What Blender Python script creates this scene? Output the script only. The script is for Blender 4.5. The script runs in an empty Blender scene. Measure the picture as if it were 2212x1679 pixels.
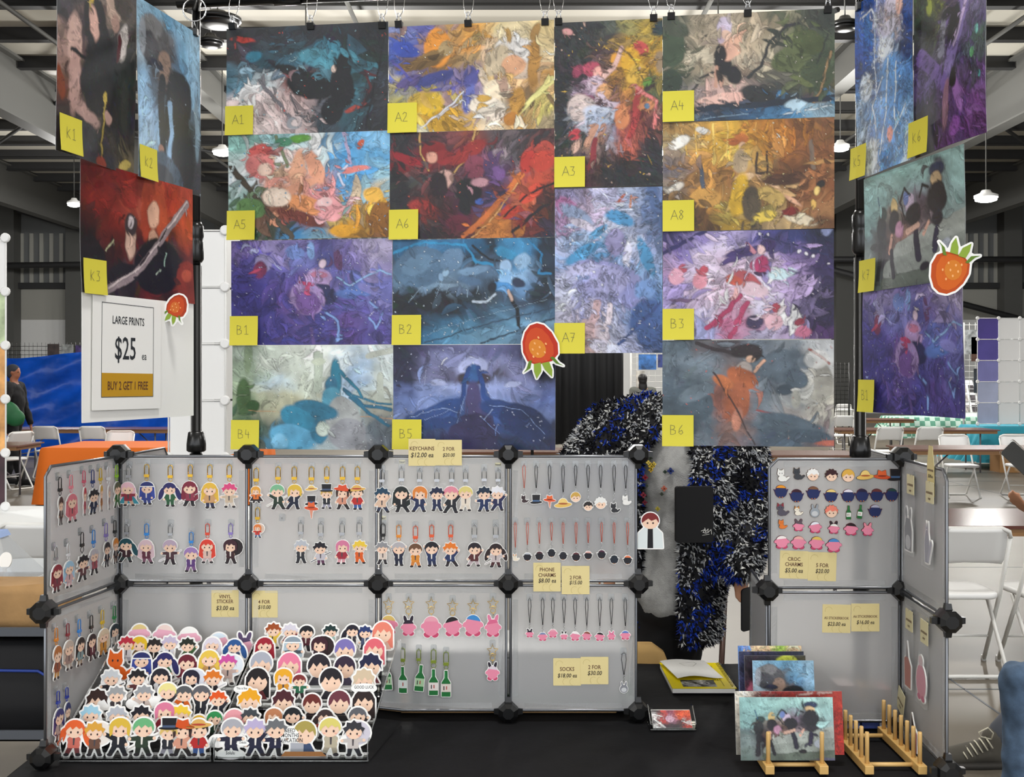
import bpy, bmesh, math, random
import numpy as np
from mathutils import Vector, Matrix

# ---------------------------------------------------------------- camera, world, lights, exposure
scene = bpy.context.scene
COL = scene.collection
CAMZ, FPX, HOR = 1.72, 2350.0, 805.0          # eye height, focal length in pixels, horizon row (2212x1679 frame)
cam_d = bpy.data.cameras.new('camera')
cam_d.sensor_width = 36.0
cam_d.lens = 36.0 * FPX / 2212.0
cam_d.shift_y = -(839.5 - HOR) / 2212.0
cam_d.clip_end = 200
cam = bpy.data.objects.new('camera', cam_d)
COL.objects.link(cam)
cam.location = (0, 0, CAMZ)
cam.rotation_euler = (math.pi / 2, 0, 0)
scene.camera = cam

world = bpy.data.worlds.new('world')
scene.world = world
world.use_nodes = True
world.node_tree.nodes['Background'].inputs[0].default_value = (0.93, 0.96, 1.0, 1)
world.node_tree.nodes['Background'].inputs[1].default_value = 1.5

vs = scene.view_settings
vs.view_transform = 'Standard'
vs.look = 'None'
vs.gamma = 1.0
vs.use_curve_mapping = False
vs.exposure = 0.65
scene.cycles.use_denoising = True
scene.cycles.max_bounces = 10
scene.cycles.transparent_max_bounces = 24
scene.cycles.caustics_reflective = False
scene.cycles.caustics_refractive = False

LAMP_SPOTS = [(x, y) for y in (-6.0, 2.0, 11.0) for x in (-7.5, 0.6, 8.5)]   # high-bay lamps outside the frame
LAMP_POWER = 140.0
FAR_POWER = 460.0
FAR_SPOTS = [(x, y) for y in (19.0, 27.0, 36.0) for x in (-3.6, 3.6)]                     # lamps hidden by the hanging prints

# ---------------------------------------------------------------- helpers
def lin(h):
    if not isinstance(h, str):
        return tuple(h)
    h = h.lstrip('#')
    r = []
    for i in (0, 2, 4):
        c = int(h[i:i + 2], 16) / 255.0
        r.append(c / 12.92 if c <= 0.04045 else ((c + 0.055) / 1.055) ** 2.4)
    return tuple(r)

def at(px, py, Y):
    """world point at depth Y seen on photograph pixel (px, py)"""
    return Vector(((px - 1106.0) / FPX * Y, Y, CAMZ - (py - HOR) / FPX * Y))

def ax(px, Y):
    return (px - 1106.0) / FPX * Y

def az(py, Y):
    return CAMZ - (py - HOR) / FPX * Y

MATS = {}
def mat(name, hexc, rough=0.5, metal=0.0, noise=0.0, nscale=8.0, bump=0.0, bscale=60.0, spec=0.5, stretch=None, trans=0.0, sub=None):
    if name in MATS:
        return MATS[name]
    m = bpy.data.materials.new(name)
    m.use_nodes = True
    nt = m.node_tree
    b = nt.nodes['Principled BSDF']
    c = lin(hexc)
    b.inputs['Base Color'].default_value = (*c, 1)
    b.inputs['Roughness'].default_value = rough
    b.inputs['Metallic'].default_value = metal
    b.inputs['Specular IOR Level'].default_value = spec
    if trans:
        b.inputs['Transmission Weight'].default_value = trans
    if noise or bump:
        tc = nt.nodes.new('ShaderNodeTexCoord')
        mp = nt.nodes.new('ShaderNodeMapping')
        if stretch:
            mp.inputs['Scale'].default_value = stretch
        nt.links.new(tc.outputs['Object'], mp.inputs[0])
        if noise:
            n = nt.nodes.new('ShaderNodeTexNoise')
            n.inputs['Scale'].default_value = nscale
            n.inputs['Detail'].default_value = 5
            nt.links.new(mp.outputs[0], n.inputs['Vector'])
            r = nt.nodes.new('ShaderNodeValToRGB')
            r.color_ramp.elements[0].position = 0.3
            r.color_ramp.elements[1].position = 0.7
            lo = [max(0, x * (1 - noise)) for x in c]
            hi = [min(1, x * (1 + noise)) for x in c]
            r.color_ramp.elements[0].color = (*lo, 1)
            r.color_ramp.elements[1].color = (*hi, 1)
            nt.links.new(n.outputs['Fac'], r.inputs[0])
            nt.links.new(r.outputs[0], b.inputs['Base Color'])
        if bump:
            n2 = nt.nodes.new('ShaderNodeTexNoise')
            n2.inputs['Scale'].default_value = bscale
            n2.inputs['Detail'].default_value = 4
            nt.links.new(mp.outputs[0], n2.inputs['Vector'])
            bp = nt.nodes.new('ShaderNodeBump')
            bp.inputs['Strength'].default_value = bump
            bp.inputs['Distance'].default_value = 0.01
            nt.links.new(n2.outputs['Fac'], bp.inputs['Height'])
            nt.links.new(bp.outputs[0], b.inputs['Normal'])
    MATS[name] = m
    return m

def mat_print(name, rough=0.4, spec=0.35):
    m = bpy.data.materials.new(name)
    m.use_nodes = True
    nt = m.node_tree
    b = nt.nodes['Principled BSDF']
    a = nt.nodes.new('ShaderNodeVertexColor')
    a.layer_name = 'Col'
    nt.links.new(a.outputs[0], b.inputs['Base Color'])
    b.inputs['Roughness'].default_value = rough
    b.inputs['Specular IOR Level'].default_value = spec
    MATS[name] = m
    return m

def mat_clear(name, tint=(0.96, 0.97, 0.97), gloss=1.0, haze=0.0, rough=0.03, const=None):
    m = bpy.data.materials.new(name)
    m.use_nodes = True
    nt = m.node_tree
    nt.nodes.remove(nt.nodes['Principled BSDF'])
    out = nt.nodes['Material Output']
    t = nt.nodes.new('ShaderNodeBsdfTransparent')
    t.inputs[0].default_value = (*tint, 1)
    g = nt.nodes.new('ShaderNodeBsdfGlossy')
    g.inputs['Roughness'].default_value = rough
    g.inputs[0].default_value = (gloss, gloss, gloss, 1)
    f = nt.nodes.new('ShaderNodeFresnel')
    f.inputs[0].default_value = 1.45
    mx = nt.nodes.new('ShaderNodeMixShader')
    if const is None:
        nt.links.new(f.outputs[0], mx.inputs[0])
    else:
        mx.inputs[0].default_value = const
    nt.links.new(t.outputs[0], mx.inputs[1])
    nt.links.new(g.outputs[0], mx.inputs[2])
    last = mx
    if haze:
        d = nt.nodes.new('ShaderNodeBsdfDiffuse')
        d.inputs[0].default_value = (0.85, 0.87, 0.88, 1)
        m2 = nt.nodes.new('ShaderNodeMixShader')
        m2.inputs[0].default_value = haze
        nt.links.new(mx.outputs[0], m2.inputs[1])
        nt.links.new(d.outputs[0], m2.inputs[2])
        last = m2
    nt.links.new(last.outputs[0], out.inputs[0])
    MATS[name] = m
    return m

def mat_emit(name, col, s):
    m = bpy.data.materials.new(name)
    m.use_nodes = True
    b = m.node_tree.nodes['Principled BSDF']
    b.inputs['Base Color'].default_value = (0.9, 0.9, 0.9, 1)
    b.inputs['Emission Color'].default_value = (*col, 1)
    b.inputs['Emission Strength'].default_value = s
    MATS[name] = m
    return m

def mat_frost():
    m = bpy.data.materials.new('frosted_plastic')
    m.use_nodes = True
    nt = m.node_tree
    b = nt.nodes['Principled BSDF']
    b.inputs['Base Color'].default_value = (0.92, 0.92, 0.925, 1)
    b.inputs['Roughness'].default_value = 0.33
    b.inputs['IOR'].default_value = 1.35
    b.inputs['Transmission Weight'].default_value = 0.68
    b.inputs['Specular IOR Level'].default_value = 0.4
    MATS['frost'] = m
    return m

mat_print('print'); mat_print('satin', 0.6, 0.25); mat_print('fleece', 0.95, 0.1)
mat_frost()
mat_clear('clear'); mat_clear('bag_film', (0.985, 0.985, 0.985), 0.9, 0.06, 0.15, 0.05); mat_clear('hook_clear', (0.94, 0.95, 0.96), 1.0, 0.22, 0.1)
mat_clear('hem_film', (0.99, 0.99, 0.99), 0.9, 0.2, 0.3, 0.03); mat_clear('bin_film', (0.92, 0.94, 0.97), 1.0, 0.25, 0.1)
M = lambda k: MATS[k]
for k, a in dict(
    black_plastic=('0c0c0d', 0.28), black_metal=('0d0d0e', 0.3), black_cloth=('0b0b0d', 0.75), steel=('77797d', 0.32, 0.85), chrome=('cfd0d2', 0.18, 1.0),
    gold=('d2a640', 0.25, 0.9), white_paint=('e4e3df', 0.35), white_plastic=('e9e9e8', 0.45), paper=('efeeea', 0.7), yellow_note=('d6cb40', 0.75),
    price_paper=('e0cf94', 0.7), ink=('2a1f18', 0.6), brown_ink=('5a3020', 0.6), grey_ink=('55564a', 0.6), wood_pale=('d3ac6c', 0.45), table_brown=('6b4230', 0.25),
    table_edge=('8a6238', 0.5), grey_leg=('77757a', 0.4, 0.3), orange_cloth=('d8690f', 0.8), blue_tarp=('0d4fae', 0.35), teal_cloth=('2b93a8', 0.8),
    white_cloth=('e6e9ea', 0.75), skin=('c08a6a', 0.55), skin_dark=('8f5a40', 0.55), hair_black=('141213', 0.5), jeans=('3d5878', 0.9), black_wear=('101013', 0.9),
    shirt_grey=('8a8a8a', 0.95), green_bag=('0f5a30', 0.6), kraft=('a98558', 0.8), cardboard=('9c7346', 0.85), gun=('4f535a', 0.5),
    roof_deck=('c4c0b4', 0.7), steel_dark=('2c2c2d', 0.6), steel_beam=('565653', 0.6), wall_white=('e6e6e4', 0.7), wall_mid=('a3a29a', 0.7), wall_dark=('6a6c6c', 0.8),
    shoe_grey=('4c4840', 0.85), shoe_dark=('35322e', 0.8), lace=('d3cdb8', 0.8), sock=('4a4d55', 0.9), yellow_cover=('f2dc05', 0.4), red=('b3221a', 0.5),
    gold_ink=('c0900f', 0.6), dark_ink=('20242a', 0.6), brown_metal=('3a231a', 0.35, 0.4), black_bag=('111114', 0.75), blue_trim=('1d3b8f', 0.6)).items():
    mat(k, *a)
mat('floor_concrete', '6b6459', 0.45, noise=0.16, nscale=0.9, bump=0.02, bscale=3.0)
mat('table_cloth', '0b0b0e', 0.8, spec=0.2, noise=0.35, nscale=9, bump=0.12, bscale=25)
mat('denim', '4a5f78', 0.9, noise=0.3, nscale=22, bump=0.2, bscale=260)
mat('tarp', '0c4cb4', 0.33, noise=0.25, nscale=2.5, bump=0.9, bscale=5)
mat('knit', 'a4a4a2', 0.95, noise=0.1, nscale=60, bump=0.3, bscale=300)
mat('bag_paper', 'a37f52', 0.8, noise=0.18, nscale=7, bump=0.5, bscale=12)
mat('bamboo', 'd0a865', 0.42, noise=0.13, nscale=14, stretch=(1, 0.12, 0.12))
mat('laminate', '5e2f22', 0.16, noise=0.35, nscale=8, stretch=(0.15, 4, 1))
mat('gingham', '7fb79c', 0.8)

class MB:
    """collects geometry for ONE mesh object"""
    def __init__(s):
        s.v, s.f, s.c, s.sm = [], [], [], []
    def add(s, vs, fs, col=None, smooth=False):
        o = len(s.v)
        s.v += [Vector(p) for p in vs]
        for f in fs:
            s.f.append([i + o for i in f]); s.c.append(col); s.sm.append(smooth)
        return s
    def box(s, a, b, col=None):
        x0, y0, z0 = a; x1, y1, z1 = b
        return s.add([(x0, y0, z0), (x1, y0, z0), (x1, y1, z0), (x0, y1, z0), (x0, y0, z1), (x1, y0, z1), (x1, y1, z1), (x0, y1, z1)],
                     [(0, 3, 2, 1), (4, 5, 6, 7), (0, 1, 5, 4), (1, 2, 6, 5), (2, 3, 7, 6), (3, 0, 4, 7)], col)
    def rings(s, rs, col=None, caps=True, closed=True, smooth=True):
        n = len(rs[0]); vs = [p for r in rs for p in r]; fs = []
        for k in range(len(rs) - 1):
            for i in range(n if closed else n - 1):
                j = (i + 1) % n
                fs.append((k * n + i, k * n + j, (k + 1) * n + j, (k + 1) * n + i))
        s.add(vs, fs, col, smooth)
        if caps and closed:
            o = len(s.v) - len(vs)
            s.f.append([o + i for i in reversed(range(n))]); s.c.append(col); s.sm.append(False)
            e = o + (len(rs) - 1) * n
            s.f.append([e + i for i in range(n)]); s.c.append(col); s.sm.append(False)
        return s
    def tube(s, pts, r, n=8, col=None, closed=False, caps=True):
        pts = [Vector(p) for p in pts]; m = len(pts)
        rad = r if isinstance(r, (list, tuple)) else [r] * m
        rs = []; prev = None
        for i in range(m):
            a = pts[i - 1] if (i > 0 or closed) else pts[i]
            b = pts[(i + 1) % m] if (i < m - 1 or closed) else pts[i]
            d = (b - a).normalized()
            if prev is None:
                up = Vector((0, 0, 1)) if abs(d.z) < 0.9 else Vector((1, 0, 0))
                u = d.cross(up).normalized()
            else:
                u = (prev - d * prev.dot(d))
                u = u.normalized() if u.length > 1e-6 else d.orthogonal().normalized()
            prev = u; w = d.cross(u)
            rs.append([pts[i] + (u * math.cos(t) + w * math.sin(t)) * rad[i] for t in (2 * math.pi * k / n for k in range(n))])
        if closed:
            rs.append(rs[0])
        return s.rings(rs, col, caps and not closed)
    def ell(s, c, rx, ry, rz, col=None, nu=12, nv=8, rot=None):
        c = Vector(c); rs = []
        for j in range(nv + 1):
            t = math.pi * (0.02 + 0.96 * j / nv); r = math.sin(t)
            ring = []
            for i in range(nu):
                a = 2 * math.pi * i / nu
                p = Vector((rx * r * math.cos(a), ry * r * math.sin(a), -rz * math.cos(t)))
                if rot is not None:
                    p = rot @ p
                ring.append(c + p)
            rs.append(ring)
        return s.rings(rs, col)
    def lathe(s, c, prof, n=16, col=None, axis='z', smooth=True):
        c = Vector(c); rs = []
        for (r, h) in prof:
            ring = []
            for i in range(n):
                a = 2 * math.pi * i / n
                p = {'z': (r * math.cos(a), r * math.sin(a), h), 'y': (r * math.cos(a), -h, r * math.sin(a)), 'x': (h, r * math.cos(a), r * math.sin(a))}[axis]
                ring.append(c + Vector(p))
            rs.append(ring)
        return s.rings(rs, col, smooth=smooth)
    def flat(s, F, poly, n0, n1=None, col=None):
        """polygon (u,v) list in frame F at height n0, or a prism from n0 to n1"""
        if n1 is None:
            return s.add([F.p(u, v, n0) for u, v in poly], [list(range(len(poly)))], col)
        k = len(poly)
        vs = [F.p(u, v, n0) for u, v in poly] + [F.p(u, v, n1) for u, v in poly]
        fs = [list(reversed(range(k))), [k + i for i in range(k)]] + [(i, (i + 1) % k, k + (i + 1) % k, k + i) for i in range(k)]
        return s.add(vs, fs, col)
    def build(s, name, m, parent=None, smooth=None, local=False, bevel=0.0):
        me = bpy.data.meshes.new(name)
        base = Vector((0, 0, 0))
        if not local:
            if parent is None:
                lo = Vector((min(p.x for p in s.v), min(p.y for p in s.v), min(p.z for p in s.v)))
                hi = Vector((max(p.x for p in s.v), max(p.y for p in s.v), max(p.z for p in s.v)))
                base = Vector(((lo.x + hi.x) / 2, (lo.y + hi.y) / 2, lo.z))
            else:
                q = parent
                while q is not None:
                    base = base + q.location; q = q.parent
        me.from_pydata([tuple(p - base) for p in s.v], [], s.f)
        me.validate()
        ms = m if isinstance(m, (list, tuple)) else [m]
        for x in ms:
            me.materials.append(M(x) if isinstance(x, str) else x)
        if any(c is not None for c in s.c) and len(me.polygons) == len(s.f):
            at_ = me.color_attributes.new('Col', 'FLOAT_COLOR', 'CORNER')
            buf = []
            for pl, c in zip(me.polygons, s.c):
                cc = (*lin(c), 1.0) if c is not None else (0.85, 0.85, 0.85, 1.0)
                buf += list(cc) * pl.loop_total
            at_.data.foreach_set('color', buf)
        if len(me.polygons) == len(s.f):
            me.polygons.foreach_set('use_smooth', [bool(x) if smooth is None else smooth for x in s.sm])
        me.update()
        o = bpy.data.objects.new(name, me)
        COL.objects.link(o)
        if parent is None:
            o.location = base
        else:
            o.parent = parent
        if bevel:
            bv = o.modifiers.new('bevel', 'BEVEL'); bv.width = bevel; bv.segments = 2; bv.limit_method = 'ANGLE'
        return o

class Fr:
    """a flat frame: origin, right, up; n points to the viewer's side"""
    def __init__(s, o, u, v=(0, 0, 1)):
        s.o = Vector(o); s.u = Vector(u).normalized(); s.v = Vector(v).normalized(); s.n = s.u.cross(s.v).normalized()
    def p(s, u, v, n=0.0):
        return s.o + s.u * u + s.v * v + s.n * n
    def hit(s, px, py):
        """(u,v) where the sight line of a pixel meets the frame's plane"""
        c = Vector((0, 0, CAMZ)); d = at(px, py, 1.0) - c
        t = (s.o - c).dot(s.n) / d.dot(s.n)
        q = c + d * t - s.o
        return q.dot(s.u), q.dot(s.v)
    def sub(s, u, v, n=0.0, rot=0.0, tilt=0.0):
        c, k = math.cos(rot), math.sin(rot)
        uu = s.u * c + s.v * k; vv = s.v * c - s.u * k
        if tilt:
            vv = vv * math.cos(tilt) - s.n * math.sin(tilt)
        return Fr(s.p(u, v, n), uu, vv)

LABELS = {}
def tag(o, label=None, cat=None, group=None, kind=None):
    if label: o['label'] = label
    if cat: o['category'] = cat
    if group: o['group'] = group
    if kind: o['kind'] = kind
    return o

def thing(name, label, cat, loc=(0, 0, 0), rz=0.0, group=None, kind=None):
    o = bpy.data.objects.new(name, None)
    o.empty_display_size = 0.05
    COL.objects.link(o)
    o.location = loc; o.rotation_euler = (0, 0, rz)
    return tag(o, label, cat, group, kind)

def copy_tree(o, parent=None):
    c = o.copy(); COL.objects.link(c)
    if parent is not None:
        c.parent = parent
    for ch in list(o.children):
        copy_tree(ch, c)
    return c

def rrect(w, h, r, n=4):
    pts = []
    for (sx, sy, a0) in ((1, 1, 0), (-1, 1, 90), (-1, -1, 180), (1, -1, 270)):
        for i in range(n + 1):
            a = math.radians(a0 + 90 * i / n)
            pts.append((sx * (w / 2 - r) + r * math.cos(a), sy * (h / 2 - r) + r * math.sin(a)))
    return pts

def arc(c, r, a0, a1, n, F=None):
    return [(c[0] + r * math.cos(math.radians(a0 + (a1 - a0) * i / n)), c[1] + r * math.sin(math.radians(a0 + (a1 - a0) * i / n))) for i in range(n + 1)]

def text_mb(body, F, u, v, size, n=0.0006, align='CENTER', bold=0.0, shear=0.0, xs=1.0, mb=None, col=None):
    """lettering as flat mesh in frame F; (u,v) is the anchor on the baseline"""
    cu = bpy.data.curves.new('t', 'FONT')
    cu.body = body; cu.size = size; cu.align_x = align; cu.offset = bold * size; cu.shear = shear; cu.resolution_u = 2
    cu.fill_mode = 'FRONT'
    ob = bpy.data.objects.new('t', cu); COL.objects.link(ob)
    dg = bpy.context.evaluated_depsgraph_get()
    me = bpy.data.meshes.new_from_object(ob.evaluated_get(dg))
    mb = mb or MB()
    mb.add([F.p(u + p.co.x * xs, v + p.co.y, n) for p in me.vertices], [list(p.vertices) for p in me.polygons], col)
    bpy.data.objects.remove(ob); bpy.data.curves.remove(cu); bpy.data.meshes.remove(me)
    return mb

GLY = {'A': [[(0, 0), (.45, 1), (.9, 0)], [(.2, .36), (.72, .36)]], 'B': [[(.05, 0), (.05, 1), (.5, .92), (.55, .68), (.3, .53), (.05, .52)], [(.3, .53), (.65, .4), (.65, .12), (.35, 0), (.05, 0)]],
       'K': [[(.08, 0), (.05, 1)], [(.6, .85), (.08, .42), (.65, 0)]], '1': [[(.1, .8), (.35, 1), (.35, 0)], [(.08, 0), (.62, 0)]], '2': [[(.05, .78), (.25, 1), (.55, .9), (.5, .6), (.05, 0), (.65, .02)]],
       '3': [[(.05, .95), (.55, .95), (.3, .58), (.6, .4), (.5, .05), (.05, .02)]], '4': [[(.15, 1), (.05, .45), (.6, .45)], [(.45, .75), (.45, 0)]], '5': [[(.6, 1), (.15, 1), (.12, .58), (.5, .55), (.6, .25), (.4, 0), (.05, .03)]],
       '6': [[(.5, 1), (.15, .55), (.08, .2), (.35, 0), (.6, .2), (.45, .45), (.12, .3)]], '7': [[(.05, .95), (.6, .95), (.25, 0)], [(.15, .5), (.55, .5)]], '8': [[(.55, .85), (.3, 1), (.1, .8), (.55, .3), (.3, 0), (.05, .25), (.55, .85)]]}
def scrawl(txt, F, u, v, h, w=0.0011, n=0.0006, mb=None):
    """hand lettering as thin flat ribbons"""
    mb = mb or MB(); x = u - len(txt) * 0.42 * h
    for ch in txt:
        for line in GLY.get(ch, []):
            pts = [(x + a * h * 0.85, v + b * h) for a, b in line]
            ribbon(mb, F, pts, w, n)
        x += 0.84 * h if ch in 'ABK' else 0.72 * h
    return mb

def ribbon(mb, F, pts, w, n, col=None):
    for (a, b) in zip(pts[:-1], pts[1:]):
        d = Vector((b[0] - a[0], b[1] - a[1])); L = d.length or 1e-6
        e = d / L * w * 0.4; k = Vector((-d.y, d.x)) / L * w / 2
        mb.flat(F, [(a[0] - e.x - k.x, a[1] - e.y - k.y), (b[0] + e.x - k.x, b[1] + e.y - k.y), (b[0] + e.x + k.x, b[1] + e.y + k.y), (a[0] - e.x + k.x, a[1] - e.y + k.y)], n, None, col)
    return mb
# ---------------------------------------------------------------- the hall
FARY, CEIL = 46.0, 9.0
def struct(name, mb, m, parent=None, **k):
    o = mb.build(name, m, parent, **k)
    if parent is None:
        o['kind'] = 'structure'
    return o
fl = struct('floor', MB().box((-26, -12, -0.2), (26, FARY + 0.5, 0)), 'floor_concrete')
tag(fl, 'smooth grey beige concrete slab with saw-cut joints')
for k, y in enumerate((5.9, 9.6, 13.4, 17.2, 21.0)):
    MB().box((-16, y, 0), (16, y + 0.012, 0.0015)).build('floor_joint', 'gun', fl)
for x in (-5.2, 2.45, 6.9):
    MB().box((x, 3.2, 0), (x + 0.012, 30, 0.0015)).build('floor_joint', 'gun', fl)
def wall(name, secs, a, b, label):
    """wall in stacked bands: secs of (z0, z1, material)"""
    o = None
    for i, (z0, z1, m) in enumerate(secs):
        mb = MB().box((min(a[0], b[0]), min(a[1], b[1]), z0), (max(a[0], b[0]), max(a[1], b[1]), z1))
        if o is None:
            o = struct(name, mb, m); tag(o, label)
        else:
            mb.build('wall_band', m, o)
    return o
SECS = [(0, 3.95, 'wall_white'), (3.95, 5.4, 'wall_mid'), (5.4, CEIL + 0.4, 'wall_dark')]
wf = wall('wall_far', SECS, (-26, FARY), (26, FARY + 0.3), 'far hall wall, white below and dark ribbed steel above')
wall('wall_left', SECS, (-26.3, -12), (-26, FARY), 'left hall wall, white below and dark above')
wall('wall_right', SECS, (26, -12), (26.3, FARY), 'right hall wall, white below and dark above')
mb = MB()
for i in range(120):                     # ribbed cladding on the upper far wall
    x = -25 + i * 0.42
    mb.box((x, FARY - 0.06, 5.4), (x + 0.16, FARY, 7.6))
mb.build('wall_ribs', 'wall_mid', wf)
for x in (-21.5, -18.6, -15.6, -12.4, 13.5, 17.0, 20.5):
    MB().box((x, FARY - 0.7, 0), (x + 0.75, FARY - 0.02, CEIL)).build('column', 'steel_beam', wf)
MB().box((-26, FARY - 0.3, 5.25), (26, FARY - 0.02, 5.5)).build('girt', 'steel_dark', wf)
ce = struct('ceiling', MB().box((-26, -12, CEIL), (26, FARY, CEIL + 0.15)), 'roof_deck')
tag(ce, 'pale ribbed roof deck carried on dark steel purlins')
for i in range(15):                      # purlins across the hall
    y = 14.5 + i * 2.1
    m = MB().box((-26, y, CEIL - 0.27), (26, y + 0.1, CEIL)).box((-26, y - 0.06, CEIL - 0.29), (26, y + 0.16, CEIL - 0.27))
    m.build('purlin', 'steel_dark', ce)
for x in (-17.5, -11.4, -7.2, 7.4, 11.6, 17.5):     # rafters along the hall
    d = 1.35 if abs(x) > 9 else 0.75
    MB().box((x - 0.04, 13, CEIL - 0.1 - d), (x + 0.04, FARY, CEIL - 0.1)).box((x - 0.2, 13, CEIL - 0.14 - d), (x + 0.2, FARY, CEIL - 0.1 - d)).box((x - 0.2, 13, CEIL - 0.14), (x + 0.2, FARY, CEIL - 0.08)).build('rafter', 'steel_beam', ce)
for (x0, y0, x1, y1) in ((-16, 24, -9, 33), (-9, 24, -16, 33), (9, 24, 16, 33), (16, 24, 9, 33), (-6, 20, -1, 28), (2, 28, 6, 20)):
    MB().tube([(x0, y0, CEIL - 0.6), (x1, y1, CEIL - 0.6)], 0.05, 6).build('brace', 'steel_dark', ce)
for x in (-9.3, -3.0, 3.6, 9.7):
    MB().tube([(x, 14, CEIL - 0.55), (x, FARY, CEIL - 0.55)], 0.045, 8).build('conduit', 'steel_beam', ce)
# trusses low on the far wall sides
for (a, b) in (((-20, 44, 8.3), (-10.5, 44, 5.4)), ((12.5, 44, 6.0), (22, 44, 3.5)), ((-25, 44, 6.0), (-8, 44, 6.2)), ((8, 44, 6.3), (25, 44, 6.3))):
    MB().tube([a, b], 0.13, 6).build('brace', 'steel_dark', ce)

mat_emit('lamp_glow', (1.0, 0.96, 0.88), 14.0)
def high_bay(pos, label, lit=True, light=0.0, r=0.24, rod=True, point=False):
    t = thing('ceiling_lamp', label, 'lamp', pos, group='high bay lamps under the roof')
    MB().lathe(pos, [(r * 0.35, 0.16), (r * 0.5, 0.1), (r, 0.05), (r, 0.0), (r * 0.97, -0.01)], 24).build('housing', 'black_metal' if not lit else 'white_plastic', t)
    MB().lathe(Vector(pos) + Vector((0, 0, -0.012)), [(r * 0.9, 0.0), (r * 0.88, -0.05), (r * 0.5, -0.08), (0.01, -0.085)], 24).build('lens', 'lamp_glow' if lit else 'black_metal', t)
    if rod:
        MB().tube([Vector(pos) + Vector((0, 0, 0.14)), Vector((pos[0], pos[1], CEIL))], 0.012, 6).build('cable', 'steel_beam', t)
    if light:
        if point:
            ld = bpy.data.lights.new('lamp_light', 'POINT'); ld.shadow_soft_size = 0.3
        else:
            ld = bpy.data.lights.new('lamp_light', 'AREA'); ld.shape = 'DISK'; ld.size = 0.9
        ld.energy = light; ld.color = (1.0, 0.98, 0.945)
        lo = bpy.data.objects.new('lamp_light', ld); COL.objects.link(lo); lo.parent = t; lo.location = (0, 0, -0.45 if point else -0.12)
    return t
for (px, py, Y, r, lab) in ((480, 328, 25.5, 0.23, 'lit round high bay lamp shining left of print A1'), (160, 440, 32.0, 0.2, 'lit round high bay lamp beside the red print K3'),
                            (1815, 318, 25.0, 0.21, 'lit round high bay lamp between prints A8 and K5'), (2130, 427, 23.5, 0.25, 'lit round high bay lamp right of print K7'),
                            (122, 115, 27.0, 0.14, 'small bright high bay lamp at the edge of print K1')):
    high_bay(at(px, py, Y), lab, True, FAR_POWER, r, point=True)
high_bay(at(455, 92, 20.0), 'unlit dark high bay lamp hanging above print A1', False)
high_bay(at(1825, 55, 19.0), 'unlit dark high bay lamp hanging between prints A4 and K5', False)
high_bay(at(470, 45, 18.5), 'unlit dark lamp close under the roof by the black crossbar', False, 0, 0.4)
for i, (x, y) in enumerate(LAMP_SPOTS):
    high_bay((x, y, 7.6), 'lit round high bay lamp over the hall aisle', True, LAMP_POWER, 0.3)
for i, (x, y) in enumerate(FAR_SPOTS):
    high_bay((x, y, 7.2), 'lit round high bay lamp behind the middle wall of prints', True, FAR_POWER, 0.24, point=True)
# ---------------------------------------------------------------- vendor table with its black cloth
TZ = 0.735
TX0, TX1, TY0, TY1 = -1.235, 1.105, 2.63, 3.69
tb = thing('vendor_table', 'long vendor table draped in black cloth', 'table', ((TX0 + TX1) / 2, (TY0 + TY1) / 2, 0))
MB().box((TX0 + 0.02, TY0 + 0.02, TZ - 0.035), (TX1 - 0.02, TY1 - 0.02, TZ - 0.006)).build('tabletop', 'table_brown', tb)
for x in (TX0 + 0.12, TX1 - 0.12):
    for y in (TY0 + 0.12, TY1 - 0.12):
        MB().tube([(x, y, TZ - 0.035), (x, y, 0.0)], 0.014, 8).build('leg', 'grey_leg', tb)
mb = MB(); nx, ny = 60, 26; gv = []
for j in range(ny + 1):
    for i in range(nx + 1):
        x = TX0 + (TX1 - TX0) * i / nx; y = TY0 + (TY1 - TY0) * j / ny
        gv.append((x, y, TZ - 0.0035 + 0.0012 * math.sin(x * 23 + y * 9) * math.sin(y * 31 - x * 7)))
mb.add(gv, [(j * (nx + 1) + i, j * (nx + 1) + i + 1, (j + 1) * (nx + 1) + i + 1, (j + 1) * (nx + 1) + i) for j in range(ny) for i in range(nx)], None, True)
per = [(TX0 + (TX1 - TX0) * i / 40, TY0) for i in range(40)] + [(TX1, TY0 + (TY1 - TY0) * i / 18) for i in range(18)] + [(TX1 - (TX1 - TX0) * i / 40, TY1) for i in range(40)] + [(TX0, TY1 - (TY1 - TY0) * i / 18) for i in range(18)]
cx_, cy_ = (TX0 + TX1) / 2, (TY0 + TY1) / 2
rs = []
for (z, out) in ((TZ - 0.0035, 0), (TZ - 0.012, 0.006), (TZ - 0.12, 0.012), (0.35, 0.022), (0.03, 0.035)):
    ring = []
    for k, (x, y) in enumerate(per):
        w = out * (1 + 0.8 * math.sin(k * 1.1)) if z < 0.7 else out
        sx = (x - cx_) / (TX1 - TX0) * 2; sy = (y - cy_) / (TY1 - TY0) * 2
        ring.append((x + w * (1 if sx > 0.99 else -1 if sx < -0.99 else 0), y + w * (1 if sy > 0.99 else -1 if sy < -0.99 else 0), z))
    rs.append(ring)
mb.rings(list(reversed(rs)), None, caps=False)
tag(mb.build('tablecloth', 'table_cloth'), 'black cloth draped over the vendor table down to the floor', 'tablecloth')

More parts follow.
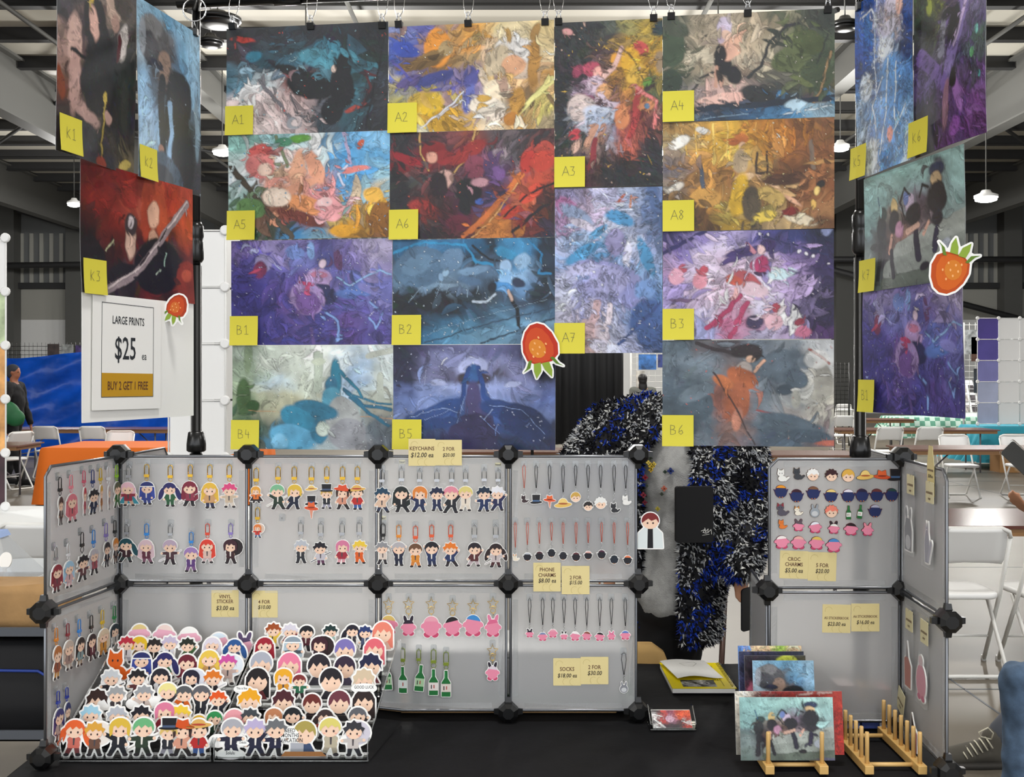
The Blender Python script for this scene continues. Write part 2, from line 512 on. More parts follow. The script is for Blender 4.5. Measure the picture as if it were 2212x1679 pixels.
# ---------------------------------------------------------------- frosted grid panels and their connectors
PIT = 0.3685
ROWZ = [0.757, 0.757 + 0.366, 0.757 + 2 * 0.366]
YL, YR = 3.082, 2.986
LCOL = [-1.1134 + i * 0.3677 for i in range(5)]
LN = [Vector((x, YL)) for x in LCOL]
LNEAR = Vector((-1.170, 2.719)); LBACK = Vector((-1.092, 3.45))
RA, RB, RNEAR, RBACK, RWING = Vector((0.7001, YR)), Vector((1.0690, YR)), Vector((1.0495, 2.621)), Vector((1.097, 3.352)), Vector((0.735, 3.353))
def panel(a, b, r, label, solid=False):
    """frosted sheet in a wire frame between floor points a (left) and b (right), row r"""
    z0, z1 = ROWZ[r], ROWZ[r + 1]
    d = Vector((b.x - a.x, b.y - a.y, 0)); W = d.length; H = z1 - z0
    F = Fr(((a.x + b.x) / 2, (a.y + b.y) / 2, (z0 + z1) / 2), d)
    w, h, c = W / 2 - 0.0062, H / 2 - 0.0062, 0.024
    oct_ = [(w, -h + c), (w, h - c), (w - c, h), (-w + c, h), (-w, h - c), (-w, -h + c), (-w + c, -h), (w - c, -h)]
    t = thing('frosted_screen', label, 'screen', F.o - Vector((0, 0, H / 2)), group='frosted screens on the vendor table')
    sh = MB().flat(F, oct_, -0.0007, 0.0007).build('sheet', 'frost', t)
    MB().tube([F.p(u, v) for u, v in oct_], 0.0042, 6, closed=True).build('wire_frame', 'steel', t)
    mb = MB()
    for (x0, y0, x1, y1) in ((-w + 0.04, h - 0.014, w - 0.04, h - 0.014), (-w + 0.04, -h + 0.014, w - 0.04, -h + 0.014), (-w + 0.014, -h + 0.04, -w + 0.014, h - 0.04), (w - 0.014, -h + 0.04, w - 0.014, h - 0.04)):
        e = 0.007
        mb.flat(F, [(min(x0, x1) - (e if x0 == x1 else 0), min(y0, y1) - (e if y0 == y1 else 0)), (max(x0, x1) + (e if x0 == x1 else 0), min(y0, y1) - (e if y0 == y1 else 0)),
                    (max(x0, x1) + (e if x0 == x1 else 0), max(y0, y1) + (e if y0 == y1 else 0)), (min(x0, x1) - (e if x0 == x1 else 0), max(y0, y1) + (e if y0 == y1 else 0))], 0.0007, 0.0022)
    mb.build('folded_hem', 'hem_film', t)
    return F
def connector(p, r, label, sc=1.0):
    """black octagonal snap connector seen face on, with stub sockets"""
    z = ROWZ[r]
    if r == 0:
        z += 0.004
    t = thing('grid_connector', label, 'connector', (p.x, p.y, z - 0.022), group='black panel connectors')
    R = 0.030 * sc; c = Vector((p.x, p.y, z))
    o8 = lambda rr, y: [c + Vector((rr * math.cos(math.radians(22.5 + 45 * i)), y, rr * math.sin(math.radians(22.5 + 45 * i)) * 0.98)) for i in range(8)]
    mb = MB().rings([o8(R * 0.55, -0.03), o8(R * 0.95, -0.022), o8(R, -0.004), o8(R, 0.004), o8(R * 0.95, 0.022), o8(R * 0.55, 0.03)], smooth=False)
    mb.build('hub', 'black_plastic', t)
    for (dx, dz) in ((1, 0), (-1, 0), (0, 1), (0, -1)):
        if (r == 0 and dz < 0) or (r == 2 and dz > 0):
            continue
        e = 0.0095
        b = c + Vector((dx * 0.041, 0, dz * 0.041))
        MB().rings([[c + Vector((dx * 0.02 + dz * s * e, w, dz * 0.02 + dx * s * e)) for s, w in ((1, -0.009), (1, 0.009), (-1, 0.009), (-1, -0.009))],
                    [b + Vector((dz * s * e * 0.75, w, dx * s * e * 0.75)) for s, w in ((1, -0.006), (1, 0.006), (-1, 0.006), (-1, -0.006))]], smooth=False).build('socket', 'black_plastic', t)
    return t
CN = ['first', 'second', 'third', 'fourth']
PF = {}
FACE = [['frosted panel behind the left sticker tray', 'frosted panel behind the right sticker tray', 'frosted panel with star clip and bottle keychains', 'frosted panel with the socks price note'],
        ['frosted panel of keychains next to the angled side wing', 'frosted panel of keychains with one empty hook', 'frosted panel of keychains under the keychains price note', 'frosted panel of corded phone charms above the phone charms note']]
for r in (0, 1):
    for i in range(4):
        PF['f%d%d' % (i, r)] = panel(LN[i], LN[i + 1], r, FACE[r][i])
    PF['ls%d' % r] = panel(LNEAR, LN[0], r, ('lower', 'upper')[r] + ' frosted side wing panel of keychains beside the sticker trays')
    panel(LBACK, LN[0], r, ('lower', 'upper')[r] + ' empty frosted panel bracing the keychain screen from behind')
    PF['rf%d' % r] = panel(RA, RB, r, ('frosted panel with the stickerbook price notes', 'frosted panel of small croc charms')[r])
    PF['rs%d' % r] = panel(RB, RNEAR, r, ('lower', 'upper')[r] + ' frosted side wing panel hung with air fresheners')
    panel(RBACK, RB, r, ('lower', 'upper')[r] + ' empty frosted panel bracing the croc charm screen from behind')
panel(RWING, RA, 0, 'low frosted wing panel left of the stickerbook notes')
for r in range(3):
    w = ('on the tablecloth', 'at mid height', 'on the top edge')[r]
    for i in range(5):
        connector(LN[i], r, 'black panel connector %s, %s of the keychain screen' % (w, ('corner with side wing', 'behind the left tray column', 'left of the eight keychains', 'beside the phone charms', 'free right end')[i]))
    if r < 2:
        connector(LNEAR, r, 'black panel connector %s, outer end of the keychain side wing' % w, 1.0)
        connector(RNEAR, r, 'black panel connector %s, outer end of the air freshener wing' % w, 1.0)
    connector(RB, r, 'black panel connector %s between croc charms and air fresheners' % w)
    if r < 2:
        connector(RA, r, 'black panel connector %s, left end of the croc charm screen' % w)

# ---------------------------------------------------------------- backdrop stand: two posts, crossbar, two arms
PL, PR = Vector((ax(424, 3.36), 3.36)), Vector((ax(1858, 3.12), 3.12))
BARZ = 2.862
st = thing('backdrop_stand', 'black telescopic backdrop stand carrying all the hanging prints', 'stand', ((PL.x + PR.x) / 2, (PL.y + PR.y) / 2, 0))
for P_ in (PL, PR):
    MB().lathe((P_.x, P_.y, 0.0), [(0.02, TZ + 0.002), (0.02, 1.47), (0.017, 1.47), (0.017, 2.05)], 14).build('post', 'black_metal', st)
    MB().lathe((P_.x, P_.y, 0.0), [(0.013, 2.0), (0.013, BARZ + 0.03)], 14).build('post_extension', 'black_metal', st)
    MB().lathe((P_.x, P_.y, 0.0), [(0.024, 1.475), (0.03, 1.48), (0.03, 1.50), (0.025, 1.535), (0.018, 1.54)], 12).build('base_collar', 'black_plastic', st)
    MB().lathe((P_.x, P_.y, 0.0), [(0.017, 2.06), (0.023, 2.07), (0.023, 2.12), (0.021, 2.125), (0.021, 2.135), (0.023, 2.14), (0.023, 2.17), (0.016, 2.185)], 12).build('lock_collar', 'black_plastic', st)
    MB().lathe((P_.x, P_.y, TZ), [(0.034, 0.002), (0.034, 0.014), (0.028, 0.02), (0.02, 0.05)], 20).build('foot', 'black_metal', st)
d = (PR - PL).normalized()
MB().tube([(PL.x - d.x * 0.06, PL.y - d.y * 0.06, BARZ), (PR.x + d.x * 0.06, PR.y + d.y * 0.06, BARZ)], 0.0155, 12).build('crossbar', 'black_metal', st)
pj = PL + d * 0.25
MB().tube([(pj.x, pj.y, BARZ), ((pj + d * 0.085).x, (pj + d * 0.085).y, BARZ)], 0.0195, 12).build('bar_joint', 'black_plastic', st)
KL0, KL1 = Vector((ax(430, 3.25), 3.25)), Vector((ax(122, 2.57), 2.57))       # far and near end of the left hanging row
KR0, KR1 = Vector((ax(1848, 3.02), 3.02)), Vector((ax(2130, 2.42), 2.42))
for (P_, a, b) in ((PL, KL0, KL1), (PR, KR0, KR1)):
    MB().tube([(P_.x, P_.y, BARZ - 0.02), (a.x, a.y, BARZ - 0.02), (b.x, b.y, BARZ - 0.02)], 0.012, 10).build('side_arm', 'black_metal', st)

# ---------------------------------------------------------------- art prints: abstract painted colour fields
def paint(spec, nx, ny, asp, seed):
    """spec: 'row of colours / row ... ; ops'. asp = width / height. Returns linear rgb (ny, nx, 3)"""
    rng = np.random.default_rng(seed)
    parts = [q.strip() for q in spec.split(';')]
    bg = np.array([[lin(c) for c in row.split()] for row in parts[0].split('/')])
    V, U = np.meshgrid(np.linspace(0, 1, ny), np.linspace(0, 1, nx), indexing='ij')
    def wob(s, amp, k):
        r = np.zeros_like(U)
        for _ in range(k):
            a, b, p = rng.normal(0, s), rng.normal(0, s), rng.uniform(0, 6.28)
            r += np.sin(a * U * asp + b * V + p)
        return amp * r / math.sqrt(k)
    U2 = np.clip(U + wob(9, 0.03, 5) + wob(30, 0.012, 5), 0, 1); V2 = np.clip(V + wob(9, 0.04, 5) + wob(30, 0.014, 5), 0, 1)
    gy, gx = bg.shape[:2]
    fx = np.clip(U2 * gx - 0.5, 0, gx - 1); fy = np.clip(V2 * gy - 0.5, 0, gy - 1)
    x0 = np.minimum(fx.astype(int), gx - 2) if gx > 1 else np.zeros_like(fx, int)
    y0 = np.minimum(fy.astype(int), gy - 2) if gy > 1 else np.zeros_like(fy, int)
    sx = np.clip((fx - x0 - 0.5) * 1.5 + 0.5, 0, 1)[..., None]; sy = np.clip((fy - y0 - 0.5) * 1.5 + 0.5, 0, 1)[..., None]
    x1 = np.minimum(x0 + 1, gx - 1); y1 = np.minimum(y0 + 1, gy - 1)
    im = (bg[y0, x0] * (1 - sx) + bg[y0, x1] * sx) * (1 - sy) + (bg[y1, x0] * (1 - sx) + bg[y1, x1] * sx) * sy
    X, Y = U * asp, V
    xs, ys = X[0], Y[:, 0]
    def stroke(cx, cy, ln, wd, an, col, al):
        R = max(ln, wd) * 1.3
        i0, i1 = np.searchsorted(xs, (cx - R, cx + R)); j0, j1 = np.searchsorted(ys, (cy - R, cy + R))
        if i1 <= i0 or j1 <= j0:
            return
        dx, dy = X[j0:j1, i0:i1] - cx, Y[j0:j1, i0:i1] - cy
        c, s = math.cos(an), math.sin(an)
        a, b = (dx * c + dy * s) / ln, (dy * c - dx * s) / wd
        m = np.clip((1.0 - np.sqrt(a * a + b * b)) * 4, 0, 1)[..., None] * al
        im[j0:j1, i0:i1] = im[j0:j1, i0:i1] * (1 - m) + np.array(col) * m
    def brush(n, ln, wd, al, var):
        ph = rng.uniform(0, 6.28)
        for _ in range(n):
            u, v = rng.uniform(0, asp), rng.uniform(0, 1)
            i = min(nx - 1, int(u / asp * nx)); j = min(ny - 1, int(v * ny))
            col = np.clip(im[j, i] * rng.uniform(1 - var, 1 + var * 1.3) + rng.normal(0, 0.02 * var, 3), 0, 0.95)
            stroke(u, v, ln * rng.uniform(0.5, 1.5), wd * rng.uniform(0.5, 1.5), ph + 1.6 * math.sin(2.2 * u + ph) + 1.3 * math.cos(3 * v), col, al)
    def shards(n, s0, s1, jump, var, line):
        # petal and splinter shapes in colours borrowed from nearby, with drawn edges
        ph = rng.uniform(0, 6.28)
        for _ in range(n):
            u, v = rng.uniform(0, asp), rng.uniform(0, 1)
            i = min(nx - 1, max(0, int((u + rng.normal(0, jump)) / asp * nx))); j = min(ny - 1, max(0, int((v + rng.normal(0, jump)) * ny)))
            col = np.clip(im[j, i] * rng.uniform(1 - var, 1 + var * 1.4), 0, 0.93)
            ln = rng.uniform(s0, s1); wd = ln * rng.uniform(0.12, 0.42); bend = rng.normal(0, 0.5)
            an = ph + 1.5 * math.sin(2.4 * u + ph) + 1.2 * math.cos(3.1 * v) + rng.normal(0, 0.5)
            R = ln * 1.15
            i0, i1 = np.searchsorted(xs, (u - R, u + R)); j0, j1 = np.searchsorted(ys, (v - R, v + R))
            if i1 <= i0 or j1 <= j0:
                continue
            dx, dy = X[j0:j1, i0:i1] - u, Y[j0:j1, i0:i1] - v
            c, s = math.cos(an), math.sin(an)
            a = (dx * c + dy * s) / ln; b = (dy * c - dx * s) / ln - bend * (a * a - 0.3)
            e = wd / ln * np.clip(1 - a * a, 0, 1) - np.abs(b)
            m = np.clip(e * ln * 260, 0, 1) * (np.abs(a) < 1)
            sh_ = 1 + 0.35 * np.sign(b) * (0.5 - 0.5 * np.abs(a))
            m = m[..., None] * 0.92
            blk = im[j0:j1, i0:i1]
            blk = blk * (1 - m) + np.clip(col * sh_[..., None], 0, 0.95) * m
            if line:
                ed = np.clip(1 - np.abs(e) * ln * 190, 0, 1)[..., None] * (np.abs(a) < 1)[..., None] * line
                blk = blk * (1 - ed)
            im[j0:j1, i0:i1] = blk
    brush(140, 0.08, 0.022, 0.6, 0.28)
    sz = min(1.0, asp / 1.45); kn = (0.22 if '~' in spec else 1.0) / sz
    shards(int(150 * kn), 0.05 * sz, 0.16 * sz, 0.10 * sz, 0.30, 0.35)
    wx, wy = wob(26, 0.006, 4), wob(26, 0.006, 4)
    for op in parts[1:]:
        t = op.split()
        if not t or t[0] == '~':
            continue
        if t[0] == 'e':
            cx, cy, rx, ry, an = [float(q) for q in t[1:6]]; an = math.radians(an)
            dx, dy = X + wx - cx * asp, Y + wy - cy
            a = (dx * math.cos(an) + dy * math.sin(an)) / (rx * asp); b = (dy * math.cos(an) - dx * math.sin(an)) / ry
            q = np.sqrt(a * a + b * b)
            m = np.clip((1 - q) * max(4, 60 * min(rx * asp, ry)), 0, 1)[..., None] * (float(t[7]) if len(t) > 7 else 1.0)
            im = im * (1 - m) + np.array(lin(t[6])) * m
        elif t[0] == 'l':
            w = float(t[-2]); col = np.array(lin(t[-1])); pts = [tuple(float(z) for z in q.split(',')) for q in t[1:-2]]
            D = np.full_like(X, 9.0)
            for (p, q) in zip(pts[:-1], pts[1:]):
                px, py, qx, qy = p[0] * asp, p[1], q[0] * asp, q[1]
                ex, ey = qx - px, qy - py; L = ex * ex + ey * ey + 1e-9
                h = np.clip(((X + wx - px) * ex + (Y + wy - py) * ey) / L, 0, 1)
                D = np.minimum(D, np.hypot(X + wx - px - h * ex, Y + wy - py - h * ey))
            m = np.clip((w - D) * 150, 0, 1)[..., None]
            im = im * (1 - m) + col * m
        elif t[0] == 'd':            # speckles: count colour
            for _ in range(int(t[1])):
                stroke(rng.uniform(0, asp), rng.uniform(0, 1), 0.008 * rng.uniform(0.4, 1.5), 0.005 * rng.uniform(0.5, 1.5), rng.uniform(0, 3), lin(t[2]), 0.9)
    shards(int(190 * kn), 0.02 * sz, 0.075 * sz, 0.035 * sz, 0.38, 0.45)
    brush(420, 0.014, 0.0045, 0.7, 0.42)
    brush(260, 0.03, 0.003, 0.6, 0.55)
    brush(900, 0.011, 0.0028, 0.55, 0.6)
    im = im * (1 + 0.14 * wob(14, 1.0, 4)[..., None] + 0.08 * wob(38, 1.0, 5)[..., None])
    lum = im.mean(-1); gy_, gx_ = np.gradient(np.sqrt(np.clip(lum, 0, 1)))
    im = im * (1 - 0.3 * np.clip(np.hypot(gx_, gy_) * 9 - 0.25, 0, 1)[..., None])      # drawn contour lines
    return np.clip(im, 0.004, 0.92)

def art_print(name, F, w, h, spec, seed, label, group='large art prints', curl=0.004, n=205, cat='poster', parent=None):
    """printed sheet centred in frame F, painted through vertex colours"""
    asp = w / h
    nx = int(n * math.sqrt(asp / 1.5) * 1.0) + 1; ny = int(nx / asp) + 1
    im = paint(spec, nx, ny, asp, seed)
    us = np.linspace(-w / 2, w / 2, nx); vs_ = np.linspace(h / 2, -h / 2, ny)
    V, U = np.meshgrid(vs_, us, indexing='ij')
    N = curl * (np.sin(U / w * 5 + seed) * 0.5 + np.sin(V / h * 4 + seed * 2) * 0.5) * (0.5 - V / h)
    base = F.o - F.v * (h / 2)
    o3, u3, v3, n3 = [np.array(q) for q in (F.o - base, F.u, F.v, F.n)]
    P = o3 + U[..., None] * u3 + V[..., None] * v3 + N[..., None] * n3
    B = P - n3 * 0.0016
    verts = np.concatenate([P.reshape(-1, 3), B.reshape(-1, 3)])
    idx = np.arange(nx * ny).reshape(ny, nx); K = nx * ny
    fr = np.stack([idx[:-1, :-1], idx[1:, :-1], idx[1:, 1:], idx[:-1, 1:]], -1).reshape(-1, 4)
    ci = np.unique(np.linspace(0, nx - 1, 13).astype(int)); cj = np.unique(np.linspace(0, ny - 1, 9).astype(int))
    sb = idx[np.ix_(cj, ci)] + K
    bk = np.stack([sb[:-1, :-1], sb[:-1, 1:], sb[1:, 1:], sb[1:, :-1]], -1).reshape(-1, 4)
    faces = np.concatenate([fr, bk])
    me = bpy.data.meshes.new(name)
    me.from_pydata(verts.tolist(), [], faces.tolist())
    at_ = me.color_attributes.new('Col', 'FLOAT_COLOR', 'POINT')
    c4 = np.ones((2 * K, 4), np.float32); c4[:K, :3] = im.reshape(-1, 3); c4[K:, :3] = 0.8
    at_.data.foreach_set('color', c4.ravel())
    me.materials.append(M('print')); me.polygons.foreach_set('use_smooth', [True] * len(me.polygons)); me.update()
    o = bpy.data.objects.new(name, me); COL.objects.link(o)
    if parent is None:
        o.location = base
        return tag(o, label, cat, group)
    o.parent = parent; q = parent; b2 = Vector(base)
    while q is not None:
        b2 = b2 - q.location; q = q.parent
    o.location = b2
    return o
WX0, WX1 = Vector((ax(490, 3.28), 3.28, 0)), Vector((ax(1803, 3.03), 3.03, 0))
WALL = Fr((WX0.x, WX0.y, CAMZ), WX1 - WX0)
ART = {}
ART['A1'] = '''1b1e24 23262b 1f2228 24262c 22242a 1c1e23/2b2528 2c4450 33586a 3a7d92 2f5f70 202428/5d7f90 b9c4c8 7a5552 3c3236 3a7080 26292e/e3cfcd e9d8d6 c7aeac 4c4a50 37606e 26272c/e8d0ce ead9d6 b9a7a6 2f3a42 30505c 22242a
;e .10 .11 .09 .03 8 a83228;e .17 .27 .06 .06 -10 2e6f86;e .62 .32 .2 .1 10 4f93a6 .7;e .5 .5 .17 .07 22 b03c34;e .46 .45 .2 .06 20 15171b;e .52 .56 .16 .13 15 16181c;e .73 .42 .055 .2 4 14161a;e .72 .6 .08 .2 -4 15161b;e .66 .8 .07 .14 10 17181d;e .67 .42 .02 .04 0 d8bfb2;e .8 .78 .08 .03 -20 a4453c;l .98,.15 .86,.98 .012 17181c;l .93,.2 .8,.98 .006 17181c;l .84,.78 .9,.6 .86,.45 .92,.5 .014 4a2227;l .2,.5 .32,.7 .42,.9 .02 6d6a70;e .42 .9 .05 .07 0 8d9096;e .43 .9 .03 .04 0 c7b9b8;l .4,.62 .45,.82 .5,.9 .008 3a4148;e .12 .4 .05 .04 0 9fc2d6;d 60 9cc4cf;d 25 b84a40'''
ART['A5'] = '''8fbcb4 6aa596 a8d2d8 d6e6ea 5fa0cf 7fb6dc/d5e6e6 d9857a e6dcd8 c9dfe8 4d97cc 63a8d8/dfeaf0 e0a090 dda080 b58a8a 4a90c8 8fb8c8/9bb8b4 a5705c d39a7a d88f90 5f9fc8 d9a43c/4d6a4c 5d4438 7c4438 c98a90 8fa070 b8791f/3a5a44 3a4038 3f7fb0 6f93a8 c98f20 6a4526
;e .2 .16 .09 .08 -12 c9605c;e .2 .3 .1 .12 0 d9837f;e .23 .33 .05 .07 0 f0d2c0;e .43 .33 .05 .2 12 e2a98a;e .54 .32 .05 .2 -22 dd9d80;e .45 .5 .15 .05 -18 e0a184;e .5 .68 .16 .09 18 d8905e;e .3 .6 .1 .1 0 ecd8c6;e .63 .72 .1 .12 20 e6a0a4;e .6 .66 .05 .06 0 f0c8c8;e .45 .8 .2 .06 18 6d3830;l .02,.3 .22,.7 .4,.98 .03 4e463c;l .3,.02 .37,.3 .018 7c8768;l .72,0 .76,.3 .02 ad9fc0;e .78 .36 .11 .035 -6 d98078;l .72,.5 .68,.4 .74,.32 .014 cfd3ea;e .9 .6 .07 .08 20 dcaa48;e .95 .82 .1 .16 0 8a5a20;e .72 .93 .1 .07 0 d69a26;e .14 .7 .1 .1 10 5d8050;e .45 .05 .08 .05 0 5f9a3e;e .35 .08 .06 .05 0 4f8a6c;e .82 .12 .02 .06 30 c55a3a;d 50 f2f5f6;d 25 4aa0d0'''
ART['B1'] = '''6f61a0 8f86b8 7d74b0 4c4a86 8378ab a59cbc/4a4389 5a5598 6a6fae 5c5a98 6a5f9c 8a82b0/3c377f 423d86 5c4d92 5c5aa0 5a68ac 6a6db0/38347a 3c3880 6a4d8e 53519a 57549a 6a6cae/3a357c 403b82 57488a 4a468e 5a4488 5f5c9e/322f70 37337a 4a3f80 403c80 4a3c7c 4c4688
;e .6 .2 .07 .1 0 4d4f8e;e .67 .2 .03 .12 -10 5b3a62;e .57 .23 .03 .05 0 d9c2d4;e .55 .38 .09 .12 20 a98fbe;e .57 .52 .11 .1 15 282a52;e .48 .56 .12 .16 30 9d85b8;e .48 .6 .09 .12 30 6c4f8e;e .47 .42 .06 .025 10 b5456c;e .48 .48 .02 .05 -10 b04a70;e .55 .33 .06 .04 10 b0708c;l .66,.36 .74,.44 .82,.38 .92,.3 .99,.34 .012 8fb4e0;e .78 .5 .14 .07 -5 5874b8;e .87 .48 .09 .05 20 7f7fc0;l .86,.6 .94,.7 .9,.85 .86,.74 .014 7d9ad4;l .6,.7 .67,.78 .67,.95 .016 7fa0dc;e .2 .22 .06 .1 20 8f8ab4;e .18 .28 .05 .1 0 6e2f50;e .15 .3 .05 .02 -20 a8415f;l .25,.2 .32,.28 .01 aab4dc;e .4 .12 .07 .08 20 6c83c0;e .5 .1 .03 .1 0 7fa2d6;e .15 .1 .03 .03 0 aeb4de;l .5,.85 .52,.99 .02 5c4a86;d 120 c6c4e6;d 40 8f9ad4'''
ART['B4'] = '''9aa79a c3cdc2 cdd5cb d5dcd6 bfd0dc cfd8da/8fa08c c9d2c8 c6cfc4 d6dcd8 a9c2dc c0cccc/98aa94 b9cbd4 bfc8ba c4ccc4 9fbcdc bfc8c4/8fa083 b4b7a0 a9a990 bcc2b8 a5b4b8 a9afa4/5f7458 a3a48c a8a68e 6d8f98 8ea0a0 8c8c82/37503c 4f5a54 3f6f84 4f7f94 8f969a 5a646c/46564c 4a7d96 6aa6c4 9aa8ac 9c9ca0 5d646c
;e .1 .1 .03 .2 4 7d8f74;e .07 .5 .05 .2 0 46603c;e .13 .58 .05 .06 0 31502c;l .54,.1 .54,.42 .05 a9b4a6;e .54 .16 .05 .04 0 b9c2b0;l .92,.3 .92,.5 .04 a9b0a6;l .85,.1 1,.04 .03 b9beb4;l .1,.62 .5,.66 1,.7 .006 b58a62;e .65 .3 .04 .2 -4 2a7690;e .62 .38 .04 .1 6 2d6480;l .68,.25 .78,.42 .81,.5 .018 2a7590;l .7,.42 .82,.58 .99,.62 .02 245f7c;l .74,.5 .86,.66 .99,.78 .02 28647f;l .72,.46 .9,.56 .99,.56 .014 2a6a86;e .62 .52 .06 .14 10 4f93ac;e .7 .75 .11 .28 -12 9ea2a2;e .72 .85 .12 .16 -8 8a8c92;e .52 .62 .16 .09 10 2a6c88;e .42 .72 .14 .12 30 2f7c9a;e .38 .88 .16 .12 10 5aa0c4;e .55 .82 .06 .14 0 2f6f8c;e .57 .8 .05 .08 0 b8c4ba;e .3 .93 .06 .08 0 79b6d6;d 70 dfe8ea'''
ART['A2'] = '''7d86b4 4f5290 b08a55 dda24e c9b88a c8b892 d8c08a/3a4c98 555aa0 9a7a4e d8903a c9b89a d8d4c8 c8b488/4a5aa0 8a6a3a 7a5e3a b99a6a c9b8a8 c49a7a cfb890/bcae7a 5a5a90 5d5486 8a7aa0 c8a458 c9a070 b8894a/9a9a8a 8d8a5a 7a70a0 5a62a4 e0ceb0 a07a50 b89a6a/b5a83a d8b01f c89a2f 8a88b0 e3d8c4 7a6a5a c9bc6a/c0c0b0 c8a020 b0862a c9a25a e0d2bc b98a40 9a8a6a
;e .3 .22 .09 .2 0 d78c34;e .26 .3 .14 .06 -14 7a6038;e .18 .36 .16 .06 -8 6a5230;e .35 .22 .05 .08 10 a08a62;e .28 .5 .16 .06 -16 3c427e;e .1 .22 .1 .08 20 33479a;e .12 .52 .1 .05 -25 5a4f84;l .02,.3 .2,.62 .4,.6 .55,.45 .018 54509a;l .2,.95 .36,.78 .5,.58 .01 e6e8f2;l .3,.86 .48,.68 .008 e0e4f0;e .5 .5 .05 .12 8 4b4c8c;e .49 .7 .04 .16 10 5c64a8;e .76 .28 .13 .15 0 d8d4d0;e .66 .35 .06 .18 30 bfae92;e .76 .4 .08 .1 0 cf9c78;e .88 .4 .04 .28 4 a5793a;e .73 .12 .02 .08 -10 a8854a;e .89 .1 .03 .1 20 9c7842;e .66 .62 .09 .1 0 ead9bc;e .6 .78 .12 .1 10 e8dccb;e .58 .7 .05 .04 0 c29a48;l .78,.86 .9,.68 .99,.55 .03 d5cf86;e .78 .75 .05 .16 10 b5863c;e .7 .6 .03 .1 0 a88a78;e .67 .88 .06 .06 0 ecdccc;e .74 .9 .05 .07 0 a8702e;e .54 .12 .03 .05 0 8f7a4a;e .23 .72 .12 .12 0 d2ab22 .7;d 50 f0ead8'''
ART['A6'] = '''2c2e33 3a2a2e 6a3a3c 7a3f36 54474a 3a3a3e 5f3c3c/8a2a30 6a1f28 7a2f34 5f2a34 6b5c66 4f4a50 a03f34/2a2426 8c3330 4f2c34 5d3a4c 5a4470 8a6a70 a84638/26262a 4a4a4c 3a2c30 5d3244 48324c 8d4038 b84a34/202024 5f2a28 3c2428 402430 3c3c6a b86038 4a2420/1e1e22 7a2c26 3a1c22 4a2030 7f4a38 a83428 2c2024/28242a 201c22 26181e 4a2228 c07838 5f2824 24263a
;l .19,.0 .19,.2 .24,.36 .013 c8a060;l .52,.0 .5,.2 .4,.38 .013 c8a060;e .27 .18 .08 .1 0 7a2224;e .33 .24 .06 .08 20 86282a;e .26 .24 .04 .06 0 d39a86;e .1 .25 .12 .05 24 8a1f28;e .06 .32 .08 .04 20 6d1a22;e .2 .7 .1 .07 10 a03430;e .48 .2 .14 .08 -30 8a2c2a;e .34 .44 .06 .1 20 c09a90;e .3 .5 .06 .14 0 241a1e;e .48 .56 .09 .12 15 19171a;e .46 .7 .04 .1 -15 1a1a1e;e .55 .48 .06 .05 0 b98a94;e .52 .34 .07 .12 20 7a3a4c;e .62 .3 .05 .12 10 4a3458;e .66 .4 .05 .08 0 6a4a80;e .68 .2 .06 .05 0 8f8088;l .45,.98 .6,.78 .8,.42 .03 c06a34;l .5,.99 .64,.8 .78,.5 .01 e0a868;l .8,.35 .86,.1 .92,.02 .02 5c3a3a;e .84 .3 .05 .12 20 b3352c;e .93 .3 .08 .1 -30 b84030;e .86 .6 .1 .07 -40 c04632;e .73 .76 .07 .07 -30 b83c2a;l .7,.8 .85,.6 1,.5 .012 1d1a1e;l .75,.95 .9,.75 1,.66 .016 201c20;e .55 .66 .03 .03 0 3f5ca8;e .42 .86 .08 .08 0 5c2030;d 50 d2604a;d 25 23202a'''
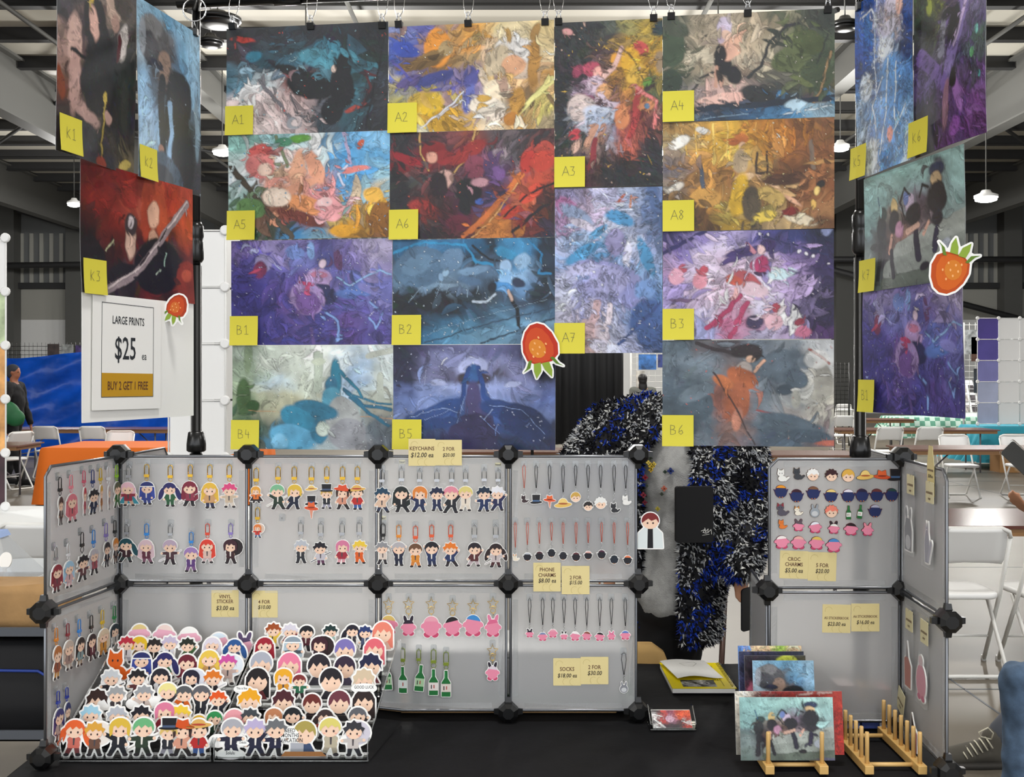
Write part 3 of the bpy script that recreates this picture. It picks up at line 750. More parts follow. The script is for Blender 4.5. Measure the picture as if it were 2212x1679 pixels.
ART['B2'] = '''2f5f86 3a7ba8 356a92 2a5f86 1c2a38 3f86b4 1c2634/3c4f66 53708c 4a6680 232c38 3a5068 3f80b0 223244/5a7894 6c8aa6 5a7690 4a6480 4f6a86 7fa4c8 1c2a3c/3c5064 6a88a2 7a94ac 4c6680 26303c 5f86b0 1a2430/14181f 161a20 181c22 1a1e24 3c4c5c 3a4a60 1b2430/141a24 161b22 1a2430 263a50 3a5870 4a6c88 3f5f7c/20303f 2a4860 3a6a8c 4a7c9c 3f6078 5a86a4 6f94ae/1f3c54 34688c 4f86a8 5d8aa8 6a94b0 5a7c98 7f9cb4
;e .17 .26 .17 .2 -6 4d6a86;e .15 .24 .11 .1 -20 5f7f9c;e .37 .2 .07 .14 40 5c7a98;e .5 .3 .11 .05 -10 6f90b0;e .48 .4 .09 .04 10 4f6c8c;e .33 .32 .025 .04 0 8fb0cc;e .3 .36 .02 .04 0 7fa0c0;l .18,.45 .1,.6 .005 9ab8d0;l .3,.4 .27,.55 .005 a0bcd4;l .35,.42 .33,.54 .005 9ab8d0;l .4,.42 .42,.52 .005 a0bcd4;l .47,.48 .46,.55 .007 9ab8d0;l .53,.45 .52,.52 .007 a0bcd4;l .0,.12 .2,.02 .45,.05 .52,.22 .62,.25 .016 2f88b8;l .5,.06 .6,.2 .66,.22 .013 1c222a;e .7 .14 .08 .06 20 3a90be;l .84,.02 .92,.16 .9,.34 .97,.34 .014 2c7cae;e .8 .22 .05 .1 40 8aaed0;e .7 .27 .04 .08 -10 9ec0e4;e .7 .38 .05 .1 -6 86b4e0;e .68 .46 .08 .05 10 4a8cc8;e .62 .46 .03 .05 0 1b2230;e .78 .42 .05 .05 20 26324a;l .73,.54 .77,.68 .78,.82 .02 15181f;l .72,.5 .74,.58 .018 d0b4a8;l .64,.52 .58,.6 .5,.6 .016 c4d4e6;l .18,.92 .5,.76 .95,.58 .004 a4c4dc;l .2,.99 .6,.8 1,.66 .008 2a3c50;l .3,.75 .9,.58 .006 2c4056;l .55,.99 1,.76 .01 26384c;l .78,.82 .83,.98 .012 15181f;d 110 d4e4f2'''
ART['B5'] = '''22243a 3c3c5c 5a5c84 63668e 565880 37385a 1f2238/282a44 6a6c94 7a80aa 8f96c4 7a80a8 6a6c94 2a2c48/242840 7a7ea6 5a5a78 a9b0dc 4c4a60 7c80aa 24263c/4a5682 7c8cbc 9aa8d8 7086c0 94a2d4 7c88b8 4a5480/6a7eb4 7f92c6 6f86bc 405a98 7c90c4 7688bc 5a6ca4/7080b0 4f66a0 3a5890 34406c 3f5c9c 4a5f98 6a7cae/3c4c74 2c3c62 30467a 33325a 2c4478 2a3660 2c3858/2c3454 2a3254 2c2e52 302e54 2a2e54 222c4c 20284a
;e .5 .12 .03 .012 0 d6dcf6;e .5 .22 .1 .12 0 b9c2ea .5;l .22,.05 .2,.38 .006 a6aed4;l .8,.05 .82,.38 .006 a6aed4;l .25,.06 .34,.22 .28,.3 .004 b8c0e4;l .74,.1 .7,.22 .76,.3 .004 b8c0e4;l .3,.18 .34,.12 .008 e8ecfa;e .28 .36 .05 .04 0 a9b2da;e .74 .38 .06 .03 -10 a9b2da;e .5 .32 .12 .07 0 3c3440;e .5 .28 .05 .1 0 2f5488;l .47,.22 .43,.5 .36,.7 .025 26427e;l .53,.22 .57,.5 .68,.66 .025 26427e;e .5 .6 .06 .28 0 45406a;e .5 .85 .16 .2 0 2f2c50;e .3 .62 .16 .08 -24 2c4a86;e .2 .68 .16 .07 -14 2e4880;e .72 .64 .2 .1 14 253c70;e .82 .74 .18 .16 24 1f2e58;e .28 .75 .16 .06 -8 233a6c;l .1,.7 .3,.6 .42,.66 .006 9ab4e8;l .2,.72 .36,.62 .005 8fa8e0;l .6,.58 .8,.62 .94,.85 .006 8fa8e0;l .55,.7 .66,.85 .006 7f98d8;l .62,.62 .56,.72 .006 a8bcec;l .44,.5 .4,.75 .006 90a8e0;d 70 c4cbea'''
ART['A3'] = '''2c2e30 33383a 4a5048 8f8650 b89a3c/282a2c 2c3032 3c3e3a b08a34 c8a638/25272a 2e3032 4a3a3c c8922c b5862c/242628 7a5c70 6a5050 d09a38 8a7a3c/26282a b8a4b8 5c4a54 c88050 4f5a40/2a2a2e a8a0bc 7a7a98 8f4440 7c4c40/2a2c2e b9c0d4 a4b0cc 9a4a44 602c30/242628 9a7a70 8a7270 b85f4a 3c2628/222426 5a3438 3c3032 2c2424 24262a/222426 4a2a2e 2a282a 232528 232528
;e .97 .06 .08 .05 0 26383c;e .98 .26 .07 .08 0 2a5a80;e .97 .26 .1 .1 0 c89a3c .5;e .8 .18 .07 .06 -20 c8504c;e .7 .25 .1 .1 0 dca830;e .75 .33 .1 .07 30 e0b448;e .56 .24 .06 .05 0 d99a3c;e .35 .29 .1 .05 0 a8485c;e .22 .3 .06 .05 20 8a3a54;e .4 .31 .05 .04 0 e0a49a;e .38 .38 .08 .06 0 c9b4c4;e .46 .43 .08 .06 20 cf9a6a;l .45,.35 .55,.28 .62,.17 .018 d8b0a8;l .42,.44 .5,.5 .58,.52 .02 cfbccc;e .3 .48 .16 .05 15 7a4460;e .25 .52 .15 .09 30 c9b8b4;e .42 .56 .18 .06 10 c4cce0;e .4 .6 .14 .06 14 aebad2;e .62 .58 .08 .08 0 d98a5c;l .37,.64 .3,.74 .024 c09078;l .45,.64 .42,.72 .024 b88a76;e .2 .68 .07 .04 -40 b83f48;l .78,.42 .74,.6 .7,.7 .024 a83c3c;l .75,.4 .95,.5 .92,.65 .014 d87a78;e .85 .52 .09 .035 -10 c8855a;e .85 .52 .03 .02 0 5a7a9a;e .88 .41 .06 .02 -20 3a2a2c;l .38,.72 .34,.85 .3,.88 .02 8a3038;l .25,.05 .5,.12 .7,.2 .82,.38 .006 3c342c;e .12 .06 .06 .025 20 c08a88;e .85 .38 .05 .03 0 5f8a3c;d 40 c8a898;d 30 d8b050'''
ART['A7'] = '''8f88b0 a8a4c8 b4b4d4 a8b4d0 6a80ac/a888ac c4b0cc c4c8e0 b0bcd8 5c7098/a080a8 b8a8cc c8cce4 a8b0cc 56688c/9aa8c8 a0b4d4 6fa0c8 c4c8dc 62749a/a9b4d8 5a94c4 5c90c0 b0b8d8 8a98bc/8aa4d0 6890c0 8a8cb4 7aa0cc 8ca4cc/b4b8d8 8c8cb8 9090b8 8a98c4 7490bc/c4c8e0 9496c0 8c8cb4 8a90b8 5a7cac/c0c0d8 b4b0cc 8890b8 8098c0 4c6a9c/b8b4cc b89a9c c8c8dc 7a8cb8 486290/c8bcc8 c8aca8 c8cce0 98a0c4 42588a
;e .12 .12 .16 .06 35 a86a98;e .2 .16 .2 .05 30 8f9fc0;e .25 .22 .16 .03 25 d0c8dc;e .93 .1 .06 .22 -14 4a5f88;e .95 .3 .04 .14 -10 5c6c90;e .6 .19 .16 .05 20 4a8cbc;e .25 .4 .2 .04 -30 4a90c0;e .85 .42 .06 .14 -20 4a8cba;e .4 .27 .12 .03 -40 5a98c4;l .66,.04 .6,.09 .01 a8583a;l .72,.05 .7,.12 .01 b8744a;e .57 .34 .11 .09 0 8a86b0;e .57 .3 .07 .05 10 9c98c4;e .68 .4 .04 .08 10 d4d4ea;e .45 .5 .32 .06 8 8c8cbc;e .3 .5 .26 .04 0 b0b0d4;e .62 .58 .2 .1 0 8284b0;e .5 .56 .2 .09 10 9a9ac4;e .72 .66 .1 .09 0 7c80b0;l .4,.7 .32,.86 .26,.98 .03 b99ca0;l .52,.72 .46,.9 .4,.98 .022 d4c8d2;e .85 .62 .14 .06 -40 6f90c4;e .85 .78 .2 .09 -40 3f5a90;e .9 .9 .16 .08 -35 3c5486;l .6,.95 .98,.7 .012 34487c;e .4 .95 .1 .04 0 d0cce0;e .1 .94 .1 .04 0 d4b8c0;d 60 eceef8'''
ART['A4'] = '''3c4238 8f8470 a89a84 8f8470 5c5a48 4a5040 3c4038/4a5240 b8a890 c0b098 a8967c 8a7e66 4f5640 3a4236/4c5444 c8bca4 a89684 b8a890 b0a48c 56603f 44503a/525844 c4b8a2 a8988a 8a7a68 c0b6a0 626a44 3c4834/3f4a38 a89880 b89a90 5a5048 5c5a50 56603e 4c5440/3c4838 8a8070 c8a49a a89088 3a3c3c 4a5040 54503c/8c8c88 8a7a78 c0a09a 2c3440 2a3440 2a3848 6a5a48/8aa0a8 3c4a5c 26303e 2c4a68 3c6a90 4a80a8 8aa8b8
;e .06 .3 .08 .2 0 3c4a38;e .05 .62 .07 .12 20 2f3c30;e .07 .12 .1 .08 20 40463a;e .36 .12 .05 .1 0 c0b4c8;e .35 .2 .03 .1 0 b8a4b4;e .37 .2 .03 .05 0 dcb8a4;e .41 .32 .05 .1 -30 d0a48c;e .43 .25 .04 .04 0 cda088;e .36 .45 .05 .16 -12 1c1c20;e .42 .58 .05 .1 -10 1d1d21;e .38 .36 .06 .1 0 c89c88;e .34 .4 .04 .12 10 1d1c20;e .34 .8 .16 .06 -8 ddb4a8;e .44 .78 .12 .04 6 d8aca0;l .32,.5 .31,.68 .02 c49884;e .56 .78 .12 .09 22 26282a;l .5,.6 .58,.5 .62,.3 .72,.14 .8,.13 .016 2a2c2e;l .3,.55 .22,.6 .16,.75 .014 3a3a38;e .74 .45 .12 .12 -20 5a6440;e .85 .3 .1 .12 20 46502f;e .68 .22 .1 .03 30 2e342c;e .66 .3 .09 .02 20 30362e;e .9 .6 .1 .16 0 3f4a34;e .8 .65 .1 .03 30 5f6840;e .95 .1 .06 .1 0 30362f;l .98,.4 .92,.75 .86,.9 .014 a08058;l .97,.2 .9,.5 .01 2b302a;l .0,.92 .3,.88 .6,.86 1,.82 .03 1f2a3a;e .78 .88 .08 .06 0 b4d0e0;l .7,.96 .98,.9 .01 dce8ee;l .2,.98 .5,.95 .008 7c98b0;d 40 d8d0c0'''
ART['A8'] = '''b08a50 c89a48 d8a83c b87a2c a86a28 7a5030/a8946a d0a040 e0b440 c88a30 b06a28 8a5a34/8c7a68 c08a3c d0a850 b89a5c a06028 7a4c2c/6a6470 b8823c b07a3c a88a5c 7a4c28 94643c/8a7a6c a8783c 8a6438 a8804a 5c3c24 7c4a2a/5a4a3c b8843c 7c5c34 a08a4c 6a4020 8a5a34/7a5a30 6c4a28 b09a48 8a7c44 7a4420 a8784c/3c2c20 5c3f24 a8862c 4a4038 b89a6c 6a4424
;l .3,.02 .3,.4 .012 f0cc6c;l .38,.02 .38,.3 .01 eac468;l .2,.02 .2,.35 .01 e6bc60;l .55,.02 .55,.22 .01 dca44c;l .65,.02 .65,.25 .008 d09444;l .12,.08 .14,.3 .01 e0b458;e .1 .18 .08 .06 -30 e8e4dc;e .24 .08 .05 .04 20 e0dcd4;e .07 .6 .07 .05 -20 dcd4c8;e .46 .17 .05 .06 0 b86a34;e .42 .2 .04 .04 0 a85c2c;e .47 .24 .025 .05 0 e0b490;e .46 .38 .05 .12 0 a89274;e .48 .52 .07 .04 -10 d8b48c;e .45 .68 .06 .22 10 c8a02c;e .52 .76 .06 .18 0 544838;e .62 .56 .1 .03 34 dcb088;e .76 .74 .07 .025 34 dca888;e .64 .7 .09 .08 25 c8a860;l .55,.3 .55,.48 .61,.48 .61,.3 .012 3c2c20;l .22,.4 .26,.78 .022 4c5666;l .87,.22 .88,.45 .024 7c6a5c;e .92 .4 .1 .02 -6 b88850;e .7 .55 .14 .06 0 4c3020;e .25 .7 .1 .1 0 c09048;e .12 .8 .1 .1 0 5c4426;e .8 .9 .12 .06 20 e0d0b4;e .92 .6 .03 .04 0 2c2420;e .9 .66 .02 .05 0 e8c478;e .88 .78 .02 .05 0 e0b460;e .6 .88 .08 .06 -10 d8bc50;e .75 .84 .06 .04 0 7a2420;d 60 f2dca0;d 30 fff0d0'''
ART['B3'] = '''3a3470 8a7cb4 a89cc8 4c4888 2f3468 1d2040/6c5c9c c4b8d8 d8cce4 a894c4 6a5c9c 28244c/a894c0 dccce4 cfb4d0 dcc8e0 8a74ac 342a58/a88ab4 e0d0e6 d8c8dc d4c4e0 a890c4 3a2f5c/8c7cb0 d8c4dc d0a8bc e0dcec b8a4cc 2c2448/9c90c0 d4c0d8 c890ac d8d0e4 a898c4 2a2444/b0b0d4 c8c0dc b8688c cdc8e4 9c94c0 2a2040/5c68a0 9ca0cc b87c9c c4c4e0 b8a4c8 4a3060
;e .62 .14 .05 .07 0 3c2c60;e .48 .2 .14 .05 -12 42346c;e .42 .26 .1 .03 -20 4c3a74;e .58 .18 .03 .05 0 e4c0c0;l .54,.2 .5,.12 .02 c08090;e .58 .32 .05 .09 10 a83864;e .57 .4 .04 .02 10 3a2444;e .5 .46 .11 .08 30 b0545c;e .54 .54 .1 .07 20 dcc0cc;e .42 .46 .06 .05 20 c05848;l .46,.6 .38,.74 .26,.9 .026 a83a60;l .5,.66 .44,.84 .4,.99 .026 b04468;l .44,.55 .42,.62 .026 d8a8a8;e .7 .4 .1 .06 -10 c4dcE4;e .24 .36 .03 .05 0 b04a58;e .22 .46 .05 .09 10 d890a0;e .12 .34 .03 .05 0 a84c5c;e .08 .42 .05 .09 0 d8a0b4;e .67 .72 .03 .05 0 a84454;e .65 .84 .06 .09 0 e0b4c0;e .8 .85 .03 .04 0 983c50;e .82 .94 .06 .06 0 c0708c;e .13 .64 .1 .02 0 6c5474;e .54 .84 .06 .07 0 443a5c;l .6,.06 .98,.24 .012 2a2c58;l .9,.3 .76,.9 .006 4c3c6c;l .82,.3 .72,.95 .006 4c3c6c;l .88,.45 .78,.5 .005 4c3c6c;l .84,.6 .76,.66 .005 4c3c6c;e .96 .02 .04 .05 0 7a82a8;e .8 .2 .013 .02 0 f4f0fa;e .84 .22 .013 .02 0 f4f0fa;e .88 .24 .013 .02 0 f4f0fa;e .62 .04 .01 .016 0 f0ecf8;e .57 .03 .01 .016 0 f0ecf8;e .97 .32 .008 .012 0 f0ecf8;e .94 .6 .008 .012 0 f0ecf8;d 50 f0e8f6;l .0,.2 .25,.0 .02 2c2860'''
ART['B6'] = '''55646f 5c5a60 4a444a 66707c 7f8890 b9bcbe/6c7a86 6f7c88 6a6468 5c6874 56626e c9cbca/55636f 66747f 7a5c50 5a6672 525e6a d0d0cc/4a5864 55636f 93583c 5f6b76 66707a c0beb6/46545f 525f6b a05c3c 6a757e 9aa0a2 aaa89e/4c5a65 54616c 90523a 76808a 8c8886 b5b2a8/5a6670 4f5c67 7c5c50 4a5864 55626e 8f8f8c/7c7678 5c6670 7a6c70 445260 44525e 6a5c5e
;e .7 .24 .12 .16 0 56636f;e .78 .36 .08 .1 30 4c5965;e .84 .2 .05 .08 -30 6a7681;e .72 .46 .06 .06 0 3f4c58;e .78 .47 .03 .02 0 d0d0cc;e .15 .62 .16 .2 0 46545f;e .2 .5 .12 .08 -20 62707b;e .1 .82 .12 .12 10 3f4d58;e .48 .1 .1 .07 -10 2b2326;e .55 .13 .04 .09 20 2c2426;e .52 .18 .03 .04 0 d8b098;l .2,.03 .4,.12 .02 352c30;e .48 .28 .05 .09 10 b5aaa4;e .47 .36 .1 .1 25 a85f3c;e .36 .4 .08 .06 30 b06840;e .46 .56 .06 .18 -4 a05c3e;e .44 .75 .035 .13 8 b87c66;l .54,.3 .6,.2 .02 d0a48c;l .3,.3 .44,.66 .54,.98 .009 3a2c2c;l .56,.66 .72,.72 .86,.8 .012 9c5050;l .86,.08 .98,.22 .014 a0483c;e .76 .78 .22 .08 14 4c5a66;e .86 .9 .16 .07 8 3f4d5a;e .94 .4 .06 .2 0 9c9a92;e .78 .56 .03 .1 0 a4a49c;e .9 .18 .08 .1 0 d8d8d4 .6;e .98 .97 .1 .03 0 a85c4c;d 30 b0605c;d 40 8a98a2'''
ART['K1'] = '''3c3c42 35353b 38383e 4a4444/333338 2a2a2f 8a7468 4c4440/38343a 6a5450 4a4646 46413f/2c282c 3a3238 2e2e32 3c3c3c/8c7068 1e1e22 1c1c20 2c2e2c/8a6e66 1c1c20 1e1e22 262826/5c3428 1b1b1f 1c1c20 1e2020/4c342c 6c5650 2a2628 1f1f22/3a3032 26262a 3c3834 202024/2c2c30 2a2c32 2c3038 5a5444
;e .46 .28 .16 .16 0 1a1a1e;e .52 .45 .18 .2 10 1c1c20;e .44 .28 .07 .1 -8 c49c90;e .42 .14 .03 .05 0 b59a3c;l .38,.02 .4,.22 .01 a8924a;e .7 .12 .12 .11 10 c4a898;e .82 .08 .14 .1 0 3a332f;e .72 .22 .06 .06 0 a8867a;e .82 .3 .07 .13 14 c4bcb8;e .77 .34 .03 .1 10 501c24;e .2 .42 .1 .16 6 b8988e;e .2 .62 .08 .2 4 b08e86;e .36 .76 .2 .05 16 b08f88;e .5 .6 .24 .16 0 17171b;l .16,.47 .46,.5 .014 1c1a1e;e .64 .74 .06 .04 40 b49288;l .6,.62 .56,.95 .012 a8944c;e .6 .64 .03 .04 0 c0a850;e .04 .66 .05 .1 -16 7c3c24;e .88 .96 .1 .03 -20 b8a45c;e .56 .98 .08 .03 0 8c3c2c;e .86 .62 .06 .2 0 2c302c'''
ART['K2'] = '''7ea6c0 6f9cb8 5f8fae 76a2bf 8fb4cc/8cb0c8 6a6a6c 5c6068 6c9cbc 86aec8/94a8b4 4c4c50 3c3c42 5f8fb4 8ab0cc/8fa4b4 3a3a40 6c5c54 4c6478 84acc8/8ab0d0 5a6a7c 1e2028 23262e 7ca4c4/8fb4d4 7c9cbc 1c1e26 1b1d24 4c6070/94b8d8 8ab0d4 1c1e26 1a1c22 343c44/9cbcd8 8fb4d6 4c5c74 1c1e24 2a2e34/9cbcd8 94b8d8 5c7490 1d1f24 2c3036/8ca8c0 7c8ca0 46566a 262a32 26282e
;e .28 .2 .26 .14 10 4a4a4e;e .22 .12 .2 .08 -10 6c6c6e;e .2 .25 .18 .1 20 3c3c42;e .42 .3 .12 .1 20 8c7466;e .3 .32 .12 .03 10 22263a;e .66 .45 .22 .16 30 17181e;e .6 .62 .2 .22 10 17181d;l .38,.4 .36,.6 .4,.82 .04 181a20;l .5,.52 .54,.68 .5,.82 .03 8fb4d8;e .72 .82 .2 .2 0 1a1b20;e .36 .8 .06 .03 0 a87c68;e .45 .95 .3 .14 20 3f5468;e .4 .98 .22 .1 20 26303c;e .94 .6 .05 .22 0 6c8494;e .08 .2 .06 .12 0 8a9098;d 14 a8b8c4'''
ART['K3'] = '''5f1c1c 6a1e1c 7a211c 8a2a20 9a3424 a83a24/641c1a 701f1b 8a2c22 a04a34 9c3424 b03c24/6a1d1a 7c221c 8c3a30 b06a50 a04430 b84428/3a1818 74201a 5a1f1c 8c4434 5c2a24 a04028/1c1416 5c1c1a 4a1818 2c1a1c 3a3436 5c2420/16161a 3c1816 5a2020 3a3436 1e1c20 1c1a1e/18181c 1e161a 4c4448 2a2428 18161a 5a201c/3c383c 2c2428 221c20 5c1c1c 301a1a 8a3024
;e .62 .16 .12 .2 10 a8452c;e .56 .3 .06 .24 6 9c3c28;e .7 .34 .06 .24 -10 a8482e;e .62 .3 .06 .13 6 d0a48c;e .62 .5 .05 .08 0 c49880;e .66 .72 .22 .24 -12 17161a;e .1 .78 .12 .24 -20 17161a;e .42 .55 .05 .16 0 c0a090;e .42 .42 .06 .1 0 3a3034;e .42 .4 .03 .06 0 c8bcc0;e .36 .82 .16 .1 -10 1a181c;l .2,.96 .44,.82 .62,.6 .8,.34 .94,.14 .038 8f8084;l .22,.94 .46,.78 .64,.56 .82,.3 .94,.12 .014 d4c4c4;l .28,.88 .4,.8 .012 2a2226;l .5,.72 .58,.62 .012 2a2226;l .68,.5 .75,.4 .012 2a2226;e .94 .82 .12 .2 0 7c2c20;e .93 .76 .06 .06 0 a84a34;l .2,.66 .28,.56 .01 c8c8a0;l .72,.7 .74,.6 .01 a8c8b8;l .64,.78 .68,.74 .012 b0c0b0'''
ART['K5'] = '''1d57b0 2c5cb4 8f9cd4 b8b0d0 2a58b0/1c62c0 4c8cd8 c8c4dc c4a49c 1a4ca0/1450b0 2a70cc c0b8d4 c8b0a8 14408c/10409c 3c7cd0 c4cce8 b8c4e0 123a84/0c2c74 2c64bc c4d4f0 6aa0dc 10306c/5c8cc8 102c64 5c98dc 5090d8 4c80c0/a8c4e4 1c3c74 3c84d4 4c90dc 6a9cd8/8cb0dc 4c78b8 7cb0e8 4a94e0 8cb8e8/b8cce4 6c98d0 3c88d8 4c98e4 90bcec/c4d4e8 5c7cb0 4090e0 58a0e8 a4c8f0/2c3c64 b8c8dc 4494e4 60a8ec c0d8f4
;e .7 .1 .16 .1 0 d4cce0;e .78 .16 .06 .06 0 dcb0a4;e .62 .24 .14 .05 0 c8c4d8;e .56 .34 .16 .06 4 d8e0f0;e .62 .56 .16 .2 0 5898dc .8;l .1,.1 .3,.08 .5,.3 .01 e4ecfc;l .4,.0 .36,.3 .38,.55 .01 dce8fc;l .6,.4 .56,.7 .4,.9 .01 dcecfc;l .75,.45 .7,.75 .01 dcecfc;l .5,.5 .3,.62 .36,.76 .01 d8e8fc;l .9,.7 .6,.85 .008 dcecfc;e .2 .5 .12 .09 0 d0dcec;e .25 .9 .12 .12 20 dce4f0;e .62 .82 .06 .05 0 d88c7c;d 90 e8f2ff'''
ART['K6'] = '''3c5a34 7c8a34 a8943c 8c7c9c 3c9cac/4a6a38 8c9a2c 5c4a5c b49a9c 4ca4b4/3c5430 7c8430 3c2c4c 8c6c88 6c5c7c/2c3c2c 6a7430 34284c 6c5c84 8c84a4/24302c 3c4430 4c3c64 5c4c7c 7c749c/2a2c3c 4c4a58 2c2840 6a548c 5c4a7c/3c3454 5a5470 6c5c8c 54447c 3c5a4c/4c3f6c 5c5084 6c5490 4c3c6c 3c4c44/26243c 3c3058 6a4c84 5c4478 4a3a5c/1e1c2c 2c2440 5c3c70 7c4c90 6a4a84/1e1c28 2c2438 4c3464 5a3a78 7c4c8c/24202c 2a2434 6c4088 4c3468 6a3f7c
;e .62 .1 .1 .12 10 4a2c5c;e .5 .05 .06 .08 0 dcd8dc;e .8 .08 .1 .1 -20 c89c94;e .82 .16 .12 .02 -6 1c1a20;l .82,.2 .68,.4 .5,.64 .05 7a6aa4;l .84,.2 .76,.34 .6,.52 .015 b8a4cc;l .1,.5 .3,.58 .46,.68 .045 6a5494;e .44 .44 .05 .13 4 8c8c9c;e .42 .52 .06 .05 0 7c7c90;e .6 .42 .08 .12 20 15141c;e .5 .35 .1 .03 0 1a1820;e .52 .22 .1 .08 30 5c3c6c;e .5 .8 .05 .14 10 8a6478;e .66 .76 .05 .12 -20 9c6cb4;e .62 .92 .1 .05 -40 8a50a4;e .6 .68 .05 .06 0 18161c;e .3 .1 .1 .05 0 a8b43c .8;e .24 .25 .06 .06 0 b0bc44 .7;e .9 .5 .03 .03 0 7cc4bc;e .84 .6 .03 .03 0 5c9c6c;e .92 .72 .02 .02 0 5cb4b4;d 16 a484c4'''
ART['K7'] = '''8fb9b8 95bebc 9ac2be 9cc4c0 a2c8c4 a4cac6/8cb6b4 93bcba 98c0bc 9cc2c0 4c545c a0c6c4/88b0b0 8fb8b8 7c9c9c 8c9ca4 544c50 9cc2c0/84acac 6a6a64 8c7c74 6c6070 2c2a30 98b8b8/7ca0a0 4c4848 4a3c40 5c5058 2e2c34 8ca0a0/5c6c70 3c383c 947468 8c7c80 6c6066 949c9c/6a7878 2c2a30 8c6c64 949a98 4c4450 8c9494/7c8c8c 36343a 5c5458 7c8480 5a545c 7c8488/70807c 44424a 6c7470 6c746c 5c6060 5c5c6c/5c6c68 5c5a60 5c6860 54605a 4c5450 54546a
;l .4,.72 1,.56 .1 9ca39e;l .3,.86 1,.74 .1 8c948e;l .25,.96 1,.9 .06 5c665c;e .76 .12 .08 .06 0 2c3854;e .75 .19 .06 .06 10 d0b48c;e .76 .34 .09 .14 0 26262c;e .76 .5 .06 .06 0 2c2a32;l .76,.58 .74,.74 .04 302c44;l .68,.52 .64,.6 .026 c8a090;e .5 .32 .05 .08 10 c8b8d0;e .54 .42 .08 .1 0 25242a;l .56,.56 .6,.78 .04 2a2838;l .48,.56 .58,.52 .03 c8a494;l .46,.44 .4,.3 .45,.2 .5,.26 .014 25282c;l .6,.3 .62,.2 .68,.24 .014 25282c;e .34 .32 .04 .1 0 d0b880;e .34 .44 .06 .1 0 25242a;e .4 .52 .05 .08 0 c090ac;l .32,.56 .3,.7 .03 c89c8c;l .32,.7 .36,.9 .03 26242c;e .22 .36 .05 .06 0 2c3c3c;e .2 .48 .06 .12 0 2a2c30;l .2,.62 .18,.9 .04 26252b;l .16,.2 .2,.36 .008 2c5c84;e .66 .86 .05 .04 0 1c1a20;e .84 .74 .06 .08 0 b8c0d0 .8;e .46 .28 .03 .06 0 6c80b8'''
for _k in ('K1', 'K2', 'K3', 'K7', 'B6', 'B4', 'B5', 'B2'):      # smoother pictures
    ART[_k] += ';~'
PRINTS = [('A1', 490, 54, 839, 289, 'dark teal and red'), ('A5', 494, 287, 843, 517, 'sky blue, pink and orange'), ('B1', 500, 517, 848, 746, 'violet snowflake'), ('B4', 503, 745, 850, 972, 'pale green and teal'),
          ('A2', 840, 50, 1197, 284, 'gold and royal blue'), ('A6', 843, 282, 1198, 516, 'crimson and black'), ('B2', 849, 515, 1199, 745, 'night blue and black'), ('B5', 850, 744, 1200, 972, 'indigo moonlit'),
          ('A3', 1199, 44, 1431, 404, 'tall black with yellow and pink'), ('A7', 1199, 405, 1431, 764, 'tall lavender and light blue'),
          ('A4', 1432, 26, 1803, 260, 'olive green and cream'), ('A8', 1432, 259, 1802, 498, 'amber and brown'), ('B3', 1432, 497, 1801, 734, 'pink and violet stage'), ('B6', 1431, 734, 1801, 965, 'grey blue and rust')]
def sticky(F, u, v, s, txt, what, n=0.002, rot=0.0):
    G = F.sub(u, v, n, rot)
    t = thing('sticky_note', 'yellow sticky note reading %s on the %s print' % (txt, what), 'note', G.p(0, -s / 2))
    mb = MB()
    for i in range(6):                       # sheet bows away from the print towards its foot
        v0, v1 = s / 2 - s * i / 6, s / 2 - s * (i + 1) / 6
        b = lambda q: 0.004 * ((s / 2 - q) / s) ** 2
        mb.add([G.p(-s / 2, v0, b(v0)), G.p(-s / 2, v1, b(v1)), G.p(s / 2, v1, b(v1)), G.p(s / 2, v0, b(v0)),
                G.p(-s / 2, v0, b(v0) + 0.0009), G.p(-s / 2, v1, b(v1) + 0.0009), G.p(s / 2, v1, b(v1) + 0.0009), G.p(s / 2, v0, b(v0) + 0.0009)],
               [(0, 3, 2, 1), (4, 5, 6, 7), (0, 1, 5, 4), (2, 3, 7, 6), (1, 2, 6, 5), (3, 0, 4, 7)])
    sh = mb.build('sheet', 'yellow_note', t)
    G2 = G.sub(0, 0, 0.0026, 0, -0.02)
    scrawl(txt, G2, 0.001, -s * 0.12, s * 0.3).build('handwriting', 'grey_ink', sh)
    return t
for k, (nm, l, t_, r, b, what) in enumerate(PRINTS):
    u0, v0 = WALL.hit(l, t_); u1, v1 = WALL.hit(r, b); u2, v2 = WALL.hit(r, t_); u3, v3 = WALL.hit(l, b)
    w = u1 - u0; vt = (v0 + v2) / 2; vb = (v1 + v3) / 2; h = vt - vb
    F = WALL.sub((u0 + u1) / 2, (vt + vb) / 2, 0.0015 * (k % 2) + 0.002, 0.002 if nm in ('A4', 'A8') else 0.0)
    art_print('art_print', F, w, h - 0.003, ART[nm], 11 + k, '%s abstract art print marked %s on the middle wall' % (what, nm), 'prints hung on the middle wall')
    sticky(F, -w / 2 + 0.043, -h / 2 + 0.044, 0.088, nm, what, 0.006 + 0.0015)
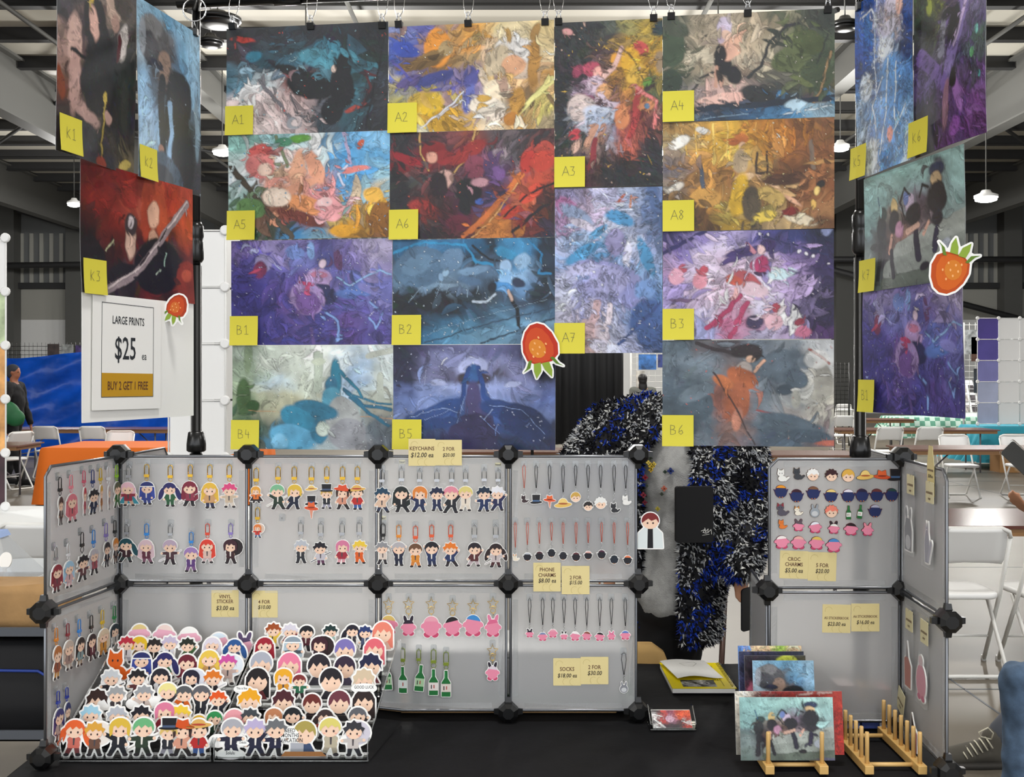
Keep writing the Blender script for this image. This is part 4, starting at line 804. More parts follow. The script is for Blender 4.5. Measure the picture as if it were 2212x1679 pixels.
# side rows
KFL = Fr((KL1.x, KL1.y, 2.487), Vector((KL0.x - KL1.x, KL0.y - KL1.y, 0)))
LK = (KL0 - KL1).length
K3F = Fr((ax(172, 2.70), 2.70, 0), Vector((ax(414, 3.17) - ax(172, 2.70), 0.47, 0)))
LK3 = (Vector((ax(414, 3.17), 3.17)) - Vector((ax(172, 2.70), 2.70))).length
KFR = Fr((KR0.x, KR0.y, 2.496), Vector((KR1.x - KR0.x, KR1.y - KR0.y, 0)))
LKR = (KR1 - KR0).length
K7F = Fr((ax(1868, 3.0), 3.0, 0), Vector((ax(2084, 2.53) - ax(1868, 3.0), -0.47, 0)))
LK7 = (Vector((ax(1868, 3.0), 3.0)) - Vector((ax(2084, 2.53), 2.53))).length
SIDE = [('K1', KFL, LK * 0.25, 2.487, LK / 2, 0.4826, 'charcoal and black', 'left row'), ('K2', KFL, LK * 0.75, 2.487, LK / 2, 0.4826, 'pale blue and black', 'left row'),
        ('K3', K3F, LK3 / 2, 2.086, LK3, 0.333, 'deep red with chain', 'left row'),
        ('K5', KFR, LKR * 0.25, 2.496, LKR / 2, 0.4826, 'bright blue and white', 'right row'), ('K6', KFR, LKR * 0.75, 2.496, LKR / 2, 0.4826, 'purple and green', 'right row'),
        ('K7', K7F, LK7 / 2, 2.096, LK7, 0.313, 'turquoise sky over stone', 'right row'), ('B1', K7F, LK7 / 2, 1.776, LK7, 0.327, 'violet snowflake', 'right row')]
for k, (nm, G, u, z, w, h, what, row) in enumerate(SIDE):
    F = G.sub(u, z - G.o.z, 0.0015 * (k % 2))
    if nm in ('K3', 'K7') or (nm == 'B1'):
        F = G.sub(u, z - G.o.z, 0.006 if nm == 'B1' else 0.003)
    art_print('art_print', F, w, h, ART[nm], 41 + k, '%s abstract print marked %s in the side row %s' % (what, nm, 'above the price sign' if row == 'left row' else 'above the air fresheners'),
              'prints hung in the side rows', curl=0.009)
    s = 0.088
    sticky(F, -w / 2 + s * 0.46, -h / 2 + s * (0.5 if nm not in ('K2', 'K5', 'K3') else 0.47), s, nm, what + (' side' if nm == 'B1' else ''), 0.011)
# white sheet and the price sign
F = K3F.sub(LK3 / 2, 1.757, 0.006)
tag(MB().flat(F, rrect(LK3, 0.325, 0.001, 1), -0.0006, 0.0006).build('backing_sheet', 'paper'), 'blank white backing sheet hanging under the red print K3', 'paper')
G = F.sub(-LK3 / 2 + 0.176, 0.012, 0.006, -0.012)
ps = thing('price_sign', 'white price sign reading LARGE PRINTS $25 ea, BUY 2 GET 1 FREE', 'sign', G.p(0, -0.14))
W_, H_ = 0.288, 0.292
psh = MB().flat(G, rrect(W_, H_, 0.001, 1), 0, 0.001).build('sheet', 'paper', ps)
mb = MB(); bw, bh, oy = 0.218, 0.242, 0.008
ribbon(mb, G, [(-bw / 2, oy + bh / 2), (bw / 2, oy + bh / 2), (bw / 2, oy - bh / 2), (-bw / 2, oy - bh / 2), (-bw / 2, oy + bh / 2)], 0.0016, 0.0016)
mb.build('border', 'dark_ink', psh)
bar = MB().flat(G, [(-bw / 2 + .001, oy - bh / 2 + .001), (bw / 2 - .001, oy - bh / 2 + .001), (bw / 2 - .001, oy - bh / 2 + 0.062), (-bw / 2 + .001, oy - bh / 2 + 0.062)], 0.0013).build('gold_band', 'gold_ink', ps)
mb = text_mb('LARGE PRINTS', G, 0, oy + bh / 2 - 0.052, 0.029, 0.0017, bold=0.008, xs=0.72)
text_mb('$25', G, -0.012, oy - 0.022, 0.083, 0.0017, bold=0.008, xs=0.72, mb=mb)
text_mb('ea', G, 0.068, oy - 0.022, 0.03, 0.0017, xs=0.8, mb=mb)
mb.build('lettering', 'dark_ink', psh)
text_mb('BUY 2 GET 1 FREE', G, 0, oy - bh / 2 + 0.019, 0.031, 0.0019, bold=0.008, xs=0.70).build('lettering', 'brown_ink', bar)

# strawberry stickers
def poly_sticker(name, F, shapes, label, border, cat='sticker', group=None, thick=0.0012):
    """white-bordered cut-out sticker made of coloured shapes (polygon, colour); one mesh"""
    mb = MB(); cutout(mb, F, shapes, border, thick)
    return tag(mb.build(name, 'satin'), label, cat, group)

# ---------------------------------------------------------------- cut-out engine
def ellp(cx, cy, rx, ry, rot=0.0, n=14, a0=0, a1=360):
    c, s = math.cos(math.radians(rot)), math.sin(math.radians(rot)); r = []
    full = (a1 - a0) >= 360
    for i in range(n if full else n + 1):
        a = math.radians(a0 + (a1 - a0) * i / n)
        x, y = rx * math.cos(a), ry * math.sin(a)
        r.append((cx + x * c - y * s, cy + x * s + y * c))
    return r
def caps(x0, y0, x1, y1, r0, r1=None, n=5):
    r1 = r0 if r1 is None else r1
    an = math.degrees(math.atan2(y1 - y0, x1 - x0))
    return arc((x0, y0), r0, an + 90, an + 270, n) + arc((x1, y1), r1, an - 90, an + 90, n)
def outline(polys, border, res=46):
    """outer loops of the union of polygons grown by border (marching squares)"""
    xs = [p[0] for q in polys for p in q]; ys = [p[1] for q in polys for p in q]
    x0, x1, y0, y1 = min(xs) - border * 2.2, max(xs) + border * 2.2, min(ys) - border * 2.2, max(ys) + border * 2.2
    st_ = max(x1 - x0, y1 - y0) / res
    nx, ny = int((x1 - x0) / st_) + 2, int((y1 - y0) / st_) + 2
    gx = x0 + np.arange(nx) * st_; gy = y0 + np.arange(ny) * st_
    X, Y = np.meshgrid(gx, gy)
    D = np.full(X.shape, 1e9)
    for q in polys:
        A = np.array(q); B = np.roll(A, -1, 0)
        ex, ey = (B - A)[:, 0], (B - A)[:, 1]
        PX, PY = X[..., None] - A[:, 0], Y[..., None] - A[:, 1]
        t = np.clip((PX * ex + PY * ey) / (ex * ex + ey * ey + 1e-12), 0, 1)
        d = np.sqrt(((PX - t * ex) ** 2 + (PY - t * ey) ** 2).min(-1))
        c = ((A[:, 1] > Y[..., None]) != (B[:, 1] > Y[..., None])) & (PX < ex * PY / np.where(np.abs(ey) < 1e-12, 1e-12, ey))
        D = np.minimum(D, np.where(c.sum(-1) % 2 == 1, -d, d))
    D = D - border
    segs = {}
    ins = D < 0
    def key(j, i, ax_):
        return (j, i, ax_)
    def pos(k):
        j, i, a = k
        if a == 0:
            f = D[j, i] / (D[j, i] - D[j, i + 1]); return (gx[i] + f * st_, gy[j])
        f = D[j, i] / (D[j, i] - D[j + 1, i]); return (gx[i], gy[j] + f * st_)
    code = ins[:-1, :-1] * 1 + ins[:-1, 1:] * 2 + ins[1:, 1:] * 4 + ins[1:, :-1] * 8
    T = {1: [(3, 0)], 2: [(0, 1)], 3: [(3, 1)], 4: [(1, 2)], 5: [(3, 2), (1, 0)], 6: [(0, 2)], 7: [(3, 2)], 8: [(2, 3)], 9: [(2, 0)], 10: [(0, 3), (2, 1)], 11: [(2, 1)], 12: [(1, 3)], 13: [(1, 0)], 14: [(0, 3)]}
    for j, i in zip(*np.nonzero((code > 0) & (code < 15))):
        e = {0: (j, i, 0), 1: (j, i + 1, 1), 2: (j + 1, i, 0), 3: (j, i, 1)}
        for a, b in T[int(code[j, i])]:
            segs[e[a]] = e[b]
    loops = []
    while segs:
        k0 = next(iter(segs)); lp = []; k = k0
        while k in segs:
            n_ = segs.pop(k); lp.append(pos(k)); k = n_
        if len(lp) > 5:
            ar = sum(lp[i - 1][0] * lp[i][1] - lp[i][0] * lp[i - 1][1] for i in range(len(lp))) / 2
            loops.append((ar, lp))
    big = max(abs(a) for a, _ in loops)
    sg = 1 if max(loops, key=lambda q: abs(q[0]))[0] > 0 else -1
    out = []
    for a, lp in loops:
        if a * sg > 0.02 * big:
            n_ = len(lp)
            sm = [((lp[i - 1][0] + 2 * lp[i][0] + lp[(i + 1) % n_][0]) / 4, (lp[i - 1][1] + 2 * lp[i][1] + lp[(i + 1) % n_][1]) / 4) for i in range(n_)]
            sm = sm[::2] if n_ > 60 else sm
            out.append(sm if sg > 0 else sm[::-1])
    return out
def cutout(mb, F, shapes, border, thick, back='f4f3f0', sc=1.0):
    polys = [p for p, c in shapes]
    for lp in outline(polys, border):
        mb.flat(F, [(x * sc, y * sc) for x, y in lp], 0, thick, back)
    for i, (p, c) in enumerate(shapes):
        mb.flat(F, [(x * sc, y * sc) for x, y in p], thick + 0.00012 * (i + 1), None, c)
def strawberry(up, hue):
    sh = []
    body = [(0.0, 0.52), (0.22, 0.5), (0.39, 0.38), (0.45, 0.14), (0.41, -0.12), (0.3, -0.34), (0.14, -0.48), (-0.04, -0.5), (-0.2, -0.42), (-0.35, -0.2), (-0.44, 0.1), (-0.4, 0.36), (-0.22, 0.5)]
    sh.append((body, hue[0]))
    sh.append(([(x * 0.8 + 0.03, y * 0.86 + 0.03) for x, y in body], hue[1]))
    sh.append((ellp(0.08, 0.12, 0.2, 0.25, 20), hue[2]))
    for (x, y) in ((0.1, 0.25), (0.2, 0.12), (0.02, 0.1), (0.12, -0.02), (0.22, 0.3), (-0.08, 0.25), (0.0, -0.14), (-0.15, 0.05)):
        sh.append((ellp(x, y, 0.022, 0.034, 20, 8), 'f0b070'))
    for (x, y, a) in ((-0.24, 0.56, 150), (-0.06, 0.66, 105), (0.14, 0.64, 65), (0.3, 0.54, 25)):
        r = math.radians(a)
        sh.append(([(x - 0.1 * math.sin(r) + 0.02, y - 0.16), (x - 0.09 * math.sin(r) + 0.1 * math.cos(r), y + 0.06 * math.sin(r)), (x + 0.27 * math.cos(r), y + 0.24 * math.sin(r)), (x + 0.1 * math.sin(r) + 0.12 * math.cos(r), y + 0.02), (x + 0.12 * math.sin(r), y - 0.16)], '5f7f28' if a in (150, 25) else '8aa43a'))
    if not up:
        pass
    return sh
for (G, px, py, s, rot, hue, lab) in ((K3F, 372, 662, 0.062, 2.75, ('a83a18', 'c2481c', 'cc6a2a'), 'strawberry cut-out sticker on the corner between K3 and the white sheet'),
                                      (WALL, 1167, 742, 0.115, 3.35, ('b8321c', 'c84a24', 'd8842c'), 'large strawberry cut-out sticker over the corner of prints B2 and B5'),
                                      (K7F, 2062, 594, 0.095, -0.35, ('b84a14', 'cc5f18', 'd07a24'), 'strawberry cut-out sticker between print K7 and the side B1 print')):
    u, v = G.hit(px, py)
    Gs = G.sub(u, v, 0.02)
    Gs = Fr(Gs.o, (1, 0.25 if G is K3F else -0.3 if G is K7F else 0.0, 0)).sub(0, 0, 0.012 if G is WALL else 0.03, rot)
    poly_sticker('strawberry_sticker', Gs, [([(x * s, y * s) for x, y in p], c) for p, c in strawberry(True, hue)], lab, 0.0048, group='strawberry stickers')

# binder clips with wire hangers on the crossbar
def binder_clip(px, py, lab, F=WALL, zbar=BARZ):
    u, v = F.hit(px, py)
    c = F.p(u, v, 0.004)
    t = thing('binder_clip', lab, 'clip', c - Vector((0, 0, 0.012)), group='binder clips along the crossbar')
    G = Fr(c, F.u)
    w = 0.0105
    MB().add([G.p(-w, -0.012, 0.003), G.p(w, -0.012, 0.003), G.p(w, -0.012, -0.008), G.p(-w, -0.012, -0.008), G.p(-w, 0.006, 0.009), G.p(w, 0.006, 0.009), G.p(w, 0.006, -0.014), G.p(-w, 0.006, -0.014)],
             [(0, 3, 2, 1), (4, 5, 6, 7), (0, 1, 5, 4), (1, 2, 6, 5), (2, 3, 7, 6), (3, 0, 4, 7)]).build('jaw', 'black_metal', t)
    for s in (1, -1):
        q = 0.006 * s
        MB().tube([G.p(-0.007, 0.004, q), G.p(-0.005, 0.02, q * 0.8), G.p(-0.003, 0.03, q * .6), G.p(0.003, 0.03, q * .6), G.p(0.005, 0.02, q * .8), G.p(0.007, 0.004, q)], 0.0011, 6).build('handle', 'chrome', t)
    top = Vector((c.x, c.y, zbar)); dh = (zbar - c.z)
    cz = c.z + 0.027 + (dh - 0.005) / 2
    bc = WALL.p(u, 0, -0.075); hy = 0.024
    pts = []
    mid = Vector((c.x * 0.5 + bc.x * 0.5, c.y * 0.5 + bc.y * 0.5, cz))
    for i in range(14):
        a = 2 * math.pi * i / 14
        pts.append(Vector((c.x, c.y - 0.002, cz)) + G.u * (0.016 * math.cos(a)) * 1.0 + Vector((0, 0.05 * (0.5 + 0.5 * math.sin(a)), math.sin(a) * (dh * 0.5 + 0.006))))
    MB().tube(pts, 0.0013, 6, closed=True).build('wire_ring', 'chrome', t)
    return t
for (px, py, lab) in ((503, 56, 'outer left clip of print A1'), (672, 56, 'middle clip of print A1'), (826, 54, 'right clip of print A1'), (862, 52, 'left clip of print A2'), (1012, 50, 'middle clip of print A2'), (1178, 47, 'right clip of print A2'),
                      (1207, 46, 'left clip of print A3'), (1412, 38, 'right clip of print A3'), (1450, 34, 'left clip of print A4'), (1615, 28, 'middle clip of print A4'), (1788, 20, 'right clip of print A4')):
    binder_clip(px, py, 'small black binder clip with chrome handles, ' + lab)
for (Fk, L, labs) in ((KFL, LK, 'pale blue print K2'), (KFR, LKR, 'blue print K5')):
    u = L * 0.96 if Fk is KFL else L * 0.04
    c = Fk.p(u, 2.735 - Fk.o.z)
    t = thing('ring_clip', 'chrome ring with black clip holding %s' % labs, 'clip', c)
    MB().box(c + Vector((-0.01, -0.012, -0.018)), c + Vector((0.01, 0.012, 0.004))).build('jaw', 'black_metal', t, bevel=0.002)
    MB().tube([c + Vector((0.034 * math.cos(a), 0.0, 0.06 + 0.034 * math.sin(a))) for a in [2 * math.pi * i / 24 for i in range(24)]], 0.0022, 6, closed=True).build('ring', 'chrome', t)
    MB().tube([c + Vector((-0.004, 0, 0.004)), c + Vector((0, 0, 0.028)), c + Vector((0.004, 0, 0.004))], 0.0012, 6).build('handle', 'chrome', t)
# ---------------------------------------------------------------- colour names for labels
CNAMES = [('black', '17171a'), ('navy', '24305c'), ('blue', '3a6ac0'), ('light blue', '8ab8dc'), ('teal', '2a6a70'), ('green', '4a8a4a'), ('olive', '6c6c40'), ('yellow', 'e8c848'), ('blond', 'd8b468'), ('orange', 'e0782c'),
          ('red', 'b83030'), ('maroon', '5c2430'), ('pink', 'e08aa0'), ('magenta', 'c0487c'), ('purple', '6a4a9c'), ('lilac', 'b4a4d0'), ('silver', 'c8c8d0'), ('white', 'efefef'), ('grey', '84868a'), ('brown', '6a4430'), ('tan', 'c0a074'), ('salmon', 'e89888')]
CL = [(n, np.array([int(h[i:i + 2], 16) for i in (0, 2, 4)], float)) for n, h in CNAMES]
def cname(h):
    v = np.array([int(h[i:i + 2], 16) for i in (0, 2, 4)], float)
    return min(CL, key=lambda q: np.abs(q[1] - v).sum())[0]
USED = {}
def uniq(label, alts=()):
    """a label no other thing has taken: add a neighbour when needed"""
    if label not in USED:
        USED[label] = 1; return label
    for a in alts:
        q = label + ' ' + a
        if q not in USED:
            USED[q] = 1; return q
    return label

SKIN = 'f0cdb4'
def figure(hair, top, bot, style=0, pose=0, hat=None, shoe=None, extra=None, skin=SKIN, seed=0):
    """plain generic little figure; units: height 1, feet at y=0"""
    rnd = random.Random(seed); sh = []
    shoe = shoe or '2a2428'
    hx, hy = rnd.uniform(-0.03, 0.03), 0.7
    if style == 2:      # long hair behind
        sh.append(([(hx - 0.3, 0.75), (hx - 0.34, 0.3), (hx - 0.2, 0.2), (hx + 0.2, 0.2), (hx + 0.34, 0.3), (hx + 0.3, 0.75)], hair))
    if style == 4:      # two bunches
        sh.append((ellp(hx - 0.34, 0.52, 0.1, 0.26, -18), hair)); sh.append((ellp(hx + 0.34, 0.52, 0.1, 0.26, 18), hair))
    if extra:
        kind, col = extra
        if kind == 'cape':
            sh.append(([(-0.14, 0.5), (0.14, 0.5), (0.44, 0.1), (-0.38, 0.12)], col))
        elif kind == 'rod':
            sh.append((caps(-0.42, 0.14, 0.42, 0.56, 0.02), col))
        elif kind == 'disc':
            sh.append((ellp(0.14, 0.66, 0.36, 0.34), col))
        elif kind == 'bubble':
            sh.append((ellp(-0.36, 0.4, 0.2, 0.14), 'f6f6f4'))
    sp = (0.09, 0.14, 0.18)[pose % 3]
    k = rnd.uniform(-0.05, 0.05)
    for s in (-1, 1):
        fx = s * sp + k
        sh.append((caps(s * 0.075, 0.28, fx, 0.08, 0.075, 0.06), bot)); sh.append((ellp(fx + s * 0.02, 0.045, 0.075, 0.045), shoe))
    ends = {0: ((-0.22, 0.3), (0.22, 0.3)), 1: ((-0.3, 0.44), (0.3, 0.46)), 2: ((-0.24, 0.3), (0.3, 0.66)), 3: ((-0.26, 0.78), (0.26, 0.78)), 4: ((-0.1, 0.36), (0.12, 0.38)), 5: ((-0.34, 0.56), (0.2, 0.3))}[pose % 6]
    for s, e in zip((-1, 1), ends):
        sh.append((caps(s * 0.12, 0.45, e[0], e[1], 0.062, 0.05), top)); sh.append((ellp(e[0] * 1.06, e[1], 0.045, 0.045, 0, 10), skin))
    sh.append(([(-0.13, 0.52), (0.13, 0.52), (0.17, 0.3), (0.15, 0.22), (-0.15, 0.22), (-0.17, 0.3)], top))
    sh.append(([(-0.03, 0.52), (0.03, 0.52), (0.02, 0.3), (-0.02, 0.3)], 'e8e2da' if top < '6' else '4a4448'))
    sh.append((ellp(hx, hy, 0.24, 0.215), skin))
    for s in (-1, 1):
        sh.append((ellp(hx + s * 0.095, hy - 0.06, 0.026, 0.034, 0, 8), '3a2a2c'))
        sh.append((ellp(hx + s * 0.15, hy - 0.115, 0.035, 0.018, 0, 8), 'eda898'))
    # hair cap with a fringe
    up = [(hx + 0.275 * math.cos(math.radians(a)), hy + 0.02 + 0.255 * math.sin(math.radians(a))) for a in range(-20, 201, 20)]
    if style == 3:      # tousled
        up = [(hx + (0.26 if i % 2 else 0.335) * math.cos(math.radians(a)), hy + 0.02 + (0.24 if i % 2 else 0.315) * math.sin(math.radians(a))) for i, a in enumerate(range(-24, 205, 19))]
    fr = [(hx - 0.2, hy + 0.02), (hx - 0.12, hy + 0.09), (hx - 0.05, hy + 0.015), (hx + 0.04, hy + 0.1), (hx + 0.13, hy + 0.03), (hx + 0.2, hy + 0.07)]
    if style == 1:
        up = [(hx + 0.25, hy - 0.2)] + [(hx + 0.28 * math.cos(math.radians(a)), hy + 0.02 + 0.26 * math.sin(math.radians(a))) for a in range(0, 181, 20)] + [(hx - 0.25, hy - 0.2)]
        fr = [(hx - 0.19, hy - 0.14), (hx - 0.17, hy + 0.06)] + fr[1:5] + [(hx + 0.18, hy + 0.04), (hx + 0.19, hy - 0.14)]
    sh.append((up + fr, hair))
    if hat:
        kind, col = hat
        if kind == 'straw':
            sh += [(ellp(hx, hy + 0.13, 0.36, 0.07, 5), col), (ellp(hx, hy + 0.15, 0.2, 0.16, 0, 10, 0, 180), col), (ellp(hx, hy + 0.16, 0.2, 0.03), 'b04030')]
        elif kind == 'tall':
            sh += [(ellp(hx, hy + 0.15, 0.32, 0.05), col), ([(hx - 0.2, hy + 0.14), (hx + 0.2, hy + 0.14), (hx + 0.23, hy + 0.46), (hx - 0.22, hy + 0.46)], col), ([(hx - 0.2, hy + 0.17), (hx + 0.2, hy + 0.17), (hx + 0.2, hy + 0.24), (hx - 0.2, hy + 0.24)], '4a5a78')]
        elif kind == 'brim':
            sh += [(ellp(hx, hy + 0.14, 0.36, 0.07, -6), col), ([(hx - 0.2, hy + 0.14), (hx + 0.2, hy + 0.14), (hx + 0.15, hy + 0.34), (hx, hy + 0.29), (hx - 0.15, hy + 0.34)], col)]
        elif kind == 'cap':
            sh += [(ellp(hx, hy + 0.08, 0.28, 0.2, 0, 12, 0, 180), col), ([(hx - 0.28, hy + 0.06), (hx + 0.28, hy + 0.06), (hx + 0.28, hy + 0.1), (hx - 0.28, hy + 0.1)], 'f0f0ee')]
    return sh
def bust(hair, top, style=0, skin=SKIN, seed=0):
    """plain big head with shoulders"""
    rnd = random.Random(seed); sh = []
    if style == 2:
        sh.append(([(-0.4, 0.7), (-0.42, 0.05), (0.42, 0.05), (0.4, 0.7)], hair))
    sh.append(([(-0.2, 0.26), (0.2, 0.26), (0.36, 0.0), (-0.36, 0.0)], top))
    sh.append((ellp(0, 0.56, 0.35, 0.33), skin))
    for s in (-1, 1):
        sh.append((ellp(s * 0.13, 0.5, 0.026, 0.032, 0, 8), '3a2a2c'))
    up = [((0.39 if style != 3 or i % 2 else 0.46) * math.cos(math.radians(a)), 0.6 + (0.38 if style != 3 or i % 2 else 0.45) * math.sin(math.radians(a))) for i, a in enumerate(range(-18, 199, 18))]
    sh.append((up + [(-0.28, 0.56), (-0.2, 0.7), (-0.08, 0.58), (0.04, 0.72), (0.16, 0.6), (0.28, 0.66)], hair))
    return sh
def round_pal(cap, body='e68aa4', seed=0, ears=None):
    """plain round pink charm with a coloured cap, no face"""
    rnd = random.Random(seed); k = rnd.uniform(-12, 12)
    sh = []
    if ears:
        sh += [(ellp(-0.2, 0.86, 0.1, 0.2, 22), ears), (ellp(0.2, 0.86, 0.1, 0.2, -22), ears)]
    sh += [(ellp(-0.2, 0.1, 0.16, 0.1, -15), 'c8486c'), (ellp(0.2, 0.1, 0.16, 0.1, 15), 'c8486c'), (ellp(-0.38, 0.45, 0.12, 0.09, 40), body), (ellp(0.38, 0.45, 0.12, 0.09, -40), body),
           (ellp(0, 0.42, 0.38, 0.36), body)]
    sh.append(([(0.38 * math.cos(math.radians(a + k)), 0.46 + 0.36 * math.sin(math.radians(a + k))) for a in range(27, 154, 14)], cap))
    return sh
def hat_shape(kind):
    if kind == 'straw':
        return [(ellp(0, 0.3, 0.5, 0.14, 6), 'e0b860'), (ellp(0, 0.34, 0.28, 0.34, 0, 12, 0, 180), 'e8c878'), (ellp(0, 0.38, 0.28, 0.05), 'a85c34')]
    if kind == 'brim':
        return [(ellp(0, 0.3, 0.52, 0.12, -5), 'd8542c'), ([(-0.28, 0.3), (0.28, 0.3), (0.22, 0.72), (0, 0.62), (-0.22, 0.72)], 'e06434'), (ellp(0, 0.36, 0.27, 0.05), '8c3420')]
    if kind == 'cone':
        return hat_shape('brim') + [([(-0.12, 0.2), (0.12, 0.2), (0.04, -0.35), (-0.02, -0.3)], 'd89078')]
    return [(ellp(0, 0.2, 0.5, 0.12, 4), '1c1a1e'), ([(-0.28, 0.2), (0.28, 0.2), (0.33, 0.82), (-0.32, 0.82)], '1e1c20'), ([(-0.28, 0.26), (0.28, 0.26), (0.29, 0.38), (-0.29, 0.38)], '4a6a94')]
def bird(cap, body='25305e'):
    return [([(-0.3, 0.5), (-0.47, 0.6), (-0.34, 0.32)], body), ([(0.3, 0.5), (0.47, 0.6), (0.34, 0.32)], body), (ellp(0, 0.42, 0.38, 0.38), body), ([(-0.1, 0.02), (-0.04, 0.1), (-0.12, 0.12)], 'd8883c'), ([(0.1, 0.02), (0.04, 0.1), (0.12, 0.12)], 'd8883c'),
            ([(0.37 * math.cos(math.radians(a)), 0.5 + 0.36 * math.sin(math.radians(a))) for a in range(28, 153, 12)], cap)]
def cat(col, dark=None):
    d = dark or col
    return [(caps(0.25, 0.12, 0.5, 0.3, 0.1, 0.07), col), (ellp(0.02, 0.22, 0.3, 0.22), col), (ellp(-0.08, 0.6, 0.26, 0.22), col), ([(-0.32, 0.65), (-0.28, 0.95), (-0.12, 0.78)], d), ([(0.16, 0.65), (0.14, 0.95), (-0.04, 0.78)], d),
            (ellp(-0.17, 0.6, 0.03, 0.04, 0, 8), '20202a'), (ellp(0.01, 0.6, 0.03, 0.04, 0, 8), '20202a')]
def face(hair, style=0, skin=SKIN):
    up = [((0.44 if style != 3 or i % 2 else 0.52) * math.cos(math.radians(a)), 0.5 + (0.44 if style != 3 or i % 2 else 0.52) * math.sin(math.radians(a))) for i, a in enumerate(range(-15, 196, 15))]
    return [(ellp(0, 0.46, 0.42, 0.4), skin), (ellp(-0.14, 0.38, 0.05, 0.05, 0, 8), '3a2a2c'), (ellp(0.14, 0.38, 0.05, 0.05, 0, 8), '3a2a2c'), (up + [(-0.3, 0.48), (-0.1, 0.62), (0.06, 0.5), (0.3, 0.6)], hair)]
def bottle(lab='e4e8e0', c='1d6a34'):
    return [([(-0.06, 1.0), (0.06, 1.0), (0.065, 0.72), (0.17, 0.55), (0.17, 0.02), (-0.17, 0.02), (-0.17, 0.55), (-0.065, 0.72)], c), ([(-0.165, 0.5), (0.165, 0.5), (0.165, 0.2), (-0.165, 0.2)], lab),
            (caps(-0.08, 0.4, -0.08, 0.28, 0.02), '3a3a3a'), (caps(0.02, 0.4, 0.02, 0.3, 0.02), 'a8443c'), ([(-0.045, 0.95), (-0.02, 0.95), (-0.02, 0.7), (-0.045, 0.7)], '3f9a58')]
def rabbit(c='8f9298'):
    return [(ellp(-0.17, 0.8, 0.08, 0.2, 8), c), (ellp(0.17, 0.8, 0.08, 0.2, -8), c), (ellp(0, 0.36, 0.36, 0.36), c), (ellp(0, 0.28, 0.24, 0.2), 'c8cacc')]

HOOKM = {}
def hook(F, u, v, lab, sc=1.0):
    """clear adhesive wall hook: plate and peg (local mesh shared by all)"""
    key = tuple(round(q, 3) for q in F.u)
    if key not in HOOKM:
        G = Fr((0, 0, 0), F.u, F.v)
        p = MB().flat(G, rrect(0.017, 0.021, 0.004, 3), 0.0, 0.0016)
        q = MB().tube([G.p(0, -0.001, 0.0016), G.p(0, -0.003, 0.006), G.p(0, -0.001, 0.010), G.p(0, 0.003, 0.0105)], 0.0016, 6)
        r = thing('adhesive_hook', 'x', 'hook'); p.build('plate', 'hook_clear', r, local=True); q.build('peg', 'hook_clear', r, local=True)
        HOOKM[key] = r; o = r
    else:
        o = copy_tree(HOOKM[key])
    o.location = F.p(u, v, 0.0009); o['label'] = lab; o['group'] = 'clear adhesive hooks'
    return o
CLIPC = {'g': 'd2a83c', 's': 'b4b6ba', 'k': '161618', 'p': 'e88a98', 'm': 'd05870', 'n': '1c3470', 'w': 'e8e8ea', 'l': '9ad02c', 'b': '2c86d8', 'r': 'd84830', 'o': 'e08a28', 'v': '8a78c0', 'G': '1e7a3c', 'y': 'd8b42c', 'd': '8a2030', 'B': '2438a0', 'e': '7a8a2c', 'O': 'e05a30'}
CLIPN = {'g': 'gold', 's': 'silver', 'k': 'black', 'p': 'pink', 'm': 'rose', 'n': 'navy', 'w': 'white', 'l': 'lime', 'b': 'blue', 'r': 'red', 'o': 'orange', 'v': 'violet', 'G': 'green', 'y': 'yellow', 'd': 'dark red', 'B': 'royal blue', 'e': 'olive green', 'O': 'coral'}
def clip_mat(k):
    n = 'clip_' + CLIPN[k].replace(' ', '_')
    return mat(n, CLIPC[k], 0.25, 0.9 if k in 'gs' else 0.1)
